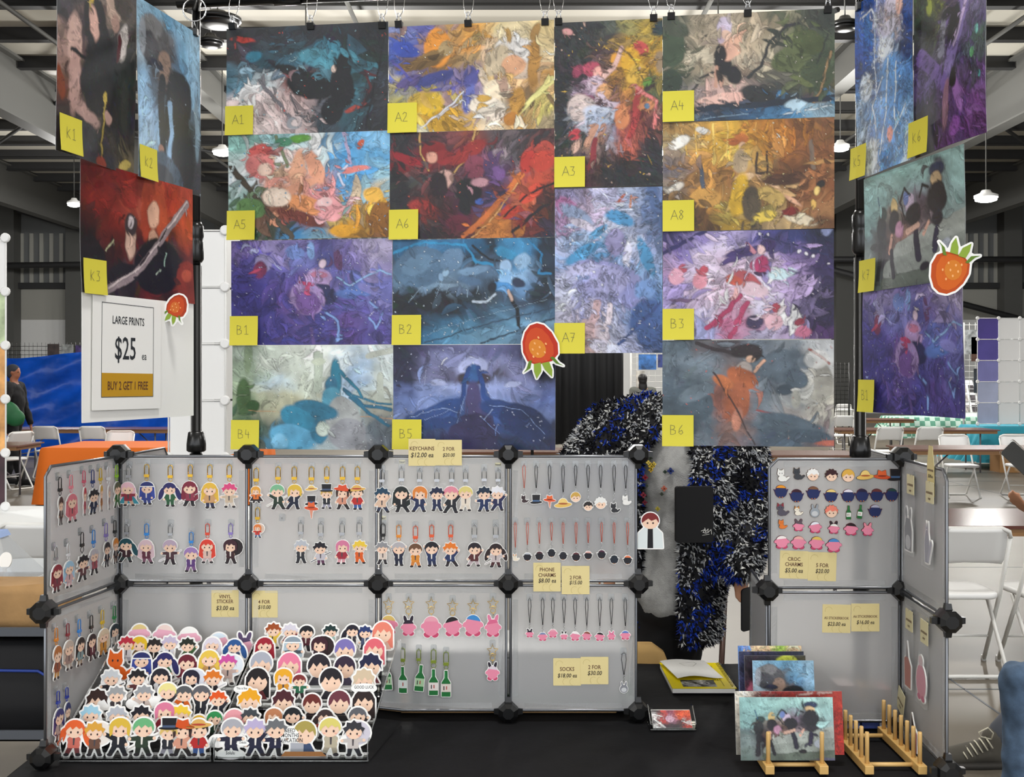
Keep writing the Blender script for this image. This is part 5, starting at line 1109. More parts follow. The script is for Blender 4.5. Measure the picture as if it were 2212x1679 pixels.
def keychain(F, px, py, cy, hpx, clip, shapes, label, star=False, depth=None, group='figure keychains', hk=True, wsc=1.0, turn=0.0, border=0.0016, rot=0.0):
    """hook + clip + ring + cut-out charm hanging in frame F; py = top of clip, cy = middle of charm (pixels)"""
    u, v = F.hit(px, py); u2, v2 = F.hit(px, cy)
    ppm = abs(F.hit(px, cy + 10)[1] - v2) / 10
    H = hpx * ppm
    # hang straight down below the clip
    vt = v2 + H / 2
    lab = label
    t = thing('keychain', lab, 'keychain', F.p(u, vt, 0.010), group=group)
    if hk:
        hook(F, u, v + 0.002, ('clear hook over the ' + lab).replace('keychain, ', '') if len(lab.split()) < 14 else 'clear hook over the ' + ' '.join(lab.split()[:11]))
    G = F.sub(u, v, 0.0085)
    gap = v - vt
    cm = clip_mat(clip)
    s = max(0.55, min(1.0, gap / 0.052))
    L = 0.030 * s; w = 0.0068 * max(s, 0.8)
    if star:
        R = 0.0165
        pts = []
        for i in range(10):
            a = math.radians(90 + 36 * i); rr = R if i % 2 == 0 else R * 0.45
            pts.append(G.p(rr * math.cos(a), -0.016 + rr * math.sin(a)))
        MB().tube(pts, 0.0012, 6, closed=True).build('star_clip', cm, t)
        b = -0.031
    else:
        pts = [G.p(-w, -L)] + [G.p(x, y - w) for x, y in reversed(arc((0, 0), w, 0, 180, 6))] + [G.p(w, -L)]
        MB().tube(pts, 0.0013, 6).build('clip_loop', cm, t)
        MB().flat(G.sub(0, -L - 0.004 * s), rrect(w * 2.3, 0.0085 * s, 0.002, 2), -0.0025, 0.0025).build('swivel', cm, t)
        b = -L - 0.009 * s
    rr = max(0.003, min(0.0075, (gap + b - 0.002) / 2 * 1.0 if gap + b > 0.006 else 0.0035))
    cyr = b - rr + 0.001
    MB().tube([G.p(rr * math.cos(q), cyr + rr * math.sin(q)) for q in [2 * math.pi * i / 14 for i in range(14)]], 0.0009, 5, closed=True).build('split_ring', cm, t)
    end = -(gap) - 0.001
    if cyr - rr > end + 0.002:
        MB().tube([G.p(0, cyr - rr + 0.001), G.p(0.0012, (cyr - rr + end) / 2), G.p(0, end - 0.002)], 0.0009, 5).build('link', cm, t)
    C = Fr(F.p(u, vt - H, 0.0085), F.u, F.v)
    if turn:
        c_, s_ = math.cos(turn), math.sin(turn)
        C = Fr(C.o, F.u * c_ + F.n * s_, F.v)
    if rot:
        C = Fr(C.o, C.u * math.cos(rot) + C.v * math.sin(rot), C.v * math.cos(rot) - C.u * math.sin(rot))
    ys = [y for p, c in shapes for x, y in p]; y0, y1 = min(ys), max(ys); k = H / (y1 - y0)
    mb = MB()
    cutout(mb, C, [([(x * k * wsc, (y - y0) * k) for x, y in p], c) for p, c in shapes], border, 0.0022)
    mb.build('charm', 'print', t)
    return t

# figure keychains: (px, clip top, charm middle, charm height, clip, hair, top, bottom, style, pose, extra/hat, width)
P1, P2, P3, P4 = PF['f01'], PF['f11'], PF['f21'], PF['f31']
Q3, Q4 = PF['f20'], PF['f30']
LU, LD = PF['ls1'], PF['ls0']
KC = [
 (P1, 'first screen high', [
  (280, 1005, 1067, 52, 's', 'e8bcc8', '8a3040', 'c8a490', 2, 1, ('cape', '3a8a9c')), (319, 1003, 1065, 50, 'g', '3a4a9c', '34408c', '3a4484', 2, 0, None, ('cap', '2a3470')), (370, 1005, 1068, 52, 'g', '2a2860', '2c5c3c', '2c5c3c', 4, 0),
  (413, 1004, 1066, 54, 'g', '7a2438', '8a3448', '1c1a20', 2, 4, ('rod', 'b8b0b0')), (455, 1004, 1070, 56, 'g', 'e0b440', 'c89a6a', '2c3050', 2, 0), (497, 1004, 1069, 55, 'g', 'd8487c', 'c8b49c', 'd8ccc0', 3, 1)]),
 (P1, 'first screen low', [
  (276, 1131, 1188, 52, 's', '1d4a54', '3a2028', '2c3c3c', 4, 5), (319, 1131, 1191, 52, 'b', 'd4b8c0', '5c2c3c', '7a5064', 2, 4), (370, 1132, 1192, 54, 's', 'b8a4b8', '4a3038', '2c2028', 0, 1, ('rod', 'c8c0c8')),
  (415, 1149, 1208, 54, 'b', '9c7cb4', '5c3c78', '7a5484', 0, 4), (450, 1131, 1190, 52, 'r', 'd84030', 'd8b8ac', 'c8b0b0', 2, 4), (500, 1131, 1190, 54, 'v', '3c1c28', '3a2024', '2c2024', 1, 4, ('disc', '241c1e'))]),
 (P2, 'empty-hook screen high', [
  (555, 1011, 1068, 36, 'g', 'e0a03c', 'd8702c', '2a2428', 1, 1, ('cape', '2a2024')), (602, 1008, 1073, 54, 'g', '7ab48c', '26382c', '1c2a22', 0, 5, ('rod', 'd0ccc4')), (637, 1008, 1073, 54, 'g', 'd8b440', '1c2236', '1a2034', 1, 2),
  (707, 1008, 1072, 54, 'g', 'c8a45c', '23262c', '9a98a8', 0, 4, None, ('tall', '17161a')), (741, 1008, 1073, 54, 'g', '3a2824', 'd09078', '26201f', 1, 2, None, ('brim', 'd8502c')), (773, 1008, 1074, 54, 'g', '2a2426', 'b82c28', '3c5c98', 0, 0, None, ('straw', 'dcae5c'))]),
 (P2, 'empty-hook screen low', [
  (558, 1096, 1146, 30, 'g', 'dc7c3c', 'c83c30', '4a6a98', 1, 1, ('disc', 'd8c0b0')), (651, 1126, 1190, 52, 's', 'b4b8c0', '2c2e34', '26282e', 3, 4), (694, 1128, 1194, 52, 's', '1d1a22', 'c0bcc4', '5c3450', 3, 0, ('rod', '6a6a70')), (740, 1128, 1192, 52, 's', 'd07898', 'a02c3c', 'd89ca4', 1, 0), (777, 1126, 1191, 52, 's', 'e8c440', 'd85c20', 'd8601f', 3, 4)]),
 (P3, 'keychains note screen high', [
  (826, 1014, 1079, 56, 's', '1f4058', 'd8b8a0', '26304a', 3, 2), (868, 1010, 1078, 56, 's', '1c2424', '1a1c20', '17191d', 2, 2, ('rod', 'a8a4a0')), (907, 1014, 1078, 56, 's', 'd88038', '232c50', '232c50', 1, 5), (944, 1014, 1077, 54, 's', '1c2440', '222a4c', '222a4c', 3, 4), (976, 1014, 1079, 58, 's', 'dc8898', '1e2028', '1c1e26', 0, 2),
  (1006, 1014, 1077, 54, 's', 'd8c878', 'e0d4c4', 'dcd0c0', 0, 4), (1046, 1012, 1077, 56, 's', '1c2c40', '1f3058', '1f3058', 3, 1), (1076, 1014, 1076, 54, 's', 'e4e4ea', '25284e', '25284c', 3, 2)]),
 (P3, 'keychains note screen low', [
  (828, 1131, 1193, 50, 'k', '8c8c90', 'd8c8bc', '2c282c', 3, 4), (862, 1134, 1196, 52, 'o', 'b0acb0', '22263c', '1f2338', 0, 3), (898, 1136, 1199, 52, 'O', '6a4a34', 'd88830', 'd0803a', 0, 4), (933, 1134, 1196, 54, 'O', '1a1a22', '26345c', '1f2a4c', 0, 3), (974, 1134, 1196, 54, 'O', 'e07828', '26345c', '2c2428', 3, 2),
  (1025, 1132, 1197, 52, 's', '221c24', '54282c', 'b8a8ac', 0, 2), (1071, 1132, 1199, 52, 's', '2a1c1e', 'c0b4b4', '4a2428', 4, 1, ('rod', 'b8b0b0'))]),
 (LU, 'upper side wing high', [
  (123, 1031, 1104, 62, 'k', '4a302c', '4a3430', '3a2a28', 0, 0, None, None, 0.5), (147, 1026, 1098, 62, 'p', 'd87884', 'c8646c', 'd0848c', 2, 4, None, None, 1.1), (175, 1017, 1084, 62, 'm', 'b8404c', 'b04c5c', 'b85c68', 0, 0, None, None, 0.3), (194, 1015, 1083, 56, 'n', '1a1a1e', '1f2844', '1f2844', 3, 0, None, None, 1.25),
  (211, 1012, 1077, 58, 'y', 'c89a38', 'a86a34', 'a87a48', 0, 0, None, None, 0.3), (228, 1008, 1076, 52, 'w', 'b8a8a8', '9c8c8c', 'a89898', 0, 0, None, None, 0.25), (246, 1005, 1069, 56, 'l', '4a5438', '3c6a3c', '4a6c44', 0, 2, None, None, 0.85)]),
 (LU, 'upper side wing low', [
  (114, 1182, 1250, 60, 's', '8a2c38', '7a3440', '6a3038', 2, 0, None, None, 1.1), (141, 1174, 1241, 58, 'w', '9cc0d8', 'c8a4a8', 'c8a8ac', 2, 0, None, None, 1.1), (171, 1150, 1226, 58, 'k', '1c1a1e', '5a3438', '2a2628', 3, 1, None, None, 1.3), (196, 1145, 1213, 56, 'b', 'b8b4bc', '9a4a54', '2c2428', 2, 4, None, None, 1.1),
  (223, 1130, 1198, 54, 'v', '23202a', '26222a', '2c2830', 0, 0, ('rod', '9aa0ac'), None, 0.8), (242, 1124, 1190, 56, 'k', 'd8883c', '3a3032', '5a3c30', 0, 0, ('rod', 'b8b0a8'), None, 0.7)]),
 (LD, 'lower side wing high', [
  (115, 1357, 1432, 72, 'o', 'b06a34', '8c4a30', 'c08a40', 0, 0, None, None, 0.75), (140, 1347, 1416, 64, 'd', 'c0b0a4', '9a8078', 'b0a498', 2, 0, None, None, 1.0), (165, 1338, 1408, 62, 'b', '1f2024', '7a9498', '9a8c78', 2, 0, None, None, 0.9), (191, 1329, 1398, 58, 'k', '2a2024', '5c2c38', '3a2428', 2, 4, None, None, 1.0),
  (215, 1318, 1388, 58, 'y', 'd8c4a8', 'c88a3c', 'b87a38', 2, 4, None, None, 1.3), (241, 1309, 1375, 56, 'G', '1f2c34', 'c0bcb8', '3a3c40', 1, 4, None, None, 1.25)]),
 (LD, 'lower side wing low', [
  (119, 1493, 1566, 70, 'B', '3a3470', 'a89c98', '6a5c5c', 2, 0, None, None, 0.9), (138, 1485, 1550, 66, 'B', '2a3468', '6a5a54', '4a4240', 0, 0, None, None, 0.6)])]
sd = 0
for (F, where, rows) in KC:
    prev = None
    for row in rows:
        px, pt, cy, hh, clip, hair, top, bot, style, pose = row[:10]
        extra = row[10] if len(row) > 10 else None
        ht = row[11] if len(row) > 11 else None
        ws = row[12] if len(row) > 12 else 1.0
        sd += 1
        lab = uniq('%s clip %s-haired %s figure keychain, %s' % (CLIPN[clip], cname(hair), cname(top), where), ('by %s hair' % prev,))
        keychain(F, px, pt, cy, hh, clip, figure(hair, top, bot, style, pose, ht, None, extra, SKIN, sd), lab, wsc=ws)
        prev = cname(hair)
hook(P2, *P2.hit(610, 1118), lab='clear adhesive hook with nothing hanging on it')
# three hats on one chain
sh = [([(x * 0.9, y * 0.62 + 1.3) for x, y in p], c) for p, c in hat_shape('straw')] + [([(x * 0.95, y * 0.8 + 0.42) for x, y in p], c) for p, c in hat_shape('top')] + [([(x, y) for x, y in p], c) for p, c in hat_shape('cone')]
keychain(P2, 674, 1008, 1084, 72, 'g', sh, 'gold clip keychain of three stacked hats, straw, black and orange', group='hat keychains', wsc=0.85)
# star clip row and bottles
for (px, pt, cy, hh, cap, cn, ears) in ((840, 1291, 1349, 42, 'd8b868', 'tan', None), (883, 1291, 1350, 44, '2a2030', 'black', '2a2030'), (932, 1291, 1353, 46, 'e8a0b0', 'rose', None), (978, 1295, 1352, 42, '1f1a1e', 'black spiky', None), (1022, 1295, 1350, 46, '3f88c8', 'blue', None), (1065, 1290, 1350, 48, 'd8688c', 'deep pink', 'e080a0'), (1064, 1392, 1448, 40, 'd8ccd4', 'pale grey', '2a2430')):
    lab = 'gold star clip keychain, round pink charm with %s cap%s' % (cn, ' and long ears' if ears else '')
    keychain(Q3, px, pt, cy, hh, 'g', round_pal(cap, seed=px, ears=ears), lab, star=True, group='star clip keychains', wsc=0.82)
for (px, pt, cy, lb, wh, rot) in ((870, 1399, 1467, 'd4dcd8', 'tall straight, blue dot label', 0), (905, 1402, 1463, 'a8c8a0', 'leaning, pale green label', -0.1), (937, 1402, 1472, 'e0d8d4', 'upright, white and red label', 0), (964, 1407, 1475, 'd8ccc4', 'upright, cream label at the row end', 0)):
    keychain(Q3, px, pt, cy, 56, 'e', bottle(lb), 'green bottle keychain, ' + wh, group='bottle keychains', rot=rot)

# ---------------------------------------------------------------- phone charms on looped cords
def phone_charm(F, px, py, ye, cy, hpx, cord, shapes, label, wide=0.0045):
    u, v = F.hit(px, py); _, ve = F.hit(px, ye); _, vc = F.hit(px, cy)
    ppm = abs(F.hit(px, cy + 10)[1] - vc) / 10; H = hpx * ppm
    t = thing('phone_charm', label, 'phone charm', F.p(u, vc - H / 2, 0.008), group='corded phone charms')
    hook(F, u, v + 0.001, 'clear hook over the ' + ' '.join(label.split()[:12]))
    n = 0.009; v0 = v - 0.002
    MB().tube([F.p(u, ve, n), F.p(u - wide * 0.9, (v0 * 0.7 + ve * 0.3), n), F.p(u - wide * 0.7, v0 - 0.002, n), F.p(u, v0 + 0.001, n), F.p(u + wide * 0.7, v0 - 0.002, n), F.p(u + wide * 0.9, (v0 * 0.7 + ve * 0.3), n), F.p(u + 0.0006, ve, n)], 0.0009, 5).build('cord', cord, t)
    vt = vc + H / 2
    k = max(2, int((ve - vt) / 0.006)); mb = MB()
    MB().ell(F.p(u, ve - 0.001, n), 0.0016, 0.0016, 0.0024, nu=8, nv=5).build('bead', 'chrome', t)
    MB().tube([F.p(u + 0.0022 * math.sin(i * 2.6), ve + (vt - ve) * i / 5, n) for i in range(6)], 0.0008, 5).build('chain', 'chrome', t)
    ys = [y for p, c in shapes for x, y in p]; y0, y1 = min(ys), max(ys); s = H / (y1 - y0)
    C = Fr(F.p(u, vt - H, 0.0078), F.u, F.v); mb = MB()
    cutout(mb, C, [([(x * s, (y - y0) * s) for x, y in p], c) for p, c in shapes], 0.0013, 0.002)
    mb.build('charm', 'print', t)
mat('cord_black', '1b1b1f', 0.7); mat('cord_coral', 'd8644a', 0.7)
for (px, ye, cy, hh, co, sh, d) in ((1132, 1055, 1077, 17, 'cord_coral', cat('3c2c30'), 'small dark fox'), (1158, 1055, 1078, 20, 'cord_black', hat_shape('top'), 'black top hat'), (1187, 1057, 1083, 28, 'cord_black', hat_shape('cone'), 'orange brimmed hat'), (1216, 1064, 1086, 20, 'cord_black', hat_shape('straw'), 'straw hat'),
                                    (1243, 1050, 1073, 21, 'cord_black', face('c8a04c'), 'blond round head'), (1270, 1054, 1092, 20, 'cord_black', face('26201f', 3), 'black-haired round head'), (1297, 1054, 1086, 24, 'cord_black', face('e4e4e0', 3), 'white-haired round head'), (1326, 1062, 1096, 22, 'cord_black', cat('2c2c30'), 'black cat'), (1351, 1056, 1080, 19, 'cord_black', cat('e8e6e2'), 'white cat')):
    phone_charm(P4, px, 1004, ye, cy, hh, co, sh, '%s phone charm on a %s cord' % (d, 'coral' if 'coral' in co else 'black'))
for (px, ye, cy, hh, sh, d) in ((1113, 1183, 1203, 15, cat('e8dcc8', 'c07a3c'), 'calico cat'), (1139, 1177, 1202, 18, bird('b8bcc4', '1c1c26'), 'grey-capped'), (1165, 1175, 1200, 19, bird('4a2830', '1c1a22'), 'maroon-capped'), (1191, 1168, 1194, 18, bird('20242c', '1c1c24'), 'black-capped'), (1216, 1175, 1200, 18, bird('2a2c34', '1e2028'), 'charcoal-capped'), (1244, 1175, 1202, 19, bird('5a2c34', '1d1a22'), 'wine-capped'),
                                (1270, 1173, 1199, 18, bird('d8a8a0', '1c1a22'), 'blush-capped'), (1299, 1171, 1197, 19, bird('4a2038', '1c1a24'), 'plum-capped'), (1326, 1174, 1208, 19, bird('1c2630', '1c2430'), 'slate-capped'), (1355, 1177, 1209, 19, bird('e0784c', '1c1c24'), 'orange-capped')):
    phone_charm(P4, px, 1127, ye, cy, hh, 'cord_coral', sh, d + (' phone charm on a coral cord' if 'cat' in d else ' dark bird phone charm on a coral cord'), 0.0032)
for (px, ye, cy, hh, cap, d, ears) in ((1144, 1345, 1366, 19, '2a2030', 'black-eared', '2a2030'), (1172, 1350, 1374, 18, '7a8ab0', 'blue-grey bow', None), (1194, 1345, 1367, 18, 'e8a4b4', 'all-pink', None), (1218, 1346, 1371, 18, 'e8e0e0', 'white-capped with black ears', '2a2428'), (1242, 1349, 1373, 19, 'f0e8e8', 'white-capped', None), (1267, 1351, 1372, 18, '8a4a3c', 'brown-capped', None), (1295, 1352, 1374, 18, '1f1a1e', 'black-capped', None), (1320, 1349, 1371, 19, 'd87094', 'rose-eared', 'e080a0'), (1350, 1352, 1371, 19, '5a7cc0', 'blue-capped', None)):
    phone_charm(Q4, px, 1291, ye, cy, hh, 'cord_black', round_pal(cap, seed=px, ears=ears), 'tiny round pink phone charm, %s, on a black cord' % d)
phone_charm(Q4, 1347, 1408, 1457, 1483, 24, 'cord_black', rabbit('84868c'), 'grey long-eared phone charm hanging alone beside the socks note', 0.0075)

# ---------------------------------------------------------------- croc charms stuck on the right screen
RF1, RF0 = PF['rf1'], PF['rf0']
CH = [(1688, 1026, 28, cat('ecebe6'), 'white cat'), (1722, 1023, 26, cat('3f4248'), 'dark grey cat'), (1755, 1025, 26, face('ecebe8', 3), 'white-haired head'), (1795, 1026, 26, face('3a1f24', 3), 'maroon-haired head'), (1831, 1027, 27, face('d8a848'), 'blond head'), (1868, 1026, 20, hat_shape('straw'), 'straw hat'), (1904, 1025, 20, hat_shape('brim'), 'orange brimmed hat'), (1933, 1026, 25, hat_shape('top'), 'black top hat'),
      (1686, 1062, 28, bird('e8982c'), 'orange-topped bird'), (1720, 1071, 28, bird('3a1f2c'), 'maroon-topped bird'), (1756, 1065, 28, bird('7a543c'), 'brown-topped bird'), (1794, 1071, 28, bird('e8cc7c'), 'yellow-topped bird'), (1831, 1071, 28, bird('e0dce8'), 'white-topped bird'), (1861, 1070, 28, bird('26203c'), 'violet-black bird'), (1893, 1070, 28, bird('6a3434'), 'red-brown-topped bird'), (1925, 1069, 28, bird('2c4a44'), 'green-topped bird'),
      (1687, 1100, 28, cat('54505c', '8a2c3c'), 'grey fox with dark red ears'), (1722, 1103, 20, cat('ece4d4', 'c88a48'), 'calico cat lying down'), (1759, 1103, 28, rabbit('9aa2aa'), 'grey long-eared animal'), (1795, 1104, 27, face('e8806c', 3), 'coral curly head'), (1832, 1107, 29, bottle(), 'upright green bottle'), (1855, 1105, 29, bottle(), 'slanted green bottle'), (1889, 1104, 27, bird('b4b4c8'), 'silver-topped bird'),
      (1688, 1132, 20, cat('e07a34'), 'orange animal'), (1724, 1134, 26, round_pal('5a5058', seed=1, ears='5a5058'), 'pink ball with grey ears'), (1760, 1139, 24, round_pal('e8ecf4', seed=2), 'pink ball with white cap'), (1800, 1139, 27, round_pal('f0eee8', seed=3, ears='2a2428'), 'pink ball with black ears'), (1837, 1143, 26, round_pal('2a1c20', seed=4), 'pink ball with black cap'), (1873, 1143, 28, round_pal('e890a0', seed=5, ears='e890a0'), 'pink ball with pink ears'),
      (1688, 1171, 28, round_pal('f0e8e4', seed=6), 'large pink ball with cream cap'), (1724, 1172, 28, round_pal('e8b0a8', seed=7), 'pink ball with blush cap'), (1763, 1173, 28, round_pal('e0c060', seed=8), 'pink ball with yellow cap'), (1800, 1178, 29, round_pal('4a8ac8', seed=9), 'pink ball with blue cap')]
for (px, cy, hh, sh, d) in CH:
    u, v = RF1.hit(px, cy); ppm = YR / FPX; H = hh * ppm
    ys = [y for p, c in sh for x, y in p]; y0, y1 = min(ys), max(ys); s = H / (y1 - y0)
    C = RF1.sub(u, v - H / 2, 0.0008, -0.12 if 'slanted' in d else 0.0)
    mb = MB(); cutout(mb, C, [([(x * s, (y - y0) * s) for x, y in p], c) for p, c in sh], 0.0007, 0.0045, back='5a2a34' if 'pink' in d or 'bird' in d else '6a5a50')
    tag(mb.build('croc_charm', 'satin'), 'small rubber croc charm, ' + d, 'shoe charm', 'croc charms on the right screen')

# ---------------------------------------------------------------- price notes
def price_note(F, quad, lines, label, n=0.0012, lift=0.0, rot=0.0, back='price_paper'):
    """square price card; quad = (l, t, r, b) pixels; lines of (text, v fraction from top, size fraction, italic)"""
    l, t_, r, b = quad
    u0, v0 = F.hit(l, t_); u1, v1 = F.hit(r, b)
    w, h = u1 - u0, v0 - v1
    G = F.sub((u0 + u1) / 2, (v0 + v1) / 2, n, rot)
    t = thing('price_note', label, 'note', G.p(0, -h / 2), group='cream price notes')
    sh = MB().flat(G, rrect(w, h, 0.0008, 1), 0, 0.0008).build('card', back, t)
    mb = MB(); mi = MB()
    for (txt, f, sz, it) in lines:
        x = 0.0
        if isinstance(txt, tuple):
            x, txt = txt
        text_mb(txt, G, x * w, h / 2 - f * h, sz * h, 0.0013, bold=0.012, shear=0.18 if it else 0.0, xs=0.86, mb=mi if it else mb)
    if mb.v: mb.build('lettering', 'brown_ink', sh)
    if mi.v: mi.build('price_lettering', 'ink', sh)
    d = MB()
    for k in range(3):
        pts = arc((-w * 0.28 + w * 0.25 * k, h * (0.28 if k == 0 else -0.36)), h * 0.13, 20 + 40 * k, 200 + 30 * k, 8)
        ribbon(d, G, pts, 0.0006, 0.0011)
    d.build('line_drawing', 'clip_tan_line' if 'clip_tan_line' in MATS else mat('clip_tan_line', 'b39c5a', 0.7), sh)
    return t
N = price_note
N(P3, (883, 948, 941, 1006), [('KEYCHAINS', .42, .2, 0), ('$12.00 ea', .68, .25, 1)], 'cream price note reading KEYCHAINS $12.00 ea', 0.008)
N(P3, (941, 950, 998, 1005), [('2 FOR', .42, .2, 0), ('$20.00', .66, .2, 1)], 'cream price note reading 2 FOR $20.00 beside the keychains note', 0.0085)
N(PF['f00'], (457, 1275, 516, 1333), [('VINYL', .3, .19, 0), ('STICKER', .48, .19, 0), ('$3.00 ea', .74, .23, 1)], 'cream price note reading VINYL STICKER $3.00 ea')
N(PF['f10'], (542, 1276, 600, 1334), [('4 FOR', .48, .19, 0), ('$10.00', .68, .2, 1)], 'cream price note reading 4 FOR $10.00 above the right sticker tray')
N(P4, (1152, 1215, 1211, 1277), [('PHONE', .3, .18, 0), ('CHARMS', .49, .18, 0), ('$8.00 ea', .69, .21, 1)], 'cream price note reading PHONE CHARMS $8.00 ea', 0.006)
N(P4, (1213, 1222, 1273, 1283), [('2 FOR', .47, .18, 0), ('$15.00', .65, .19, 1)], 'cream price note reading 2 FOR $15.00 beside the phone charms note', 0.0062)
N(Q4, (1195, 1422, 1255, 1481), [('SOCKS', .46, .2, 0), ('$18.00 ea', .7, .21, 1)], 'cream price note reading SOCKS $18.00 ea')
N(Q4, (1254, 1419, 1314, 1478), [('2 FOR', .44, .2, 0), ('$30.00', .66, .22, 1)], 'cream price note reading 2 FOR $30.00 beside the socks note', 0.0022)
N(RF1, (1684, 1190, 1745, 1250), [('CROC', .36, .19, 0), ('CHARMS', .55, .19, 0), ('$5.00 ea', .78, .22, 1)], 'cream price note reading CROC CHARMS $5.00 ea', rot=-0.03)
N(RF1, (1745, 1193, 1806, 1255), [('5 FOR', .52, .19, 0), ('$20.00', .72, .2, 1)], 'cream price note reading 5 FOR $20.00 beside the croc charms note', 0.0016, rot=-0.03)
N(RF0, (1776, 1306, 1837, 1367), [('A5 STICKERBOOK', .52, .125, 0), ('$23.00 ea', .75, .19, 1)], 'cream price note reading A5 STICKERBOOK $23.00 ea', rot=-0.02)
N(RF0, (1838, 1304, 1899, 1364), [('A6 STICKERBOOK', .5, .125, 0), ('$16.00 ea', .73, .19, 1)], 'cream price note reading A6 STICKERBOOK $16.00 ea', 0.0018)
for (F, px, py, lab) in ((P3, 869, 998, 'above the black-haired figure keychain'), (P3, 1076, 1004, 'above the white-haired figure keychain'), (P3, 828, 1119, 'above the black clip keychain')):
    u, v = F.hit(px, py); G = F.sub(u, v, 0.001, 0.03)
    t = thing('new_tag', 'tiny cream tag reading New! ' + lab, 'tag', G.p(0, -0.005), group='New tags')
    MB().flat(G, rrect(0.017, 0.0115, 0.0006, 1), 0, 0.0006).build('card', mat('tag_cream', 'e4dfbc', 0.7), t)
    text_mb('New!', G, 0, -0.003, 0.0088, 0.001, bold=0.03, xs=0.8).build('lettering', 'ink', t)
# ---------------------------------------------------------------- loose figure sticker at the free end
u, v = P4.hit(1405, 1185)
H = 78 * YL / FPX
C = P4.sub(u, v, -0.004)
sh = [([(-0.36, 0), (-0.33, 0.42), (-0.14, 0.6), (0.14, 0.6), (0.33, 0.42), (0.36, 0)], 'd8e0e0'), ([(-0.08, 0), (-0.07, 0.58), (0.07, 0.58), (0.08, 0)], '1c1c20')] + [([(x * 0.55, y * 0.52 + 0.5) for x, y in p], c) for p, c in face('7a2c2c')]
mb = MB(); cutout(mb, C, [([(x * H, y * H) for x, y in p], c) for p, c in sh], 0.003, 0.001)
tag(mb.build('figure_sticker', 'satin'), 'half-length figure sticker, red hair and pale jacket, on the screen edge', 'sticker')
# ---------------------------------------------------------------- acrylic step trays with die-cut stickers
def tray(x0, x1, y0, y1, nst, label, skew=0.0):
    t = thing('sticker_tray', label, 'display tray', ((x0 + x1) / 2, (y0 + y1) / 2, TZ), group='clear acrylic step trays')
    H = 0.235
    for x in (x0, x1):
        s = skew
        F = Fr((x, y0, TZ), (0.0, 1, 0))
        pr = [(0, 0.001), (y1 - y0, 0.001), (y1 - y0, H), (y1 - y0 - 0.03, H), (0, 0.045)]
        k = len(pr); th = 0.0025
        vs = [Vector((x - th, y0 + a, TZ + b)) for a, b in pr] + [Vector((x + th, y0 + a, TZ + b)) for a, b in pr]
        for v in vs:
            v.x += skew * (v.y - y0)
        MB().add(vs, [list(range(k)), [k + i for i in reversed(range(k))]] + [(i, k + i, k + (i + 1) % k, (i + 1) % k) for i in range(k)]).build('side_wall', 'clear', t)
        e = MB()
        for a, b in zip(pr, pr[1:] + pr[:1]):      # bright polished edges
            e.tube([(x + skew * a[0], y0 + a[0], TZ + b_) for a, b_ in ((a, a[1]), (b, b[1]))], 0.0011, 5)
        e.build('polished_edge', 'hook_clear', t)
    st = (y1 - y0) / nst
    for i in range(nst):
        z = TZ + 0.008 + (H - 0.06) * i / (nst - 1)
        ya = y0 + i * st
        off = skew * (ya - y0)
        MB().box((x0 + 0.003 + off, ya, z), (x1 - 0.003 + off, ya + st, z + 0.0016)).build('shelf', 'clear', t)
        MB().box((x0 + 0.003 + off, ya, z), (x1 - 0.003 + off, ya + 0.0016, z + 0.024)).build('riser', 'clear', t)
    MB().tube([(x0, y0, TZ + 0.002), (x1, y0, TZ + 0.002)], 0.0013, 5).build('front_edge', 'hook_clear', t)
    return t
TRL = (ax(130, 2.76), ax(456, 2.76)); TRR = (ax(464, 2.76), ax(795, 2.76))
tray(TRL[0], TRL[1], 2.752, 3.055, 7, 'clear acrylic step tray of stickers beside the side wing', 0.17)
tray(TRR[0], TRR[1], 2.752, 3.055, 7, 'clear acrylic step tray of stickers in front of the 4 FOR note', 0.17)
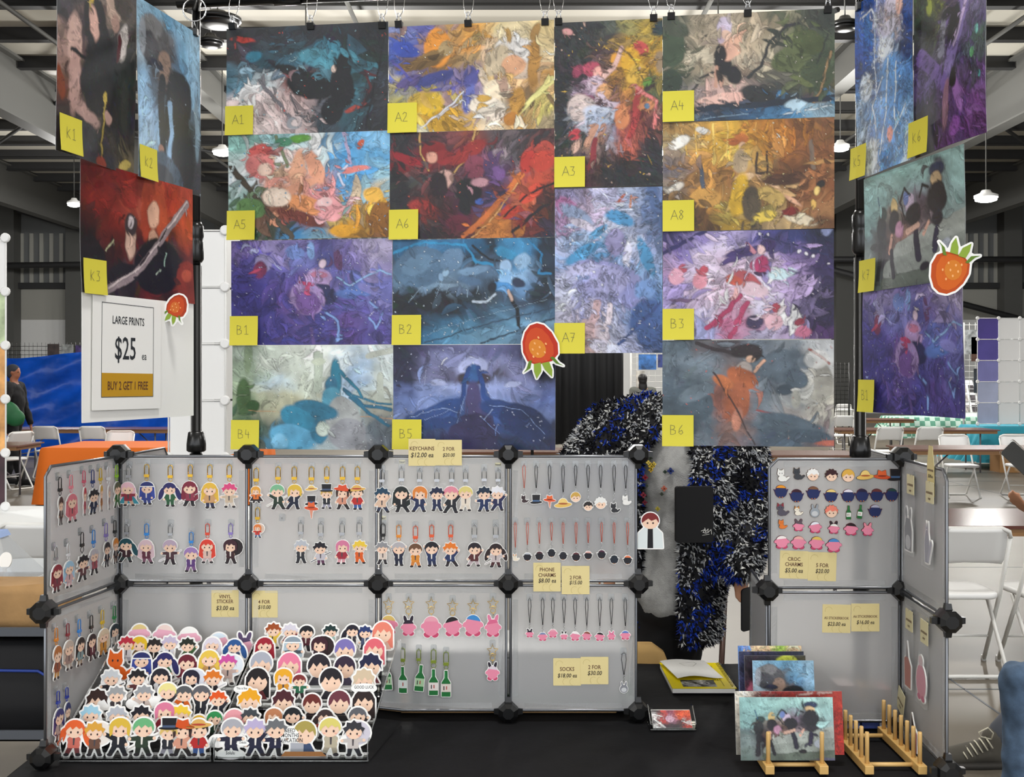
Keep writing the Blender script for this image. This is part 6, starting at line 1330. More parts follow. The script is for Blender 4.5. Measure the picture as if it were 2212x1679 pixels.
# stickers: (px, middle row, height, hair, top, bottom, style, pose, kind, extra, hat)
SL = [
 [(158, 1612, 76, 'e0602c', 'c86a5c', '7a3a3c', 4, 4, 'f'), (203, 1616, 74, 'd8a03c', '6a4a3c', '3a3230', 3, 4, 'f', ('disc', 'e8e0d8')), (254, 1610, 80, 'd8b440', '1c1e26', '1c1e26', 1, 5, 'f'), (305, 1612, 80, '6ab07a', '2c3a2c', '2a3028', 0, 1, 'f', ('rod', 'c8c4c0')), (361, 1609, 80, 'd8b868', '23262e', '9a98a4', 0, 4, 'f', None, ('tall', '1b1a1f')), (391, 1611, 78, '3a2826', 'd0947c', '2a2422', 1, 2, 'f', None, ('brim', 'd0521f')), (428, 1614, 78, '2a2426', 'b02a28', '3c5c98', 0, 0, 'f', None, ('straw', 'd8aa5c'))],
 [(195, 1560, 72, '9cc8dc', '2c2a32', 'c8ccd4', 3, 1, 'f'), (251, 1562, 70, 'b0b4bc', '3a3c34', '23242a', 3, 2, 'f'), (301, 1562, 72, '1c1a22', 'c0bcc8', '4a4668', 3, 0, 'f', ('rod', '8a8c94')), (352, 1557, 74, 'd87898', '8c2838', 'd8a0a8', 1, 0, 'f'), (388, 1560, 72, 'e8c43c', '2a2428', 'd8641f', 3, 4, 'f', ('rod', '3a3838')), (430, 1572, 50, 'e0b02c', '26242a', '26242a', 1, 1, 'f', ('cape', '2a282e')), (463, 1570, 58, '2f8a4c', '1f3a2a', '1e2c24', 0, 0, 'f')],
 [(208, 1520, 62, '33201c', '4a3028', '2c2020', 3, 0, 'b'), (248, 1516, 66, '9a9c9e', '3a3438', '2a282c', 3, 4, 'f', ('bubble', 'f')), (310, 1514, 66, '96989c', 'c8b8b0', '2c282c', 3, 5, 'f', ('bubble', 'f')), (359, 1512, 68, 'e8dc90', '23242e', '2a2c36', 0, 2, 'f', ('bubble', 'f')), (394, 1517, 66, '54565a', 'd8641f', '2c2a30', 0, 5, 'f'), (433, 1517, 68, '5c5c62', '22242c', '22242c', 0, 3, 'f'), (471, 1525, 64, 'e0561c', '20232e', '2a2c36', 3, 2, 'f')],
 [(238, 1480, 66, 'c8ccd0', '2a282e', '23222a', 3, 1, 'f', ('rod', '5a5a62')), (297, 1479, 66, '1c1a1e', '5a2f34', '2a2628', 3, 1, 'f', ('rod', 'b8b8bc')), (343, 1479, 66, '23212a', 'd8d8dc', '2c2a32', 2, 4, 'f'), (410, 1480, 64, '1f1d30', '1c1c24', '26242c', 1, 4, 'f', ('disc', 'd4d8e4')), (458, 1481, 66, 'd8741f', '23222a', '23222a', 3, 4, 'f', ('rod', 'd0d0d4'))],
 [(252, 1437, 66, 'e0641c', 'd85a18', 'c8501c', 0, 1, 'r'), (302, 1443, 64, '3a4a9c', '34408c', '3a4484', 2, 0, 'f', None, ('cap', '2a3068')), (354, 1444, 64, '2a2860', '2c5c3c', '2c5c3c', 4, 0, 'f'), (402, 1449, 66, '6a2030', '7c2c3c', '1c1a20', 2, 4, 'f', ('rod', 'b8b0b0')), (451, 1441, 68, 'e4c04c', 'c8985c', '3a3c54', 2, 0, 'f'), (491, 1447, 66, 'c8509c', 'c0a8a0', 'd0c4bc', 3, 1, 'f', ('disc', 'dce4ec'))],
 [(272, 1404, 58, 'b83040', 'd8d4d8', 'b8b4bc', 3, 4, 'f'), (299, 1407, 60, 'e0b828', '6a5030', '3a3028', 1, 0, 'f'), (331, 1409, 60, '26201f', '1c1b20', '1c1b20', 3, 0, 'f'), (365, 1403, 58, 'c0b4cc', 'd4d4dc', '7a7890', 3, 4, 'f'), (405, 1407, 58, '23281f', '3a5a34', '3a4a34', 3, 2, 'f'), (458, 1408, 58, 'd8d0dc', '5c4a4c', 'c8c8d0', 2, 4, 'f'), (507, 1411, 56, '2a5490', '3c4a6c', '2f4468', 4, 4, 'f')],
 [(300, 1372, 44, 'e4cc8c', '', '', 0, 0, 'p'), (354, 1374, 46, 'f0d8d0', '', '', 0, 0, 'p'), (407, 1382, 48, 'f0f0ec', '', '', 0, 0, 'p'), (471, 1394, 50, 'd8e8f4', '', '', 0, 0, 'p'), (527, 1394, 54, '5a4a6c', '', '', 0, 0, 'P')]]
SR = [
 [(498, 1614, 78, 'a8a8b0', '26263a', '26263a', 0, 1, 'f', ('bubble', 'f')), (551, 1613, 80, 'b8acd0', '23243a', '23243a', 3, 2, 'f'), (594, 1615, 80, '6a6c70', '23243c', '26262c', 3, 1, 'f'), (657, 1614, 74, 'a89850', '3c4c6c', '3c4c6c', 0, 4, 'd'), (714, 1613, 80, 'd8cc70', 'b4aa94', 'a89e8c', 0, 4, 'f'), (762, 1620, 76, '33343a', 'c4bcb8', '2c2c34', 3, 1, 'f', ('disc', 'ccc8d4'))],
 [(504, 1566, 62, 'e49ca4', '2a242a', '2a242a', 0, 4, 'b'), (537, 1567, 66, '3f444a', '23243a', '23243a', 3, 4, 'f'), (588, 1565, 64, 'b87a54', '26284a', '26284a', 1, 1, 'f'), (632, 1567, 66, '1c2024', '20202a', '20202a', 2, 2, 'f'), (701, 1566, 62, '3a2c2c', 'a8443c', '3a3a3c', 4, 1, 'f', ('rod', 'b8b8bc')), (772, 1564, 66, '5c5c62', '2c2426', 'b0acac', 0, 2, 'f')],
 [(537, 1520, 64, 'e8a41c', 'e8c02c', 'c8541c', 3, 0, 'b'), (611, 1522, 62, '4a1f28', '3a6a50', '23242a', 3, 0, 'b'), (673, 1528, 54, '6a2c28', '2c2428', '2c2428', 0, 0, 'b'), (732, 1526, 64, '6a3440', '23242a', '23242a', 0, 0, 'b'), (785, 1524, 64, '2c2020', '3a2c2c', '2a2224', 2, 0, 'b')],
 [(555, 1478, 66, '1f1a1c', '6a3034', '2a2024', 2, 0, 'b'), (611, 1480, 66, 'e8a828', 'd8942c', '33282a', 1, 4, 'f'), (647, 1484, 50, '7a3030', '2c6a4c', '3a2c30', 0, 1, 'f'), (714, 1478, 66, '221f24', '2c2a30', '26242a', 1, 0, 'b'), (785, 1476, 62, 'd0bca0', 'd8c8b8', 'a08468', 3, 0, 'b')],
 [(563, 1442, 64, 'a8acb8', '6a3030', '5c2c2c', 1, 0, 'b'), (624, 1444, 64, 'e47c9c', 'd8688c', 'c8588c', 2, 0, 'b'), (688, 1448, 66, '26222a', '3a3840', '2c2a32', 1, 0, 'b'), (744, 1450, 62, '33263a', '4a4458', '3a3648', 1, 0, 'b'), (800, 1444, 64, '222444', '6a3038', '2c2c44', 3, 0, 'b')],
 [(571, 1410, 62, '9c2030', '7a1c28', '3a1820', 2, 4, 'f'), (632, 1407, 60, 'b4c8d4', '4a545c', '8a9aa4', 2, 1, 'f', None, ('cap', '8a98a4')), (688, 1408, 64, '3c1c28', '33202a', '2a1c22', 1, 4, 'f', ('disc', '2c1e20')), (744, 1412, 60, '7a70b0', '4a4480', '4a4480', 1, 0, 'b'), (808, 1410, 58, 'dc6470', '2c2426', 'c85060', 2, 0, 'b')],
 [(588, 1374, 56, '9c4a20', 'e8c448', 'd8d0b8', 3, 2, 'f'), (624, 1376, 56, 'd0ccd8', '7a2430', '3a2a30', 3, 2, 'f'), (660, 1380, 54, '1a1c22', '5a2c38', '2c2a30', 0, 4, 'f'), (714, 1376, 52, '1c3434', 'a8ccc4', '3c5450', 3, 4, 'f'), (760, 1376, 50, '23202c', '3a3840', '26242c', 4, 4, 'f'), (788, 1378, 52, '28386c', '4a5474', '2c3450', 3, 0, 'f'), (826, 1374, 58, 'e4806c', 'd8b0a0', 'c87060', 2, 0, 'b')]]
WRIT = {(498, 0): ((0.0, 0.06, 0.34, 0.1, ('Solulu',)), (0.32, 0.34, 0.17, 0.07, ('Delulu',))), (657, 0): ((-0.42, 0.62, 0.27, 0.2, ('I NEED', '6 MONTHS', 'OF VACATION')),),
        (537, 2): ((-0.3, 1.0, 0.26, 0.09, ('This is fine',)),), (785, 2): ((0.0, 1.02, 0.42, 0.11, ('GOOD LUCK',)),), (555, 3): ((0.0, 1.02, 0.4, 0.1, ('you got this!',)),)}
WRIT.pop((555, 3))
ns = 0
for (rows, where) in ((SL, 'wing-side tray'), (SR, 'tray by the bottles')):
    for r, row in enumerate(rows):
        prev = None
        Yr = 2.756 + (3.055 - 2.752) / 7 * r
        zs = TZ + 0.0105 + (0.235 - 0.06) * r / 6
        for q in row:
            px, cy, hh, hair, top, bot, style, pose, kind = q[:9]
            extra = q[9] if len(q) > 9 else None; ht = q[10] if len(q) > 10 else None
            ns += 1
            if kind == 'f':
                sh = figure(hair, top, bot, style, pose, ht, None, extra, SKIN, 100 + ns); d = '%s-haired figure in %s' % (cname(hair), cname(top))
            elif kind == 'b':
                sh = bust(hair, top, style, SKIN, ns); d = 'large %s-haired head over %s' % (cname(hair), cname(top))
            elif kind == 'r':
                sh = cat('d8601c'); d = 'plain orange animal'
            elif kind == 'd':
                sh = [([(x * 0.75, y * 0.8 + 0.2) for x, y in p], c) for p, c in bust(hair, top, 0, SKIN, ns)] + [([(-0.5, 0.2), (0.45, 0.2), (0.58, 0.08), (-0.6, 0.08)], 'b87c48'), ([(-0.36, 0.42), (-0.02, 0.42), (-0.02, 0.2), (-0.36, 0.2)], 'a8aab2'), ]; d = 'figure at a desk with a laptop'
            else:
                sh = round_pal(hair, 'ecb0c4', px, '5a4a6c' if kind == 'P' else None); d = 'pale pink ball with %s cap' % cname(hair)
            base_y = cy + hh / 2
            zb = az(base_y, Yr + 0.006)
            H = hh / FPX * Yr
            ys = [y for p, c in sh for x, y in p]; y0, y1 = min(ys), max(ys); s = H / (y1 - y0)
            zb = max(zb, zs)
            F = Fr((ax(px, Yr + 0.006), Yr + 0.006, zb), (1, 0, 0), (0, math.sin(0.16), math.cos(0.16)))
            ws = 1.02 if kind in 'fd' else 0.92 if kind == 'b' else 0.9
            mb = MB()
            wr = WRIT.get((px, r), ())
            for (bx, by, brx, bry, lines) in wr:
                sh.append((ellp(bx, by, brx, bry, 0, 18), 'f7f7f5'))
            cutout(mb, F, [([(x * s * ws, (y - y0) * s) for x, y in p], c) for p, c in sh], 0.0042, 0.0008)
            for (bx, by, brx, bry, lines) in wr:
                for li, tx in enumerate(lines):
                    text_mb(tx, F, bx * s * ws, (by - y0 + bry * (0.55 - 0.62 * li - (0.6 if len(lines) == 1 else 0.2))) * s, bry * s * (1.25 if len(lines) == 1 else 0.72), 0.0008 + 0.00012 * (len(sh) + 2), bold=0.01, xs=0.8, mb=mb, col='26242a')
            lab = uniq('vinyl sticker, %s, %s step, %s' % (d, ('lowest', 'next to lowest', 'lower middle', 'middle', 'upper middle', 'next to top', 'top')[r], where), [q for q in ('holding a rod' if extra and extra[0] == 'rod' else '', 'before a disc' if extra and extra[0] == 'disc' else '', 'with a hat' if ht else '', ('arms down', 'arms spread', 'one arm up', 'arms up', 'arms folded', 'arm out')[pose % 6], 'with %s legs' % cname(bot or '000000'), ('short hair', 'bob', 'long hair', 'tousled', 'bunches')[style], 'by %s hair' % prev) if q])
            tag(mb.build('vinyl_sticker', 'satin'), lab, 'sticker', 'vinyl stickers in the step trays')
            prev = cname(hair)
# ---------------------------------------------------------------- bamboo plate racks
def rack(x0, x1, y0, y1, nd, label):
    t = thing('plate_rack', label, 'rack', ((x0 + x1) / 2, (y0 + y1) / 2, TZ), group='bamboo racks')
    for x in (x0, x1):
        MB().box((x - 0.011, y0, TZ + 0.003), (x + 0.011, y1, TZ + 0.024)).build('rail', 'bamboo', t, bevel=0.0015)
        for i in range(nd):
            y = y0 + 0.02 + (y1 - y0 - 0.04) * i / (nd - 1)
            MB().lathe((x, y, TZ + 0.02), [(0.0055, 0), (0.0055, 0.078), (0.0045, 0.081)], 10).build('dowel', 'wood_pale', t)
    for y in (y0 + 0.045, y1 - 0.04):
        MB().tube([(x0, y, TZ + 0.012), (x1, y, TZ + 0.012)], 0.0055, 10).build('cross_dowel', 'wood_pale', t)
rack(0.873, 1.003, 2.655, 2.955, 7, 'empty bamboo plate rack beside the air freshener wing')
rack(0.630, 0.762, 2.655, 2.955, 7, 'bamboo plate rack holding the small art prints')
def rack_print(px0, px1, py_top, Y, art, seed, label, bottom=TZ + 0.0255):
    w = ax(px1, Y) - ax(px0, Y); z1 = az(py_top, Y + 0.02)
    h = (z1 - bottom) / math.cos(0.14)
    F = Fr(((ax(px0, Y) + ax(px1, Y)) / 2, Y + 0.008 + h / 2 * math.sin(0.14), (z1 + bottom) / 2), (1, 0, 0), (0, math.sin(0.14), math.cos(0.14)))
    art_print('small_print', F, w, h, art, seed, label, 'small prints in the rack', 0.0012, 110, 'print')
rack_print(1602, 1806, 1509, 2.682, ART['K7'], 61, 'small turquoise sky and stone print in front of the rack')
rack_print(1592, 1826, 1496, 2.722, 'e4e0d4 7a2420 8a2a22 8f2c22 a03428/d8d4c8 6a1f1c 5c2020 b86a50 a02c24/a8a49c 8a2820 3a2424 5c3430 a82c24/8a8880 a02c24 2c2024 3a2028 a82a22;e .05 .3 .06 .4 0 e4e0d2;l .6,.05 .9,.02 .02 c8a8a0', 62, 'small dark red print with a white margin second in the rack')
rack_print(1632, 1766, 1431, 2.805, ART['K2'], 63, 'small pale blue and black print standing in the rack')
rack_print(1614, 1748, 1420, 2.850, '2c2430 2a2632 302a34 3c3c2c/54303c 3a2c38 2c2830 3a3838/a05a6c 5c3444 2c2830 33303a;e .1 .6 .1 .3 0 b8647c;e .7 .08 .2 .1 0 a8b03c', 64, 'small dark plum print behind the pale blue one')
rack_print(1602, 1744, 1411, 2.894, '3a3c5c 2c2e4c 33344c 2a2c40/4c4c68 33344c 2a2c40 2c2e44', 65, 'small midnight blue print behind the plum one')
rack_print(1600, 1739, 1399, 2.934, '5c8cd8 e8c49c ecc8a0 9cc84c eccaa0/3c6cc0 e0bc94 e4c098 e0b890 e0bc94', 66, 'small peach print with a green patch at the back of the rack')

# ---------------------------------------------------------------- sketchbook, loose drawing, card holder
A = [at(1449, 1482, 3.36), at(1587, 1484, 3.36)]
x0, x1, y0, y1 = A[0].x, A[1].x, 3.33, 3.62
sb = thing('sketchbook', 'yellow spiral sketchbook lying on the black cloth', 'sketchbook', ((x0 + x1) / 2, (y0 + y1) / 2, TZ + 0.001))
sk = 0.0
MB().box((x0, y0, TZ + 0.001), (x1, y1, TZ + 0.003)).build('back_cover', 'black_plastic', sb)
MB().box((x0 + 0.002, y0 + 0.002, TZ + 0.003), (x1 - 0.004, y1 - 0.002, TZ + 0.017)).build('page_block', 'paper', sb)
cv = MB().box((x0, y0, TZ + 0.017), (x1, y1, TZ + 0.019)).build('front_cover', 'yellow_cover', sb)
mb = MB()
for k in range(26):
    y = y0 + 0.012 + (y1 - y0 - 0.024) * k / 25
    mb.tube([(x1 - 0.004 + 0.011 * math.cos(a), y, TZ + 0.012 + 0.011 * math.sin(a)) for a in [2 * math.pi * i / 10 for i in range(10)]], 0.0008, 5, closed=True)
mb.build('spiral_binding', 'black_metal', sb)
Fc = Fr(((x0 + x1) / 2 - 0.01, y0 + 0.05, TZ + 0.0194), (1, 0, 0), (0, 1, 0))
art_print('cover_picture', Fc, 0.105, 0.075, '3c3c3c 8a8a88 d8d8d4 6a6a68/d0d0cc 2a2a2a 9a9a98 3a3a3a/5a5a58 c8c8c4 4a4a48 b0b0ac;l .1,.3 .5,.8 .04 e4e4e0;l .3,.1 .6,.9 .03 2a2a2a;e .7 .5 .15 .2 0 d8d8d4;e .72 .5 .08 .1 0 2c2c2c', 71, '', None, 0.0, 60, 'x', parent=sb)
ribbon(MB(), Fc, [(0.075, -0.03), (0.075, 0.2)], 0.0012, 0.0002).build('cover_line', 'ink', sb)
text_mb('XL', Fc.sub(0.062, 0.03, 0), 0, 0, 0.02, 0.0002, bold=0.01).build('cover_lettering', 'ink', sb)
G = Fr(((x0 + x1) / 2 - 0.012, (y0 + y1) / 2 + 0.035, TZ + 0.0275), (math.cos(0.16), math.sin(0.16), 0), (-math.sin(0.16), math.cos(0.16), 0.03))
dr = thing('drawing_sheet', 'white paper with a pencil strawberry doodle on the sketchbook', 'paper', G.p(0, 0))
mb = MB()
for i in range(8):
    a, b = -0.075 + 0.15 * i / 8, -0.075 + 0.15 * (i + 1) / 8
    zf = lambda u: 0.004 + 0.006 * math.sin((u + 0.075) / 0.15 * 5)
    mb.add([G.p(a, -0.095, zf(a)), G.p(b, -0.095, zf(b)), G.p(b, 0.095, zf(b) * 0.6), G.p(a, 0.095, zf(a) * 0.6), G.p(a, -0.095, zf(a) - .001), G.p(b, -0.095, zf(b) - .001), G.p(b, 0.095, zf(b) * 0.6 - .001), G.p(a, 0.095, zf(a) * 0.6 - .001)],
           [(0, 1, 2, 3), (7, 6, 5, 4), (0, 4, 5, 1), (2, 6, 7, 3)], None, True)
mb.build('sheet', 'paper', dr)
mb = MB(); ribbon(mb, G, [(-0.03, 0.03), (0.02, 0.035), (0.025, 0.02), (0.005, -0.008), (-0.02, 0.0), (-0.03, 0.03)], 0.0012, 0.012)
mb.build('pencil_doodle', 'grey_ink', dr)
X0, X1, Yc = ax(1405, 2.995), ax(1503, 2.995), 2.99
ch = thing('card_holder', 'clear acrylic holder with red and black business cards', 'card holder', ((X0 + X1) / 2, Yc + 0.03, TZ + 0.001))
MB().box((X0, Yc, TZ + 0.001), (X1, Yc + 0.075, TZ + 0.004)).build('base', 'clear', ch)
MB().box((X0, Yc, TZ + 0.004), (X1, Yc + 0.002, TZ + 0.018)).build('front_lip', 'clear', ch)
for x in (X0, X1 - 0.002):
    MB().add([(x, Yc, TZ + .004), (x, Yc + .075, TZ + .004), (x, Yc + .075, TZ + .05), (x, Yc + .055, TZ + .05), (x, Yc, TZ + .018), (x + .002, Yc, TZ + .004), (x + .002, Yc + .075, TZ + .004), (x + .002, Yc + .075, TZ + .05), (x + .002, Yc + .055, TZ + .05), (x + .002, Yc, TZ + .018)],
             [(0, 1, 2, 3, 4), (9, 8, 7, 6, 5), (0, 5, 6, 1), (1, 6, 7, 2), (2, 7, 8, 3), (3, 8, 9, 4), (4, 9, 5, 0)]).build('side_wall', 'clear', ch)
e = MB().tube([(X0, Yc, TZ + 0.003), (X1, Yc, TZ + 0.003)], 0.0012, 5); e.tube([(X0, Yc, TZ + .018), (X0, Yc + .06, TZ + .051)], 0.0012, 5); e.tube([(X1, Yc, TZ + .018), (X1, Yc + .06, TZ + .051)], 0.0012, 5)
e.build('polished_edge', 'hook_clear', ch)
MB().add([(X0 + .008, Yc + .006, TZ + .0045), (X1 - .008, Yc + .006, TZ + .0045), (X1 - .008, Yc + .058, TZ + .038), (X0 + .008, Yc + .058, TZ + .038), (X0 + .008, Yc + .014, TZ + .0045), (X1 - .008, Yc + .014, TZ + .0045), (X1 - .008, Yc + .066, TZ + .038), (X0 + .008, Yc + .066, TZ + .038)],
         [(0, 1, 2, 3), (7, 6, 5, 4), (0, 4, 5, 1), (1, 5, 6, 2), (2, 6, 7, 3), (3, 7, 4, 0)]).build('card_stack', 'paper', ch)
Fk = Fr(((X0 + X1) / 2, Yc + 0.0315, TZ + 0.0225), (1, 0, 0), (0, 0.052, 0.0335))
art_print('top_card', Fk, X1 - X0 - 0.017, 0.061, '3c3438 b84038 7a3a50 d04828 e05a34/d8d4d4 8a2c38 c08a9c d8582c c84028/4a4448 b83a34 9c6a80 5c2830 d8d0d0/e0dcdc 4a2c34 3a2c34 3a3038 c03c30;l .05,.5 .3,.98 .05 ecebea;l .0,.2 .25,.35 .04 e8e6e6;l .75,.6 1,.85 .03 e8e4e4;e .45 .5 .12 .2 20 c8a0b4', 73, '', None, 0.0, 80, 'x', parent=ch)

# ---------------------------------------------------------------- air fresheners on the right wing
def freshener(F, px, py, wpx, hpx, fig, figpx, figpy, fh, label, rot=0.0, barcode=True):
    u, v = F.hit(px, py); ppm = abs(F.hit(px, py + 10)[1] - v) / 10
    h = hpx * ppm; w = 0.058
    t = thing('air_freshener', label, 'air freshener', F.p(u, v - h / 2 - 0.12, 0.012), group='bagged air fresheners')
    G = F.sub(u, v, 0.011, rot)
    MB().flat(G, rrect(w, h, 0.001, 1), -0.0008, 0.0008).build('header_card', mat('header_cream', 'e2d9b0', 0.6), t)
    mb = text_mb('AIR FRESHENER', G, 0, -0.004, 0.0085, 0.0012, bold=0.02, xs=0.8)
    text_mb('x', G, 0, -0.011, 0.006, 0.0012, mb=mb); text_mb('SWEET', G, 0, -0.019, 0.0075, 0.0012, bold=0.02, xs=0.85, mb=mb)
    mb.build('lettering', 'brown_ink', t)
    ub, vb = F.hit(figpx, figpy); ppm2 = abs(F.hit(figpx, figpy + 10)[1] - vb) / 10; H = fh * ppm2
    top = v - h / 2; bot = vb - H / 2 - 0.012
    um = (u + ub) / 2
    Gb = F.sub(0, 0, 0.0105)
    MB().flat(Gb, [(u - w / 2, top), (u + w / 2, top), (ub + 0.04, bot), (ub - 0.04, bot)], -0.0015, 0.0045).build('bag', 'bag_film', t)
    ys = [y for p, c in fig for x, y in p]; y0, y1 = min(ys), max(ys); s = H / (y1 - y0)
    C = F.sub(ub, vb - H / 2, 0.0095)
    mb = MB(); cutout(mb, C, [([(x * s, (y - y0) * s) for x, y in p], c) for p, c in fig], 0.004, 0.003)
    mb.build('scented_card', 'satin', t)
    hook(F, u, v + h / 2 - 0.002, 'clear hook over the ' + ' '.join(label.split()[:11]))
RU, RD = PF['rs1'], PF['rs0']
tallgrey = [(ellp(-0.15, 0.9, 0.06, 0.14, 6), '96989c'), (ellp(0.15, 0.9, 0.06, 0.14, -6), '96989c'), ([(-0.26, 0.0), (-0.28, 0.5), (-0.16, 0.78), (0.16, 0.78), (0.28, 0.5), (0.26, 0.0)], '96989c'), (ellp(0, 0.2, 0.2, 0.18), 'd0d2d4')]
slim = [([(-0.14, 0.0), (-0.18, 0.5), (-0.08, 0.8), (0.08, 0.8), (0.18, 0.5), (0.14, 0.0)], 'a8a8b4'), (caps(0.1, 0.1, 0.3, 0.5, 0.07), 'b8b8c4'), ([(-0.1, 0.78), (-0.08, 1.0), (0.0, 0.84)], 'a8a8b4'), ([(0.1, 0.78), (0.08, 1.0), (0.0, 0.84)], 'a8a8b4')]
freshener(RU, 1976, 1047, 28, 42, tallgrey, 1972, 1143, 92, 'grey long-eared air freshener in a clear bag by the corner post')
freshener(RU, 2018, 1064, 32, 46, slim, 2013, 1172, 88, 'slim lilac grey air freshener in a clear bag by the wing edge')
freshener(RD, 1973, 1340, 28, 44, [([(-0.2, 0), (-0.24, 0.6), (-0.1, 0.66), (-0.06, 1.0), (0.04, 0.66), (0.22, 0.5), (0.2, 0)], 'c07a6c'), ([(-0.1, 0.66), (-0.06, 1.0), (0.04, 0.66)], '8a8488')], 1971, 1436, 96, 'brick pink air freshener with a grey tip in a clear bag')
freshener(RD, 2006, 1366, 34, 50, [(ellp(0, 0.4, 0.34, 0.4), 'e09cac'), (ellp(-0.14, 0.04, 0.12, 0.07), 'd0708c'), (ellp(0.14, 0.04, 0.12, 0.07), 'd0708c'), (ellp(-0.02, 0.88, 0.14, 0.12), 'e8d0d4')], 2000, 1466, 96, 'round pink air freshener with a pale knob in a clear bag')
freshener(RD, 1955, 1516, 30, 52, [([(-0.16, 0), (-0.22, 0.5), (-0.2, 1.0), (0.0, 0.7), (0.2, 0.6), (0.18, 0.1)], 'd8708c'), ([(-0.22, 0.5), (-0.2, 1.0), (0.0, 0.7), (-0.06, 0.5)], '3a3438')], 1985, 1590, 86, 'rose and charcoal air freshener tilted behind the rack dowels', -0.3)
u, v = RU.hit(2015, 1015)
G = RU.sub(u, v, 0.005)
t = thing('price_note', 'long cream note folded over the wing edge, reading AIR FRESHENERS $5.00 ea', 'note', G.p(0, -0.06), group='cream price notes')
MB().flat(G, [(-0.026, -0.065), (0.03, -0.065), (0.026, 0.012), (0.014, 0.06), (-0.014, 0.06), (-0.026, 0.012)], 0, 0.0008).build('card', 'price_paper', t)
mb = text_mb('AIR FRESHENERS', G, 0, -0.004, 0.0075, 0.0012, bold=0.02, xs=0.78); mb.build('lettering', 'brown_ink', t)
text_mb('$5.00 ea', G, 0, -0.02, 0.0115, 0.0012, bold=0.02, shear=0.18, xs=0.85).build('price_lettering', 'ink', t)

# ---------------------------------------------------------------- stock behind the frosted screens
def crate(name, lo, hi, m, label, cat, lid=None):
    t = thing(name, label, cat, ((lo[0] + hi[0]) / 2, (lo[1] + hi[1]) / 2, lo[2]))
    MB().box(lo, (hi[0], hi[1], hi[2] - 0.02)).build('body', m, t, bevel=0.006)
    MB().box((lo[0] - 0.004, lo[1] - 0.004, hi[2] - 0.02), (hi[0] + 0.004, hi[1] + 0.004, hi[2])).build('lid', lid or m, t, bevel=0.005)
    return t
crate('stock_box', (ax(880, 3.2), 3.16, TZ + 0.046), (ax(1350, 3.2), 3.42, TZ + 0.175), 'white_plastic', 'white lidded stock box behind the bottle keychains', 'box')
tag(MB().box((ax(885, 3.2), 3.15, TZ + 0.022), (ax(1368, 3.2), 3.44, TZ + 0.045)).build('cutting_mat_stack', mat('mat_green', '3f7a52', 0.7), bevel=0.004), 'green stack of cutting mats under the white stock box', 'mats')
tag(MB().box((ax(850, 3.18), 3.14, TZ + 0.001), (ax(1330, 3.18), 3.46, TZ + 0.021)).build('kraft_box', 'kraft', bevel=0.004), 'flat kraft cardboard box under the green mats', 'box')
crate('tissue_box', (ax(600, 3.35), 3.24, TZ + 0.001), (ax(700, 3.35), 3.36, TZ + 0.12), 'gun', 'small dark grey box behind the right sticker tray', 'box', 'steel_dark')
for i, (px, w, z, h, c) in enumerate(((1790, 60, 0, .05, '5c78b8'), (1790, 55, .05, .04, 'd8d4d4'), (1850, 40, 0, .07, '3a4a8c'), (1850, 36, .07, .045, 'e0a83c'), (1888, 34, 0, .06, 'c8ccd8'), (1888, 30, .06, .05, 'd86a4c'), (1800, 40, .09, .03, 'd8a8a0'))):
    z0 = TZ + 0.001 + z
    tag(MB().box((ax(px, 3.05), 3.003, z0), (ax(px + w, 3.05) - 0.004, 3.075, z0 + h - 0.001)).build('sticker_book', mat('book_%d' % i, c, 0.5), bevel=0.002),
        '%s sticker book in the pile behind the stickerbook notes' % ('pale blue', 'white', 'navy blue', 'amber', 'light grey', 'orange red', 'dusty pink')[i], 'book', 'sticker books behind the screen')
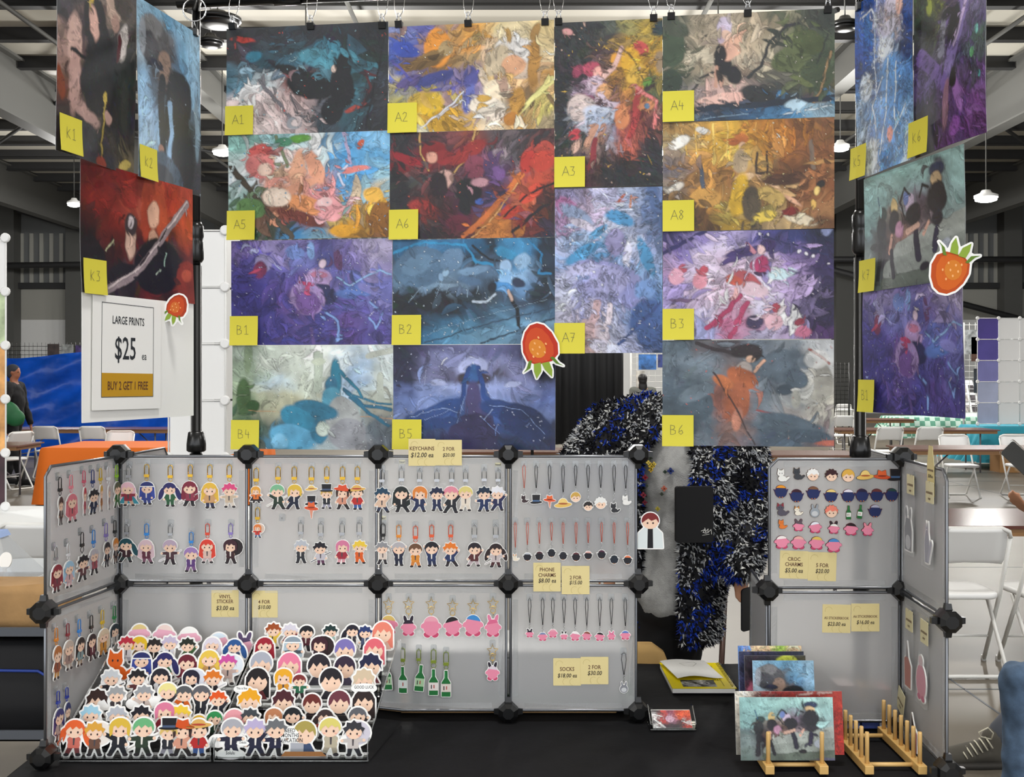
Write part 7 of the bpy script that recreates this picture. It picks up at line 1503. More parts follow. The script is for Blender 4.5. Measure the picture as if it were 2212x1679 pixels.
# ---------------------------------------------------------------- folding chairs
def make_chair(m='white_paint', seat='white_plastic'):
    """folding chair, front towards +y, origin on the floor below the backrest"""
    t = thing('folding_chair', 'x', 'chair')
    for s in (-1, 1):
        MB().tube([(s * 0.205, -0.03, 0.80), (s * 0.21, 0.12, 0.44), (s * 0.215, 0.34, 0.015)], 0.0125, 8).build('front_leg', m, t, local=True)
        MB().lathe((s * 0.215, 0.345, 0.0), [(0.016, 0), (0.016, 0.03), (0.013, 0.035)], 8).build('foot_cap', m, t, local=True)
    MB().tube([(-0.205, -0.03, 0.79), (-0.195, -0.038, 0.825), (-0.15, -0.042, 0.845), (0.15, -0.042, 0.845), (0.195, -0.038, 0.825), (0.205, -0.03, 0.79)], 0.0125, 8).build('back_hoop', m, t, local=True)
    MB().tube([(-0.185, 0.24, 0.42), (-0.185, 0.12, 0.25), (-0.185, -0.04, 0.03), (-0.165, -0.05, 0.014), (0.165, -0.05, 0.014), (0.185, -0.04, 0.03), (0.185, 0.12, 0.25), (0.185, 0.24, 0.42)], 0.0115, 8).build('rear_leg_frame', m, t, local=True)
    MB().tube([(-0.205, 0.26, 0.17), (0.205, 0.26, 0.17)], 0.007, 6).build('stretcher', m, t, local=True)
    mb = MB(); rs = []
    for (k, z) in ((0, 0.63), (1, 0.66), (2, 0.74), (3, 0.82), (4, 0.843)):
        y = -0.03 + 0.15 * (0.80 - z) / 0.36
        w = 0.196 if k in (1, 2) else 0.185
        rs.append([(x * w, y - 0.018 * (1 - x * x), z + (0.012 * (1 - x * x) if k == 0 else 0)) for x in (-1, -.6, -.2, .2, .6, 1)] + [(x * w, y - 0.018 * (1 - x * x) + 0.008, z + (0.012 * (1 - x * x) if k == 0 else 0)) for x in (1, .6, .2, -.2, -.6, -1)])
    mb.rings(rs).build('backrest', seat, t, local=True)
    pts = rrect(0.385, 0.39, 0.08, 5)
    mb = MB().rings([[(x * f, 0.24 + y * f, z) for x, y in pts] for f, z in ((0.96, 0.425), (1.0, 0.432), (1.0, 0.45), (0.97, 0.458), (0.8, 0.452))])
    mb.build('seat', seat, t, local=True)
    return t
CH0 = make_chair()
_first = [True]
def chair(x, y, rz, label):
    o = CH0 if _first[0] else copy_tree(CH0); _first[0] = False
    o.location = (x, y, 0); o.rotation_euler = (0, 0, math.radians(rz)); tag(o, label, 'chair', 'white folding chairs')
chair(2.60, 6.15, 0, 'white folding chair drawn up to the glossy brown table')
chair(3.13, 6.15, 3, 'second white folding chair at the glossy brown table, beside the jeans')
chair(2.68, 4.58, 90, 'white folding chair under the seated person in jeans')
chair(ax(68, 6.25), 6.3, 0, 'white folding chair behind the clear plastic bin')
Yc = 17.6
chair(ax(98, Yc), Yc, 0, 'white folding chair at the brown table by the tarp, nearer the walker')
chair(ax(200, Yc), Yc, 0, 'white folding chair at the brown table by the tarp, nearer the price sign')
chair(ax(248, 16.0), 16.2, 180, 'white folding chair rising behind the orange tablecloth')
chair(ax(36, 15.9), 16.0, 60, 'white folding chair turned sideways by the orange table corner')
Yc = 17.4
chair(ax(1922, Yc), Yc, 0, 'pale folding chair at the far brown table, next to the backdrop post')
chair(ax(2008, Yc), Yc, 0, 'pale folding chair at the far brown table, away from the post')
chair(ax(2068, 15.1), 15.2, 180, 'white folding chair behind the right brown table, in front of teal cloth')
chair(ax(2200, 15.1), 15.2, 180, 'white folding chair behind the right brown table, by the cardboard boxes')
chair(ax(1608, 12.2), 12.0, 180, 'white folding chair seen past the vendor sleeve')
for (px, Y, lab) in ((1822, 21.9, 'nearest small'), (1825, 26.0, 'middle small'), (1822, 30.0, 'farthest small')):
    chair(ax(px, Y), Y, 0, lab + ' white chair in the row behind print B6')
bc = make_chair('brown_metal', 'brown_metal'); bc.name = 'folding_chair'
bc.location = (0.72, 4.75, 0); bc.rotation_euler = (0, 0, math.radians(160)); tag(bc, 'brown metal folding chair behind the vendor', 'chair')

# ---------------------------------------------------------------- folding tables
def ftable(x0, x1, y0, y1, label, top='table_brown', legs='grey_leg', h=0.74):
    t = thing('folding_table', label, 'table', ((x0 + x1) / 2, (y0 + y1) / 2, 0), group='folding tables in the hall')
    MB().box((x0, y0, h - 0.02), (x1, y1, h)).build('tabletop', top, t)
    MB().box((x0 + 0.04, y0 + 0.02, h - 0.07), (x1 - 0.04, y1 - 0.02, h - 0.02)).build('apron', 'table_edge', t)
    for x in (x0 + 0.3, x1 - 0.3):
        for y in (y0 + 0.1, y1 - 0.1):
            MB().tube([(x, y, h - 0.07), (x, y, 0)], 0.014, 6).build('leg', legs, t)
        MB().tube([(x, y0 + 0.1, 0.3), (x, y1 - 0.1, 0.3)], 0.01, 6).build('leg_bar', legs, t)
        MB().tube([(x, (y0 + y1) / 2, 0.3), (x + (0.4 if x < (x0 + x1) / 2 else -0.4), (y0 + y1) / 2, h - 0.07)], 0.01, 6).build('brace', legs, t)
    return t
ftable(2.0, 4.4, 6.95, 7.85, 'glossy dark brown folding table behind the near white chair', 'laminate')
ftable(5.05, 7.9, 13.85, 14.7, 'brown folding table beside the hand with the phone')
ftable(5.6, 8.35, 18.6, 19.4, 'long brown folding table under the green gingham stall')
ftable(6.6, 8.4, 22.6, 23.4, 'small far brown folding table by the backdrop post')
ftable(-8.85, -5.9, 18.8, 19.6, 'long brown folding table in front of the blue tarp')
ftable(-9.0, -6.62, 14.6, 15.4, 'grey brown folding table end beside the orange cloth', 'table_brown')
ftable(1.9, 4.2, 12.9, 13.7, 'brown folding table glimpsed behind the vendor')
ftable(-0.9, 1.0, 13.4, 14.2, 'brown folding table end behind the black curtain')

def clothed(name, x0, x1, y0, y1, m, label, drop=0.02, flare=0.08, h=0.745, legs=True):
    t = thing(name, label, 'table', ((x0 + x1) / 2, (y0 + y1) / 2, 0))
    MB().box((x0 + 0.02, y0 + 0.02, h - 0.03), (x1 - 0.02, y1 - 0.02, h - 0.004)).build('tabletop', 'table_brown', t)
    for x in (x0 + 0.2, x1 - 0.2):
        for y in (y0 + 0.1, y1 - 0.1):
            MB().tube([(x, y, h - 0.03), (x, y, 0)], 0.014, 6).build('leg', 'grey_leg', t)
    n = 24; per = []
    for (a, b) in (((x0, y0), (x1, y0)), ((x1, y0), (x1, y1)), ((x1, y1), (x0, y1)), ((x0, y1), (x0, y0))):
        per += [(a[0] + (b[0] - a[0]) * i / n, a[1] + (b[1] - a[1]) * i / n) for i in range(n)]
    rs = []
    cx, cy = (x0 + x1) / 2, (y0 + y1) / 2
    for f in (0.0, 0.04, 0.4, 1.0):
        z = h - (h - drop) * f; ring = []
        for k, (x, y) in enumerate(per):
            w = (0.01 + flare * f) * (1 + 0.7 * f * math.sin(k * 0.9)) if f > 0 else 0
            corner = (k % n == 0)
            dx = 1 if abs(x - x1) < 1e-6 else -1 if abs(x - x0) < 1e-6 else 0
            dy = 1 if abs(y - y1) < 1e-6 else -1 if abs(y - y0) < 1e-6 else 0
            ring.append((x + dx * w, y + dy * w, z))
        rs.append(ring)
    mb = MB().rings(list(reversed(rs)), caps=False)
    mb.add([(x, y, h) for x, y in per], [list(range(len(per)))])
    cl = mb.build('cloth', m, t)
    return t
clothed('draped_table', -6.1, -3.4, 14.1, 15.5, 'orange_cloth', 'table under a bright orange cloth')
clothed('draped_table', -4.7, -1.75, 6.9, 7.95, 'white_cloth', 'table under a white cover behind the keychain wing', 0.45, 0.02)
clothed('draped_table', 8.45, 11.2, 19.5, 20.5, 'teal_cloth', 'table under a teal cloth with the purple display tower', 0.12, 0.2)
gt = clothed('draped_table', 8.35, 10.5, 23.7, 24.6, 'gingham', 'table under a green and white gingham cloth', 0.3, 0.12)
nt = M('gingham').node_tree
ck = nt.nodes.new('ShaderNodeTexChecker'); ck.inputs['Scale'].default_value = 9
tc = nt.nodes.new('ShaderNodeTexCoord'); nt.links.new(tc.outputs['Object'], ck.inputs[0])
ck.inputs[1].default_value = (*lin('5f9c84'), 1); ck.inputs[2].default_value = (*lin('c4dcd0'), 1)
nt.links.new(ck.outputs[0], nt.nodes['Principled BSDF'].inputs['Base Color'])

# ---------------------------------------------------------------- white panel towers
def tower(x0, y, z0, ncol, nrow, label, pit=0.375, back='white_plastic', side=0.0, arts=None, node='white_plastic'):
    t = thing('display_tower', label, 'display tower', (x0 + ncol * pit / 2, y, z0))
    for c in range(ncol):
        for r in range(nrow):
            a, b = x0 + c * pit + 0.008, x0 + (c + 1) * pit - 0.008
            z = z0 + r * pit
            p = MB().box((a, y, z + 0.008), (b, y + 0.006, z + pit - 0.008)).build('tower_panel', arts[(r, c)] if arts and (r, c) in arts else back, t)
    if side:
        for r in range(nrow):
            z = z0 + r * pit
            MB().box((x0 + ncol * pit, y + 0.012, z + 0.008), (x0 + ncol * pit + 0.006, y + side, z + pit - 0.008)).build('side_panel', arts[(r, 's')] if arts and (r, 's') in arts else back, t)
    for c in range(ncol + 1):
        MB().tube([(x0 + c * pit, y - 0.004, z0), (x0 + c * pit, y - 0.004, z0 + nrow * pit)], 0.006, 6).build('upright_tube', node, t)
        for r in range(nrow + 1):
            MB().lathe((x0 + c * pit, y - 0.006, z0 + r * pit), [(0.028, -0.004), (0.034, 0.0), (0.034, 0.01), (0.024, 0.018)], 14, axis='y').build('node_cap', node, t)
    for r in range(nrow + 1):
        MB().tube([(x0, y - 0.004, z0 + r * pit), (x0 + ncol * pit, y - 0.004, z0 + r * pit)], 0.006, 6).build('cross_tube', node, t)
    return t
tower(ax(487, 7.2) - 0.375, 7.2, 0.785, 1, 5, 'white panel tower standing behind print B1', side=0.36)
ARTP = {}
for k, c in (('peach', 'd89a5c'), ('maroonart', '3a2028'), ('leaf', 'b8c8a0'), ('skyart', '8ab8d8')):
    mat('art_' + k, c, 0.5, noise=0.6, nscale=6)
tower(ax(13, 7.6) - 0.75, 7.6, 0.785, 2, 5, 'white panel tower with orange and dark pictures at the hall edge', arts={(0, 1): 'art_maroonart', (1, 1): 'art_peach', (2, 1): 'art_peach', (3, 1): 'art_leaf', (4, 1): 'white_plastic'})
for k, c in (('a', '47388c'), ('b', '4f4596'), ('c', '7c7cb8'), ('d', 'a8b0cc')):
    mat('tower_' + k, c, 0.5, noise=0.12, nscale=3)
arts = {(r, 0): ('tower_d', 'tower_d', 'tower_c', 'tower_b', 'tower_a')[r] for r in range(5)}
tower(8.47, 19.8, 0.785, 3, 5, 'purple to white panel tower on the teal table', 0.385, arts=arts)

# ---------------------------------------------------------------- gridwalls, curtain, tarp
def gridwall(x0, x1, y, z0, z1, label, m='black_metal', step=0.09, pics=()):
    t = thing('gridwall', label, 'gridwall', ((x0 + x1) / 2, y, 0))
    for x in (x0, x1):
        MB().tube([(x, y, 0), (x, y, z1)], 0.02, 6).build('post', m, t)
    mb = MB(); x = x0
    while x <= x1:
        mb.tube([(x, y, z0), (x, y, z1)], 0.005, 4); x += step
    mb.build('upright_wires', m, t)['kind'] = 'stuff'
    mb = MB(); z = z0
    while z <= z1:
        mb.tube([(x0, y, z), (x1, y, z)], 0.005, 4); z += step
    mb.build('cross_wires', m, t)['kind'] = 'stuff'
    for (xa, xb, za, zb, c) in pics:
        MB().box((xa, y - 0.02, za), (xb, y - 0.012, zb)).build('picture', mat('pic_' + c, c, 0.5, noise=0.7, nscale=9), t)
gridwall(-11.2, -7.6, 23.2, 1.2, 2.36, 'black gridwall with small pictures above the blue tarp', pics=[(-9.9, -9.65, 2.08, 2.33, '3a2c24'), (-9.6, -9.35, 2.1, 2.32, '8a8a80'), (-9.3, -8.9, 2.06, 2.3, '4a3468'), (-8.8, -8.4, 2.1, 2.3, 'b8b08c'), (-8.35, -8.0, 2.1, 2.32, 'a8a49c')])
gridwall(2.35, 3.4, 21.5, 0.7, 2.6, 'white gridwall of blue pictures beside the black curtain', 'white_paint', 0.12, pics=[(2.5, 2.85, 1.78, 2.08, '3f74b8'), (2.88, 3.2, 1.82, 2.08, '33407c'), (3.02, 3.35, 1.5, 1.78, '8a6a6c'), (2.45, 2.62, 1.4, 1.75, 'b8b4ac'), (3.05, 3.35, 1.1, 1.46, '4a7a94')])
gridwall(9.3, 10.3, 22.4, 0.9, 2.75, 'white gridwall with pictures beside the purple tower', 'white_paint', 0.12, pics=[(9.45, 9.9, 1.95, 2.45, '6a4a3c'), (9.5, 9.95, 1.3, 1.8, '3c4048'), (9.32, 9.6, 2.1, 2.6, 'e0e0dc')])
gridwall(6.9, 7.9, 25.5, 0.6, 1.95, 'black and white gridwall standing far behind the backdrop post', 'black_metal', 0.1)
cu = thing('curtain', 'tall black curtain hanging behind the vendor', 'curtain', (1.2, 12.4, 0.05))
n = 40; rs = []
x0, x1 = ax(1150, 12.4), ax(1345, 12.4)
for z in (0.9, 2.6):
    rs.append([(x0 + (x1 - x0) * i / n, 12.4 + 0.03 * math.sin(i * 1.15) + 0.015 * math.sin(i * 2.7), z) for i in range(n + 1)] + [(x0 + (x1 - x0) * i / n, 12.43 + 0.03 * math.sin(i * 1.15) + 0.015 * math.sin(i * 2.7), z) for i in reversed(range(n + 1))])
MB().rings(rs).build('drape', 'black_cloth', cu)
for x in (x0, x1):
    MB().tube([(x, 12.5, 0), (x, 12.5, 2.65)], 0.02, 6).build('post', 'black_metal', cu)
MB().tube([(x0, 12.5, 2.64), (x1, 12.5, 2.64)], 0.02, 6).build('rail', 'black_metal', cu)
tp = MB(); nx, nz = 44, 22; gv = []
random.seed(5)
for j in range(nz + 1):
    for i in range(nx + 1):
        u, v = i / nx, j / nz
        z = (2.06 + 0.16 * u * u - 0.05 * math.sin(u * 9)) * (1 - v) + 0.02 * v
        y = 22.6 + 0.10 * math.sin(u * 14 + v * 5) * (0.3 + v) + 0.07 * math.sin(v * 17 + u * 6) + 0.03 * math.sin(u * 45 + v * 31) - 0.5 * v * v
        gv.append((-11.2 + 4.6 * u, y, z))
tp.add(gv, [(j * (nx + 1) + i, (j + 1) * (nx + 1) + i, (j + 1) * (nx + 1) + i + 1, j * (nx + 1) + i + 1) for j in range(nz) for i in range(nx)], None, True)
o = tp.build('tarp', 'tarp'); tag(o, 'wrinkled bright blue tarp hung in front of a gridwall', 'tarp')
so = o.modifiers.new('thick', 'SOLIDIFY'); so.thickness = 0.004

# far clutter
for i, (px0, px1, py0, py1, Y, m, lab) in enumerate(((2160, 2230, 1004, 1042, 18.7, 'cardboard', 'cardboard box under the teal table'), (2192, 2240, 970, 1004, 18.72, 'cardboard', 'second cardboard box stacked under the teal table'))):
    a, b = at(px0, py1, Y), at(px1, py0, Y)
    z0 = 0.0 if i == 0 else 0.325
    t = thing('cardboard_box', lab, 'box', ((a.x + b.x) / 2, Y + 0.2, z0))
    MB().box((a.x, Y, z0), (b.x, Y + 0.4, z0 + 0.32)).build('carton', m, t)
    MB().box((a.x + (b.x - a.x) * 0.45, Y - 0.002, z0 + 0.03), (a.x + (b.x - a.x) * 0.55, Y, z0 + 0.32)).build('tape', 'kraft', t)
mb = MB(); t = thing('sticker_stand', 'slanted white stand of small pictures on the gingham table', 'stand', (ax(2095, 24), 24.1, 0.746))
a, b = ax(2080, 24.0), ax(2112, 24.0)
MB().add([(a, 23.95, 0.747), (b + 0.1, 23.95, 0.747), (b, 24.3, 1.55), (a, 24.3, 1.55), (a, 24.35, 0.747), (b + 0.1, 24.35, 0.747), (b, 24.33, 1.55), (a, 24.33, 1.55)], [(0, 1, 2, 3), (7, 6, 5, 4), (0, 4, 5, 1), (1, 5, 6, 2), (2, 6, 7, 3), (3, 7, 4, 0)]).build('board', 'white_plastic', t)
for i in range(3):
    for j in range(2):
        z = 0.85 + i * 0.22; y = 23.95 + (z - 0.747) / 0.803 * 0.35 - 0.012; x = a + 0.04 + j * 0.17
        MB().add([(x, y, z), (x + 0.12, y, z), (x + 0.12, y + 0.065, z + 0.15), (x, y + 0.065, z + 0.15)], [(0, 1, 2, 3)]).build('picture', mat('standpic%d' % (j), ('a8a09c', '4a4448')[j], 0.6, noise=0.7, nscale=20), t)
tag(MB().box((13.9, 45.6, 3.2), (14.3, 45.68, 3.45)).build('exit_sign', mat_emit('exit_red', (1, 0.12, 0.1), 1.5)), 'small lit red exit sign on the far wall', 'sign')
# backpack left on the far table seat
bp = thing('backpack', 'black backpack resting on the chair past the vendor sleeve', 'backpack', (ax(1620, 11.9), 11.75, 0.46))
MB().ell((ax(1620, 11.9), 11.75, 0.62), 0.2, 0.12, 0.17).build('body', 'black_bag', bp)
MB().ell((ax(1615, 11.9), 11.63, 0.57), 0.13, 0.06, 0.1).build('pocket', 'black_bag', bp)

# ---------------------------------------------------------------- cart with bin and paper bag beside the booth
ct = thing('utility_cart', 'dark metal cart loaded with a paper bag and a black bag', 'cart', (-2.0, 4.5, 0))
X0, X1, Y0, Y1 = -2.75, -1.70, 4.2, 4.75
zt, zb = az(1362, 4.2), az(1585, 4.2)
for z, nm in ((zt, 'top_tray'), (zb, 'bottom_tray')):
    MB().box((X0, Y0, z - 0.03), (X1, Y0 + 0.012, z + 0.01)).box((X0, Y1 - 0.012, z - 0.03), (X1, Y1, z + 0.01)).box((X0, Y0, z - 0.03), (X0 + 0.012, Y1, z + 0.01)).box((X1 - 0.012, Y0, z - 0.03), (X1, Y1, z + 0.01)).box((X0, Y0, z - 0.03), (X1, Y1, z - 0.024)).build(nm, 'gun', ct)
for x in (X0 + 0.02, X1 - 0.02):
    for y in (Y0 + 0.02, Y1 - 0.02):
        MB().tube([(x, y, 0.07), (x, y, zt)], 0.012, 6).build('upright', 'black_metal', ct)
        MB().lathe((x, y, 0.04), [(0.04, -0.012), (0.04, 0.012)], 14, axis='x').build('caster', 'black_plastic', ct)
pb = thing('paper_bag', 'crumpled brown paper bag on the dark cart', 'bag', (-1.98, 4.45, zt - 0.02))
rs = []
random.seed(3)
for (z, f) in ((0, 1.0), (0.05, 1.03), (0.1, 0.98), (0.15, 1.02), (0.185, 0.97)):
    rs.append([(-2.02 + 0.28 * f * sx + random.uniform(-.012, .012), 4.325 + 0.085 * f * sy + random.uniform(-.012, .012), zt - 0.02 + z + random.uniform(-.006, .006)) for sx, sy in [(x, -1) for x in (-1, -.6, -.2, .2, .6, 1)] + [(1, -.3), (1, .3)] + [(x, 1) for x in (1, .6, .2, -.2, -.6, -1)] + [(-1, .3), (-1, -.3)]])
MB().rings(rs).build('bag_body', 'bag_paper', pb)
cb = thing('plastic_bin', 'clear plastic bin with a round white label above the paper bag', 'bin', (-2.02, 4.65, zt - 0.02))
def bxr(*secs):
    return MB().rings([[(a, y0, z), (b, y0, z), (b, y1, z), (a, y1, z)] for z, a, b, y0, y1 in secs], smooth=False)
bxr((zt - 0.018, -2.68, -2.06, 4.46, 4.70), (zt + 0.10, -2.70, -2.01, 4.44, 4.72)).build('base', 'bin_film', cb)
bxr((zt + 0.10, -2.71, -2.0, 4.435, 4.725), (zt + 0.13, -2.71, -2.0, 4.435, 4.725)).build('rim', 'bin_film', cb)
bxr((zt + 0.13, -2.69, -2.01, 4.45, 4.71), (zt + 0.30, -2.60, -2.16, 4.50, 4.66)).build('dome', 'bin_film', cb)
bxr((zt + 0.30, -2.61, -2.15, 4.49, 4.67), (zt + 0.325, -2.60, -2.16, 4.5, 4.66)).build('lid', mat('lid_blue', '6f93d0', 0.4), cb)
c = Vector((-2.085, 4.478, zt + 0.222)); G = Fr(c, (1, 0, 0), (0, 0.25, 1))
MB().flat(G, ellp(0, 0, 0.026, 0.034, 0, 20), -0.004, 0.002).build('round_label', 'paper', cb)
bb = thing('black_bag', 'black fabric bag with blue piping on the lower cart tray', 'bag', (-2.1, 4.45, zb - 0.02))
MB().rings([[(-2.2 + x * w, 4.46 + y * 0.2 * w / 0.45, z) for x, y in rrect(2, 2, 0.3, 4)] for z, w in ((zb - 0.02, 0.43), (zb + 0.1, 0.46), (zb + 0.28, 0.46), (zt - 0.09, 0.44), (zt - 0.06, 0.4))]).build('bag_body', 'black_bag', bb)
MB().tube([(-2.6, 4.25, zt - 0.16), (-1.85, 4.246, zt - 0.17), (-1.77, 4.25, zt - 0.22), (-1.76, 4.25, zt - 0.34)], 0.006, 6).build('piping', 'blue_trim', bb)
# tan tote on the floor side of the vendor table
tt = thing('tote_bag', 'tan canvas bag standing behind the fourth screen', 'bag', (ax(1392, 3.8), 3.8, 0.0))
rs = []
for (z, w, d) in ((0.0, 0.12, 0.045), (0.4, 0.125, 0.045), (0.68, 0.115, 0.04), (0.745, 0.09, 0.03), (0.775, 0.05, 0.02)):
    rs.append([(ax(1378, 3.8) + x * w, 3.8 + y * d, z) for x, y in rrect(2, 2, 0.35, 4)])
MB().rings(rs).build('bag_body', mat('canvas_tan', 'b5925a', 0.85, noise=0.12, nscale=9), tt)
# ---------------------------------------------------------------- people
def remesh(mb, voxel, smooth=6):
    me = bpy.data.meshes.new('tmp'); me.from_pydata([tuple(p) for p in mb.v], [], mb.f); me.update()
    ob = bpy.data.objects.new('tmp', me); COL.objects.link(ob)
    r = ob.modifiers.new('r', 'REMESH'); r.mode = 'VOXEL'; r.voxel_size = voxel
    if smooth:
        s = ob.modifiers.new('s', 'SMOOTH'); s.iterations = smooth; s.factor = 0.5
    dg = bpy.context.evaluated_depsgraph_get()
    out = bpy.data.meshes.new_from_object(ob.evaluated_get(dg))
    bpy.data.objects.remove(ob); bpy.data.meshes.remove(me)
    return out
def from_mesh(name, me, m, parent):
    base = Vector((0, 0, 0)); q = parent
    while q is not None:
        base = base + q.location; q = q.parent
    me.transform(Matrix.Translation(-base)); me.name = name
    me.materials.clear(); me.materials.append(M(m) if isinstance(m, str) else m)
    me.polygons.foreach_set('use_smooth', [True] * len(me.polygons)); me.update()
    o = bpy.data.objects.new(name, me); COL.objects.link(o); o.parent = parent
    if name in ('trousers', 'top'):          # soft cloth folds
        if 'folds' not in bpy.data.textures:
            tx = bpy.data.textures.new('folds', 'CLOUDS'); tx.noise_scale = 0.11; tx.noise_depth = 1
        dm = o.modifiers.new('folds', 'DISPLACE'); dm.texture = bpy.data.textures['folds']; dm.strength = 0.035; dm.mid_level = 0.55; dm.texture_coords = 'LOCAL'
    return o
V = Vector
def limb(mb, pts, rads, n=12):
    mb.tube(pts, rads, n)
    for p, r in zip(pts, rads):
        mb.ell(p, r, r, r, nu=n, nv=8)
def hand(mb, wrist, d, palm_n, L=0.18, curl=0.6, thumb=1):
    """palm, four fingers of different length and a thumb; d = direction of the fingers"""
    d = d.normalized(); nrm = (palm_n - d * palm_n.dot(d)).normalized(); s = d.cross(nrm)
    pc = wrist + d * L * 0.28
    R = Matrix((s, nrm, d)).transposed()
    mb.ell(pc, L * 0.21, L * 0.1, L * 0.3, rot=R)
    for i, (o, ln) in enumerate(((-0.17, 0.40), (-0.06, 0.47), (0.05, 0.44), (0.16, 0.34))):
        a = wrist + d * L * 0.5 + s * o * L; c1 = curl * 0.6; c2 = curl * 1.3
        b = a + (d * math.cos(c1) + nrm * math.sin(c1)) * ln * L * 0.5; e = b + (d * math.cos(c2) + nrm * math.sin(c2)) * ln * L * 0.5
        mb.tube([a, b, e], [L * 0.052, L * 0.046, L * 0.036], 8)
        mb.ell(e, L * 0.037, L * 0.037, L * 0.037, nu=8, nv=6)
    a = wrist + d * L * 0.15 + s * thumb * L * 0.15; b = a + (d * 0.6 + s * thumb * 0.7 + nrm * 0.35).normalized() * L * 0.24; e = b + (d * 0.85 + s * thumb * 0.1 + nrm * 0.5).normalized() * L * 0.2
    mb.tube([a, b, e], [L * 0.065, L * 0.055, L * 0.042], 8); mb.ell(e, L * 0.042, L * 0.042, L * 0.042, nu=8, nv=6)
def head(mb, c, f, h=0.235):
    """skull, jaw, nose and ears merged into the body mesh; f = facing direction"""
    f = f.normalized(); up = V((0, 0, 1)); s = f.cross(up).normalized()
    R = Matrix((s, f, up)).transposed()
    mb.ell(c + up * h * 0.08, h * 0.33, h * 0.40, h * 0.42, rot=R, nu=16, nv=12)
    mb.ell(c + f * h * 0.09 - up * h * 0.18, h * 0.27, h * 0.29, h * 0.32, rot=R, nu=14, nv=10)
    mb.ell(c + f * h * 0.40 - up * h * 0.07, h * 0.055, h * 0.09, h * 0.1, rot=R)
    mb.ell(c + f * h * 0.36 - up * h * 0.25, h * 0.1, h * 0.05, h * 0.035, rot=R)
    for k in (-1, 1):
        mb.ell(c + s * k * h * 0.34, h * 0.04, h * 0.08, h * 0.12, rot=R)
def eyes(parent, c, f, h=0.235):
    f = f.normalized(); s = f.cross(V((0, 0, 1))).normalized()
    for k in (-1, 1):
        e = MB().ell(c + f * h * 0.345 + s * k * h * 0.14 + V((0, 0, h * 0.02)), h * 0.045, h * 0.045, h * 0.03)
        e.build('eye', 'hair_black', parent)
def person(label, J, skin, top, legs, shoes, hairm=None, face=V((0, -1, 0)), hands=(), voxel=0.011, topm=True, hat=None, sleeves=True):
    """J: joint positions. One continuous body mesh; clothes, hair and eyes are children"""
    base = V(((J['ankL'].x + J['ankR'].x) / 2, (J['ankL'].y + J['ankR'].y) / 2, 0))
    t = thing('person', label, 'person', base)
    b = MB()
    head(b, J['head'], face); limb(b, [J['head'] - V((0, 0, 0.06)), J['neck'], J['chest']], [0.06, 0.062, 0.1])
    for s in 'LR':
        limb(b, [J['sho' + s], J['elb' + s], J['wri' + s]], [0.052, 0.042, 0.03])
        limb(b, [J['hip' + s], J['kne' + s], J['ank' + s]], [0.085, 0.058, 0.04])
        limb(b, [J['ank' + s] + V((0, 0, -0.03)), J['ank' + s] * 0.3 + J['toe' + s] * 0.7 + V((0, 0, -0.005))], [0.028, 0.018])
    limb(b, [J['pel'], J['waist'], J['chest']], [0.13, 0.12, 0.135], 16)
    limb(b, [J['shoL'], J['neck'] - V((0, 0, 0.05)), J['shoR']], [0.06, 0.075, 0.06])
    for (w, d, n, c, th) in hands:
        hand(b, w, d, n, 0.18, c, th)
    from_mesh('body', remesh(b, voxel, 3), skin, t)
    eyes(t, J['head'], face)
    g = MB()
    for s in 'LR':
        limb(g, [J['hip' + s], J['kne' + s], J.get('hem' + s, J['ank' + s] + V((0, 0, 0.03)))], [0.105, 0.083, 0.068])
    limb(g, [J['hipL'], J['hipR']], [0.115, 0.115]); limb(g, [J['pel'], J['waist'] - V((0, 0, 0.03))], [0.145, 0.14])
    from_mesh('trousers', remesh(g, voxel, 6), legs, t)
    for s in 'LR':
        f = MB(); a, e = J['ank' + s], J['toe' + s]
        d = (e - a); d.z = 0; d.normalize()
        limb(f, [V((a.x, a.y, 0.048)) - d * 0.05, V((a.x, a.y, 0.06)) + d * 0.04, V((a.x, a.y, 0.054)) + d * 0.11, V((e.x, e.y, 0.042))], [0.046, 0.052, 0.048, 0.040])
        limb(f, [V((a.x, a.y, 0.05)), a + V((0, 0, 0.0))], [0.05, 0.05])
        from_mesh('shoe', remesh(f, 0.009, 3), shoes, t)
    if topm:
        g = MB()
        limb(g, [J['pel'] + V((0, 0, 0.02)), J['waist'], J['chest'], J['neck'] - V((0, 0, 0.09))], [0.15, 0.148, 0.165, 0.1], 16)
        for s in 'LR':
            limb(g, [J['neck'] - V((0, 0, 0.07)), J['sho' + s]], [0.085, 0.085])
            if sleeves:
                limb(g, [J['sho' + s], J['elb' + s], J['wri' + s] + (J['elb' + s] - J['wri' + s]).normalized() * 0.03], [0.085, 0.07, 0.052])
            else:
                limb(g, [J['sho' + s], J['sho' + s] * 0.5 + J['elb' + s] * 0.5], [0.085, 0.075])
        from_mesh('top', remesh(g, voxel, 6), top, t)
    if hairm:
        g = MB(); c = J['head']; h = 0.235; f = face.normalized(); s = f.cross(V((0, 0, 1))).normalized()
        R = Matrix((s, f, V((0, 0, 1)))).transposed()
        g.ell(c + V((0, 0, h * 0.17)) - f * h * 0.07, h * 0.385, h * 0.43, h * 0.37, rot=R, nu=16, nv=12)
        g.ell(c - f * h * 0.16 - V((0, 0, h * 0.05)), h * 0.34, h * 0.3, h * 0.38, rot=R, nu=14, nv=10)
        if hairm == 'long':
            g.ell(c - f * h * 0.2 - V((0, 0, h * 0.5)), h * 0.36, h * 0.2, h * 0.6, rot=R, nu=14, nv=10)
        from_mesh('hair' if not hat else 'beanie', remesh(g, 0.011, 3), hat or 'hair_black', t)
    return t
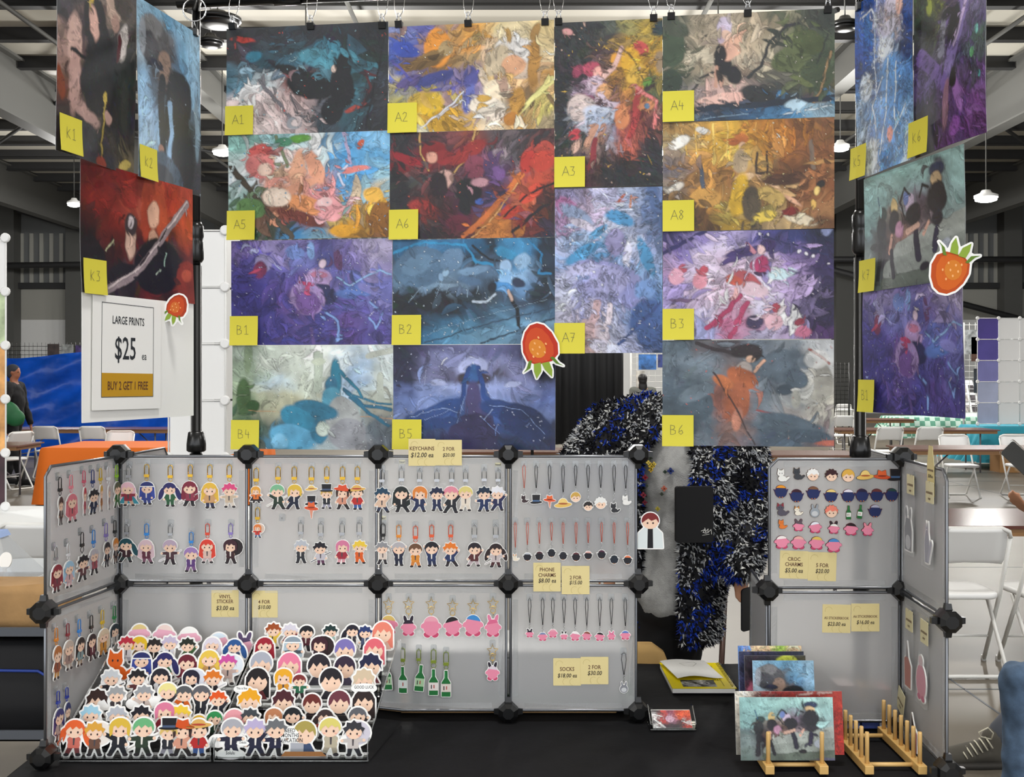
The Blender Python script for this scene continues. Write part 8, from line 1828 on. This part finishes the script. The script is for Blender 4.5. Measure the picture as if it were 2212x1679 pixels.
def standing(x, y, H=1.76, f=V((0, -1, 0)), step=0.0):
    """neutral joints for a standing figure of height H facing f"""
    k = H / 1.76; s = f.cross(V((0, 0, 1))).normalized(); P0 = V((x, y, 0)); z = lambda h: V((0, 0, h * k))
    J = dict(head=P0 + z(1.63), neck=P0 + z(1.48), chest=P0 + z(1.28), waist=P0 + z(1.08), pel=P0 + z(0.93))
    for n, q in (('L', -1), ('R', 1)):
        st = f * step * q
        J['sho' + n] = P0 + z(1.42) + s * 0.185 * q * k; J['elb' + n] = P0 + z(1.12) + s * 0.24 * q * k - st * 0.3; J['wri' + n] = P0 + z(0.87) + s * 0.25 * q * k + f * 0.06 - st * 0.5
        J['hip' + n] = P0 + z(0.92) + s * 0.09 * q * k; J['kne' + n] = P0 + z(0.5) + s * 0.1 * q * k + st * 0.5; J['ank' + n] = P0 + z(0.085) + s * 0.1 * q * k + st; J['toe' + n] = J['ank' + n] + f * 0.17 - z(0.05)
    return J

# vendor behind the table
VY = 3.93
vp = lambda px, py, Y=VY: at(px, py, Y)
J = standing(0.58, VY, 1.84)
J.update(head=vp(1500, 792), neck=vp(1480, 898), chest=vp(1470, 1010), waist=vp(1455, 1160), pel=vp(1440, 1290),
         shoL=vp(1322, 932), elbL=vp(1222, 1075, 3.85), wriL=vp(1290, 1180, 3.80), shoR=vp(1592, 950), elbR=vp(1612, 1120, 3.93), wriR=vp(1597, 1222, 3.78),
         hipL=vp(1410, 1300), hipR=vp(1470, 1300), kneL=V((ax(1414, VY), VY + 0.02, 0.5)), kneR=V((ax(1500, VY) - 0.08, VY + 0.1, 0.5)), ankL=V((ax(1414, VY), VY + 0.08, 0.085)), ankR=V((ax(1470, VY), VY + 0.18, 0.085)))
J['toeL'] = J['ankL'] + V((0, -0.16, -0.04)); J['toeR'] = J['ankR'] + V((0.02, -0.16, -0.04))
hw = J['wriR']
ven = person('person in a fluffy blue, black and white jacket over a grey shirt, behind the table', J, 'skin', 'knit', 'black_wear', 'black_wear', 'short', V((0.1, -1, -0.1)),
             [(hw, V((0.05, -0.12, -1)), V((0.3, -0.5, 0)), 0.9, -1), (J['wriL'], V((0.2, -0.5, -0.6)), V((0, 0.3, -1)), 0.5, 1)], 0.011)
# fleece jacket: shell open at the front, plus sleeves
g = MB(); rs = []
def gap(z):
    return (0.44 + 0.12 * max(0, z - 1.42) / 0.15, 0.575 if z < 1.2 else 0.575 + 0.06 * (z - 1.2) / 0.2 if z < 1.4 else 0.635 - 0.05 * (z - 1.4) / 0.15)
for k in range(16):
    z = 0.775 + 0.80 * k / 15
    rx = 0.235 - 0.075 * max(0.0, min(1.0, (1.2 - z) / 0.3)) if z < 1.45 else 0.24 - 0.75 * (z - 1.45)
    ry = 0.20 if z < 1.4 else 0.20 - 0.45 * (z - 1.4)
    cx = 0.595 + 0.012 * (z - 1.0)
    a, b = gap(z)
    ca = max(-0.98, min(0.98, (a - cx) / rx)); cb = max(-0.98, min(0.98, (b - cx) / rx))
    t0 = -math.acos(cb); t1 = math.pi * 2 - math.acos(ca)
    m_ = 26; out = []; cx += 0.0; inn = []
    for i in range(m_ + 1):
        th = t0 + (t1 - t0) * i / m_
        out.append((cx + rx * math.cos(th), VY + ry * math.sin(th), z)); inn.append((cx + (rx - 0.03) * math.cos(th), VY + (ry - 0.03) * math.sin(th), z))
    rs.append(out + inn[::-1])
g.rings(rs)
for (s, rr) in (('L', (0.115, 0.105, 0.085)), ('R', (0.105, 0.105, 0.082))):
    limb(g, [J['sho' + s] + V((0, 0, -0.01)), J['elb' + s], J['wri' + s] + V((0, 0, 0.02))], rr, 14)
limb(g, [J['shoL'], vp(1400, 900), vp(1425, 880, VY + 0.06)], [0.11, 0.085, 0.05]); limb(g, [J['shoR'], vp(1545, 905)], [0.1, 0.075])
jm = remesh(g, 0.012, 4)
jk = from_mesh('jacket', jm, 'black_wear', ven)
rng = random.Random(9)
mesh = jk.data
areas = np.array([p.area for p in mesh.polygons]); cum = np.cumsum(areas) / areas.sum()
NT = 34000
pick = np.searchsorted(cum, np.random.default_rng(3).uniform(0, 1, NT))
mb = MB()
off = jk.parent.location
from mathutils import noise as mnoise
blot = lambda p, s, o: mnoise.noise(V((p.x * s + o, p.y * s, p.z * s + o * 2))) + 0.5 * mnoise.noise(V((p.x * s * 2.3, p.y * s * 2.3 + o, p.z * s * 2.3)))
for i in pick:
    p = mesh.polygons[int(i)]
    c = p.center.copy(); nrm = p.normal
    c += V((rng.uniform(-.006, .006), rng.uniform(-.006, .006), rng.uniform(-.006, .006)))
    q = c + off
    bl = blot(q, 11, 0.6); wh = blot(q, 9, 7.9)
    r = rng.random()
    if bl > 0.2 and r < 0.72:
        col = rng.choice(['16308c', '1c3ca8', '22307a', '2c4cb8'])
    elif wh > -0.12 and r < 0.56:
        col = rng.choice(['c8c8c8', 'b0b4b8', 'dcdcd8', '8a8c90'])
    else:
        col = rng.choice(['0c0c10', '121218', '1a1a22', '101016', '2a2c34']) if r < 0.93 else 'a8aab0'
    d = (nrm + V((rng.uniform(-.8, .8), rng.uniform(-.8, .8), rng.uniform(-1.3, .3)))).normalized()
    s = d.orthogonal().normalized(); w = d.cross(s); R = rng.uniform(0.0032, 0.0055); L = rng.uniform(0.010, 0.022)
    mb.add([c + s * R, c - s * R * 0.5 + w * R * 0.87, c - s * R * 0.5 - w * R * 0.87, c + d * L], [(0, 1, 3), (1, 2, 3), (2, 0, 3)], col)
pl = mb.build('fleece_pile', 'fleece', jk, local=True); pl['kind'] = 'stuff'
# chest pocket, cuff and the scribbled mark
F = Fr(at(1500, 1112, 3.70), (1, 0.08, 0))
pk = MB().flat(F, rrect(0.128, 0.19, 0.008, 3), -0.02, 0.006).build('pocket', 'black_wear', ven)
mb = MB()
ribbon(mb, F, [(0.022, -0.055), (0.035, -0.05), (0.028, -0.06), (0.04, -0.063), (0.034, -0.045)], 0.0018, 0.0066); ribbon(mb, F, [(0.036, -0.058), (0.046, -0.048), (0.044, -0.062), (0.056, -0.05), (0.058, -0.066)], 0.0016, 0.0066); ribbon(mb, F, [(0.026, -0.07), (0.05, -0.066)], 0.0012, 0.0066)
mb.build('scribble_mark', 'paper', pk)
MB().tube([J['wriR'] + V((0, 0, 0.018)), J['wriR'] + V((0, 0, -0.02))], 0.045, 14).build('cuff', 'black_wear', ven)
# embroidered flowers on the shirt
for (px, py, col, r) in ((1408, 1008, 'c8a838', 7), (1401, 1000, 'd8bc50', 5), (1413, 1003, 'd8bc50', 5), (1406, 1016, 'b8942c', 5), (1394, 1032, '7a1c28', 6), (1390, 1070, '7a2434', 6), (1393, 1086, '6a1c2c', 5), (1435, 1056, 'b0604c', 6), (1449, 1018, '26346c', 7), (1437, 1020, '2c3c34', 4), (1405, 990, '2a3024', 5), (1398, 1050, '3a4434', 3), (1421, 1100, 'a89a38', 5), (1417, 1132, '4a1820', 8), (1430, 1068, '3c4438', 4)):
    F = Fr(at(px, py, 3.765), (1, 0, 0)); s = r * 3.765 / FPX
    mb = MB()
    for k in range(4):
        mb.flat(F, ellp(s * 0.5 * math.cos(k * 1.57), s * 0.5 * math.sin(k * 1.57), s * 0.55, s * 0.4, k * 90, 8), -0.012, 0.0, col)
    mb.build('embroidered_flower', 'satin', ven)
ph = thing('phone', 'dark phone held in the vendor hand beside the low wing', 'phone', hw + V((0.02, -0.05, -0.19)))
MB().flat(Fr(hw + V((0.02, -0.085, -0.13)), (1, 0.3, 0.2)), rrect(0.07, 0.145, 0.01, 3), -0.004, 0.004).build('case', 'black_plastic', ph)

# walker with a green bag in front of the tarp
WYY = 16.6
J = standing(ax(30, WYY), WYY, 1.86, V((1, 0, 0)), 0.16)
wk = person('person in a dark beanie and black hoodie walking past the blue tarp', J, 'skin_dark', 'black_wear', 'black_wear', 'black_wear', 'short', V((1, 0, 0)),
            [(J['wriR'], V((0.1, 0, -1)), V((1, 0.2, 0)), 0.6, 1), (J['wriL'], V((0.1, 0, -1)), V((1, 0.2, 0)), 0.6, -1)], 0.016, hat=mat('beanie_grey', '2c2f36', 0.9))
gb = thing('duffel_bag', 'green duffel bag slung across the walker', 'bag', (ax(34, WYY - .2), WYY - 0.28, 0.95))
g = MB().ell((ax(34, WYY), WYY - 0.27, 1.12), 0.2, 0.1, 0.17, rot=Matrix.Rotation(0.5, 3, 'Y'), nu=18, nv=12); g.ell((ax(50, WYY), WYY - 0.27, 1.04), 0.15, 0.09, 0.13, nu=18, nv=12)
from_mesh('bag_body', remesh(g, 0.014, 4), 'green_bag', gb)
MB().tube([(ax(24, WYY), WYY - 0.29, 1.28), (ax(20, WYY), WYY - 0.22, 1.45), (ax(28, WYY), WYY - 0.1, 1.58)], 0.015, 6).build('strap', 'green_bag', gb)

# seated visitor at the frame edge: legs, sneaker, raised phone
J = dict(pel=V((2.62, 4.55, 0.56)), waist=V((2.64, 4.55, 0.72)), chest=V((2.62, 4.55, 0.95)), neck=V((2.6, 4.55, 1.16)), head=V((2.55, 4.55, 1.31)), hipL=V((2.58, 4.66, 0.54)), hipR=V((2.58, 4.44, 0.54)),
         kneL=V((2.46, 4.78, 0.44)), ankL=V((2.11, 4.77, 0.115)), toeL=V((1.90, 4.75, 0.045)), kneR=V((2.03, 4.36, 0.485)), ankR=V((2.0, 4.30, 0.10)), toeR=V((1.86, 4.24, 0.04)),
         hemL=V((2.30, 4.775, 0.28)), hemR=V((2.0, 4.31, 0.05)), shoL=V((2.6, 4.74, 1.1)), elbL=V((2.42, 4.78, 0.9)), wriL=V((2.24, 4.68, 1.12)), shoR=V((2.6, 4.36, 1.1)), elbR=V((2.42, 4.3, 0.95)), wriR=V((2.2, 4.4, 1.26)))
sv = person('seated person in blue jeans and laced sneakers, holding up a phone', J, 'skin', 'black_wear', 'denim', 'shoe_grey', 'short', V((-1, 0, 0)),
            [(J['wriR'], V((-0.5, 0.05, 0.6)), V((-0.4, 0.6, 0.2)), 0.5, 1), (J['wriL'], V((-0.4, -0.2, 0.2)), V((0, 0, 1)), 0.5, -1)], 0.011)
a = J['ankL']
for i in range(6):         # laces and sole of the far sneaker
    x = a.x - 0.04 - i * 0.022; z = 0.128 - i * 0.009
    MB().tube([(x + 0.012, 4.71, z - 0.036), (x, 4.712, z - 0.016), (x - 0.004, 4.74, z - 0.002), (x, 4.77, z - 0.004)], 0.0034, 6).build('lace', 'lace', sv)
MB().tube([(a.x - 0.04, 4.70, 0.135), (a.x - 0.09, 4.69, 0.15), (a.x - 0.10, 4.685, 0.17), (a.x - 0.06, 4.685, 0.19), (a.x - 0.035, 4.69, 0.165), (a.x - 0.04, 4.70, 0.135)], 0.003, 6).build('lace_loop', 'lace', sv)
MB().rings([[(a.x + 0.06 - u * 0.29, 4.755 + v * (0.05 - 0.014 * abs(u - 0.45)) - 0.01 * u, z) for u, v in [(q / 10, -1) for q in range(11)] + [(1 - q / 10, 1) for q in range(11)]] for z in (0.002, 0.026)]).build('sole', 'shoe_dark', sv)
limb_ = MB(); limb_.tube([a + V((0.0, 0, -0.03)), a + V((0.03, 0, 0.03)), a + V((0.13, 0.0, 0.13))], [0.045, 0.047, 0.054], 12); limb_.build('sock', 'sock', sv)
pf = Fr(J['wriR'] + V((-0.085, -0.03, 0.125)), (-0.55, -0.5, -0.5), (-0.4, 0.0, 0.7))
pf = Fr(at(2206, 995, 4.33), (0.62, -0.35, -0.7), (0.65, 0.1, 0.6))
vp_ = thing('phone', 'dark phone in a clear case raised by the seated visitor', 'phone', pf.p(0, -0.07))
MB().flat(pf, rrect(0.15, 0.072, 0.009, 3), -0.004, 0.004).build('phone_body', 'black_plastic', vp_)
MB().flat(pf, rrect(0.162, 0.082, 0.011, 3), -0.007, 0.006).build('clear_case', 'clear', vp_)
# far visitor seen from behind by the gridwall
J = standing(ax(1388, 20.6), 20.6, 1.70, V((0, 1, 0)))
person('far person with long black hair facing the gridwall pictures', J, 'skin', mat('grey_top', '6a6c66', 0.9), 'black_wear', 'black_wear', 'long', V((0, 1, 0)),
       [(J['wriR'], V((0, 0.1, -1)), V((0, 1, 0)), 0.5, 1), (J['wriL'], V((0, 0.1, -1)), V((0, 1, 0)), 0.5, -1)], 0.018)
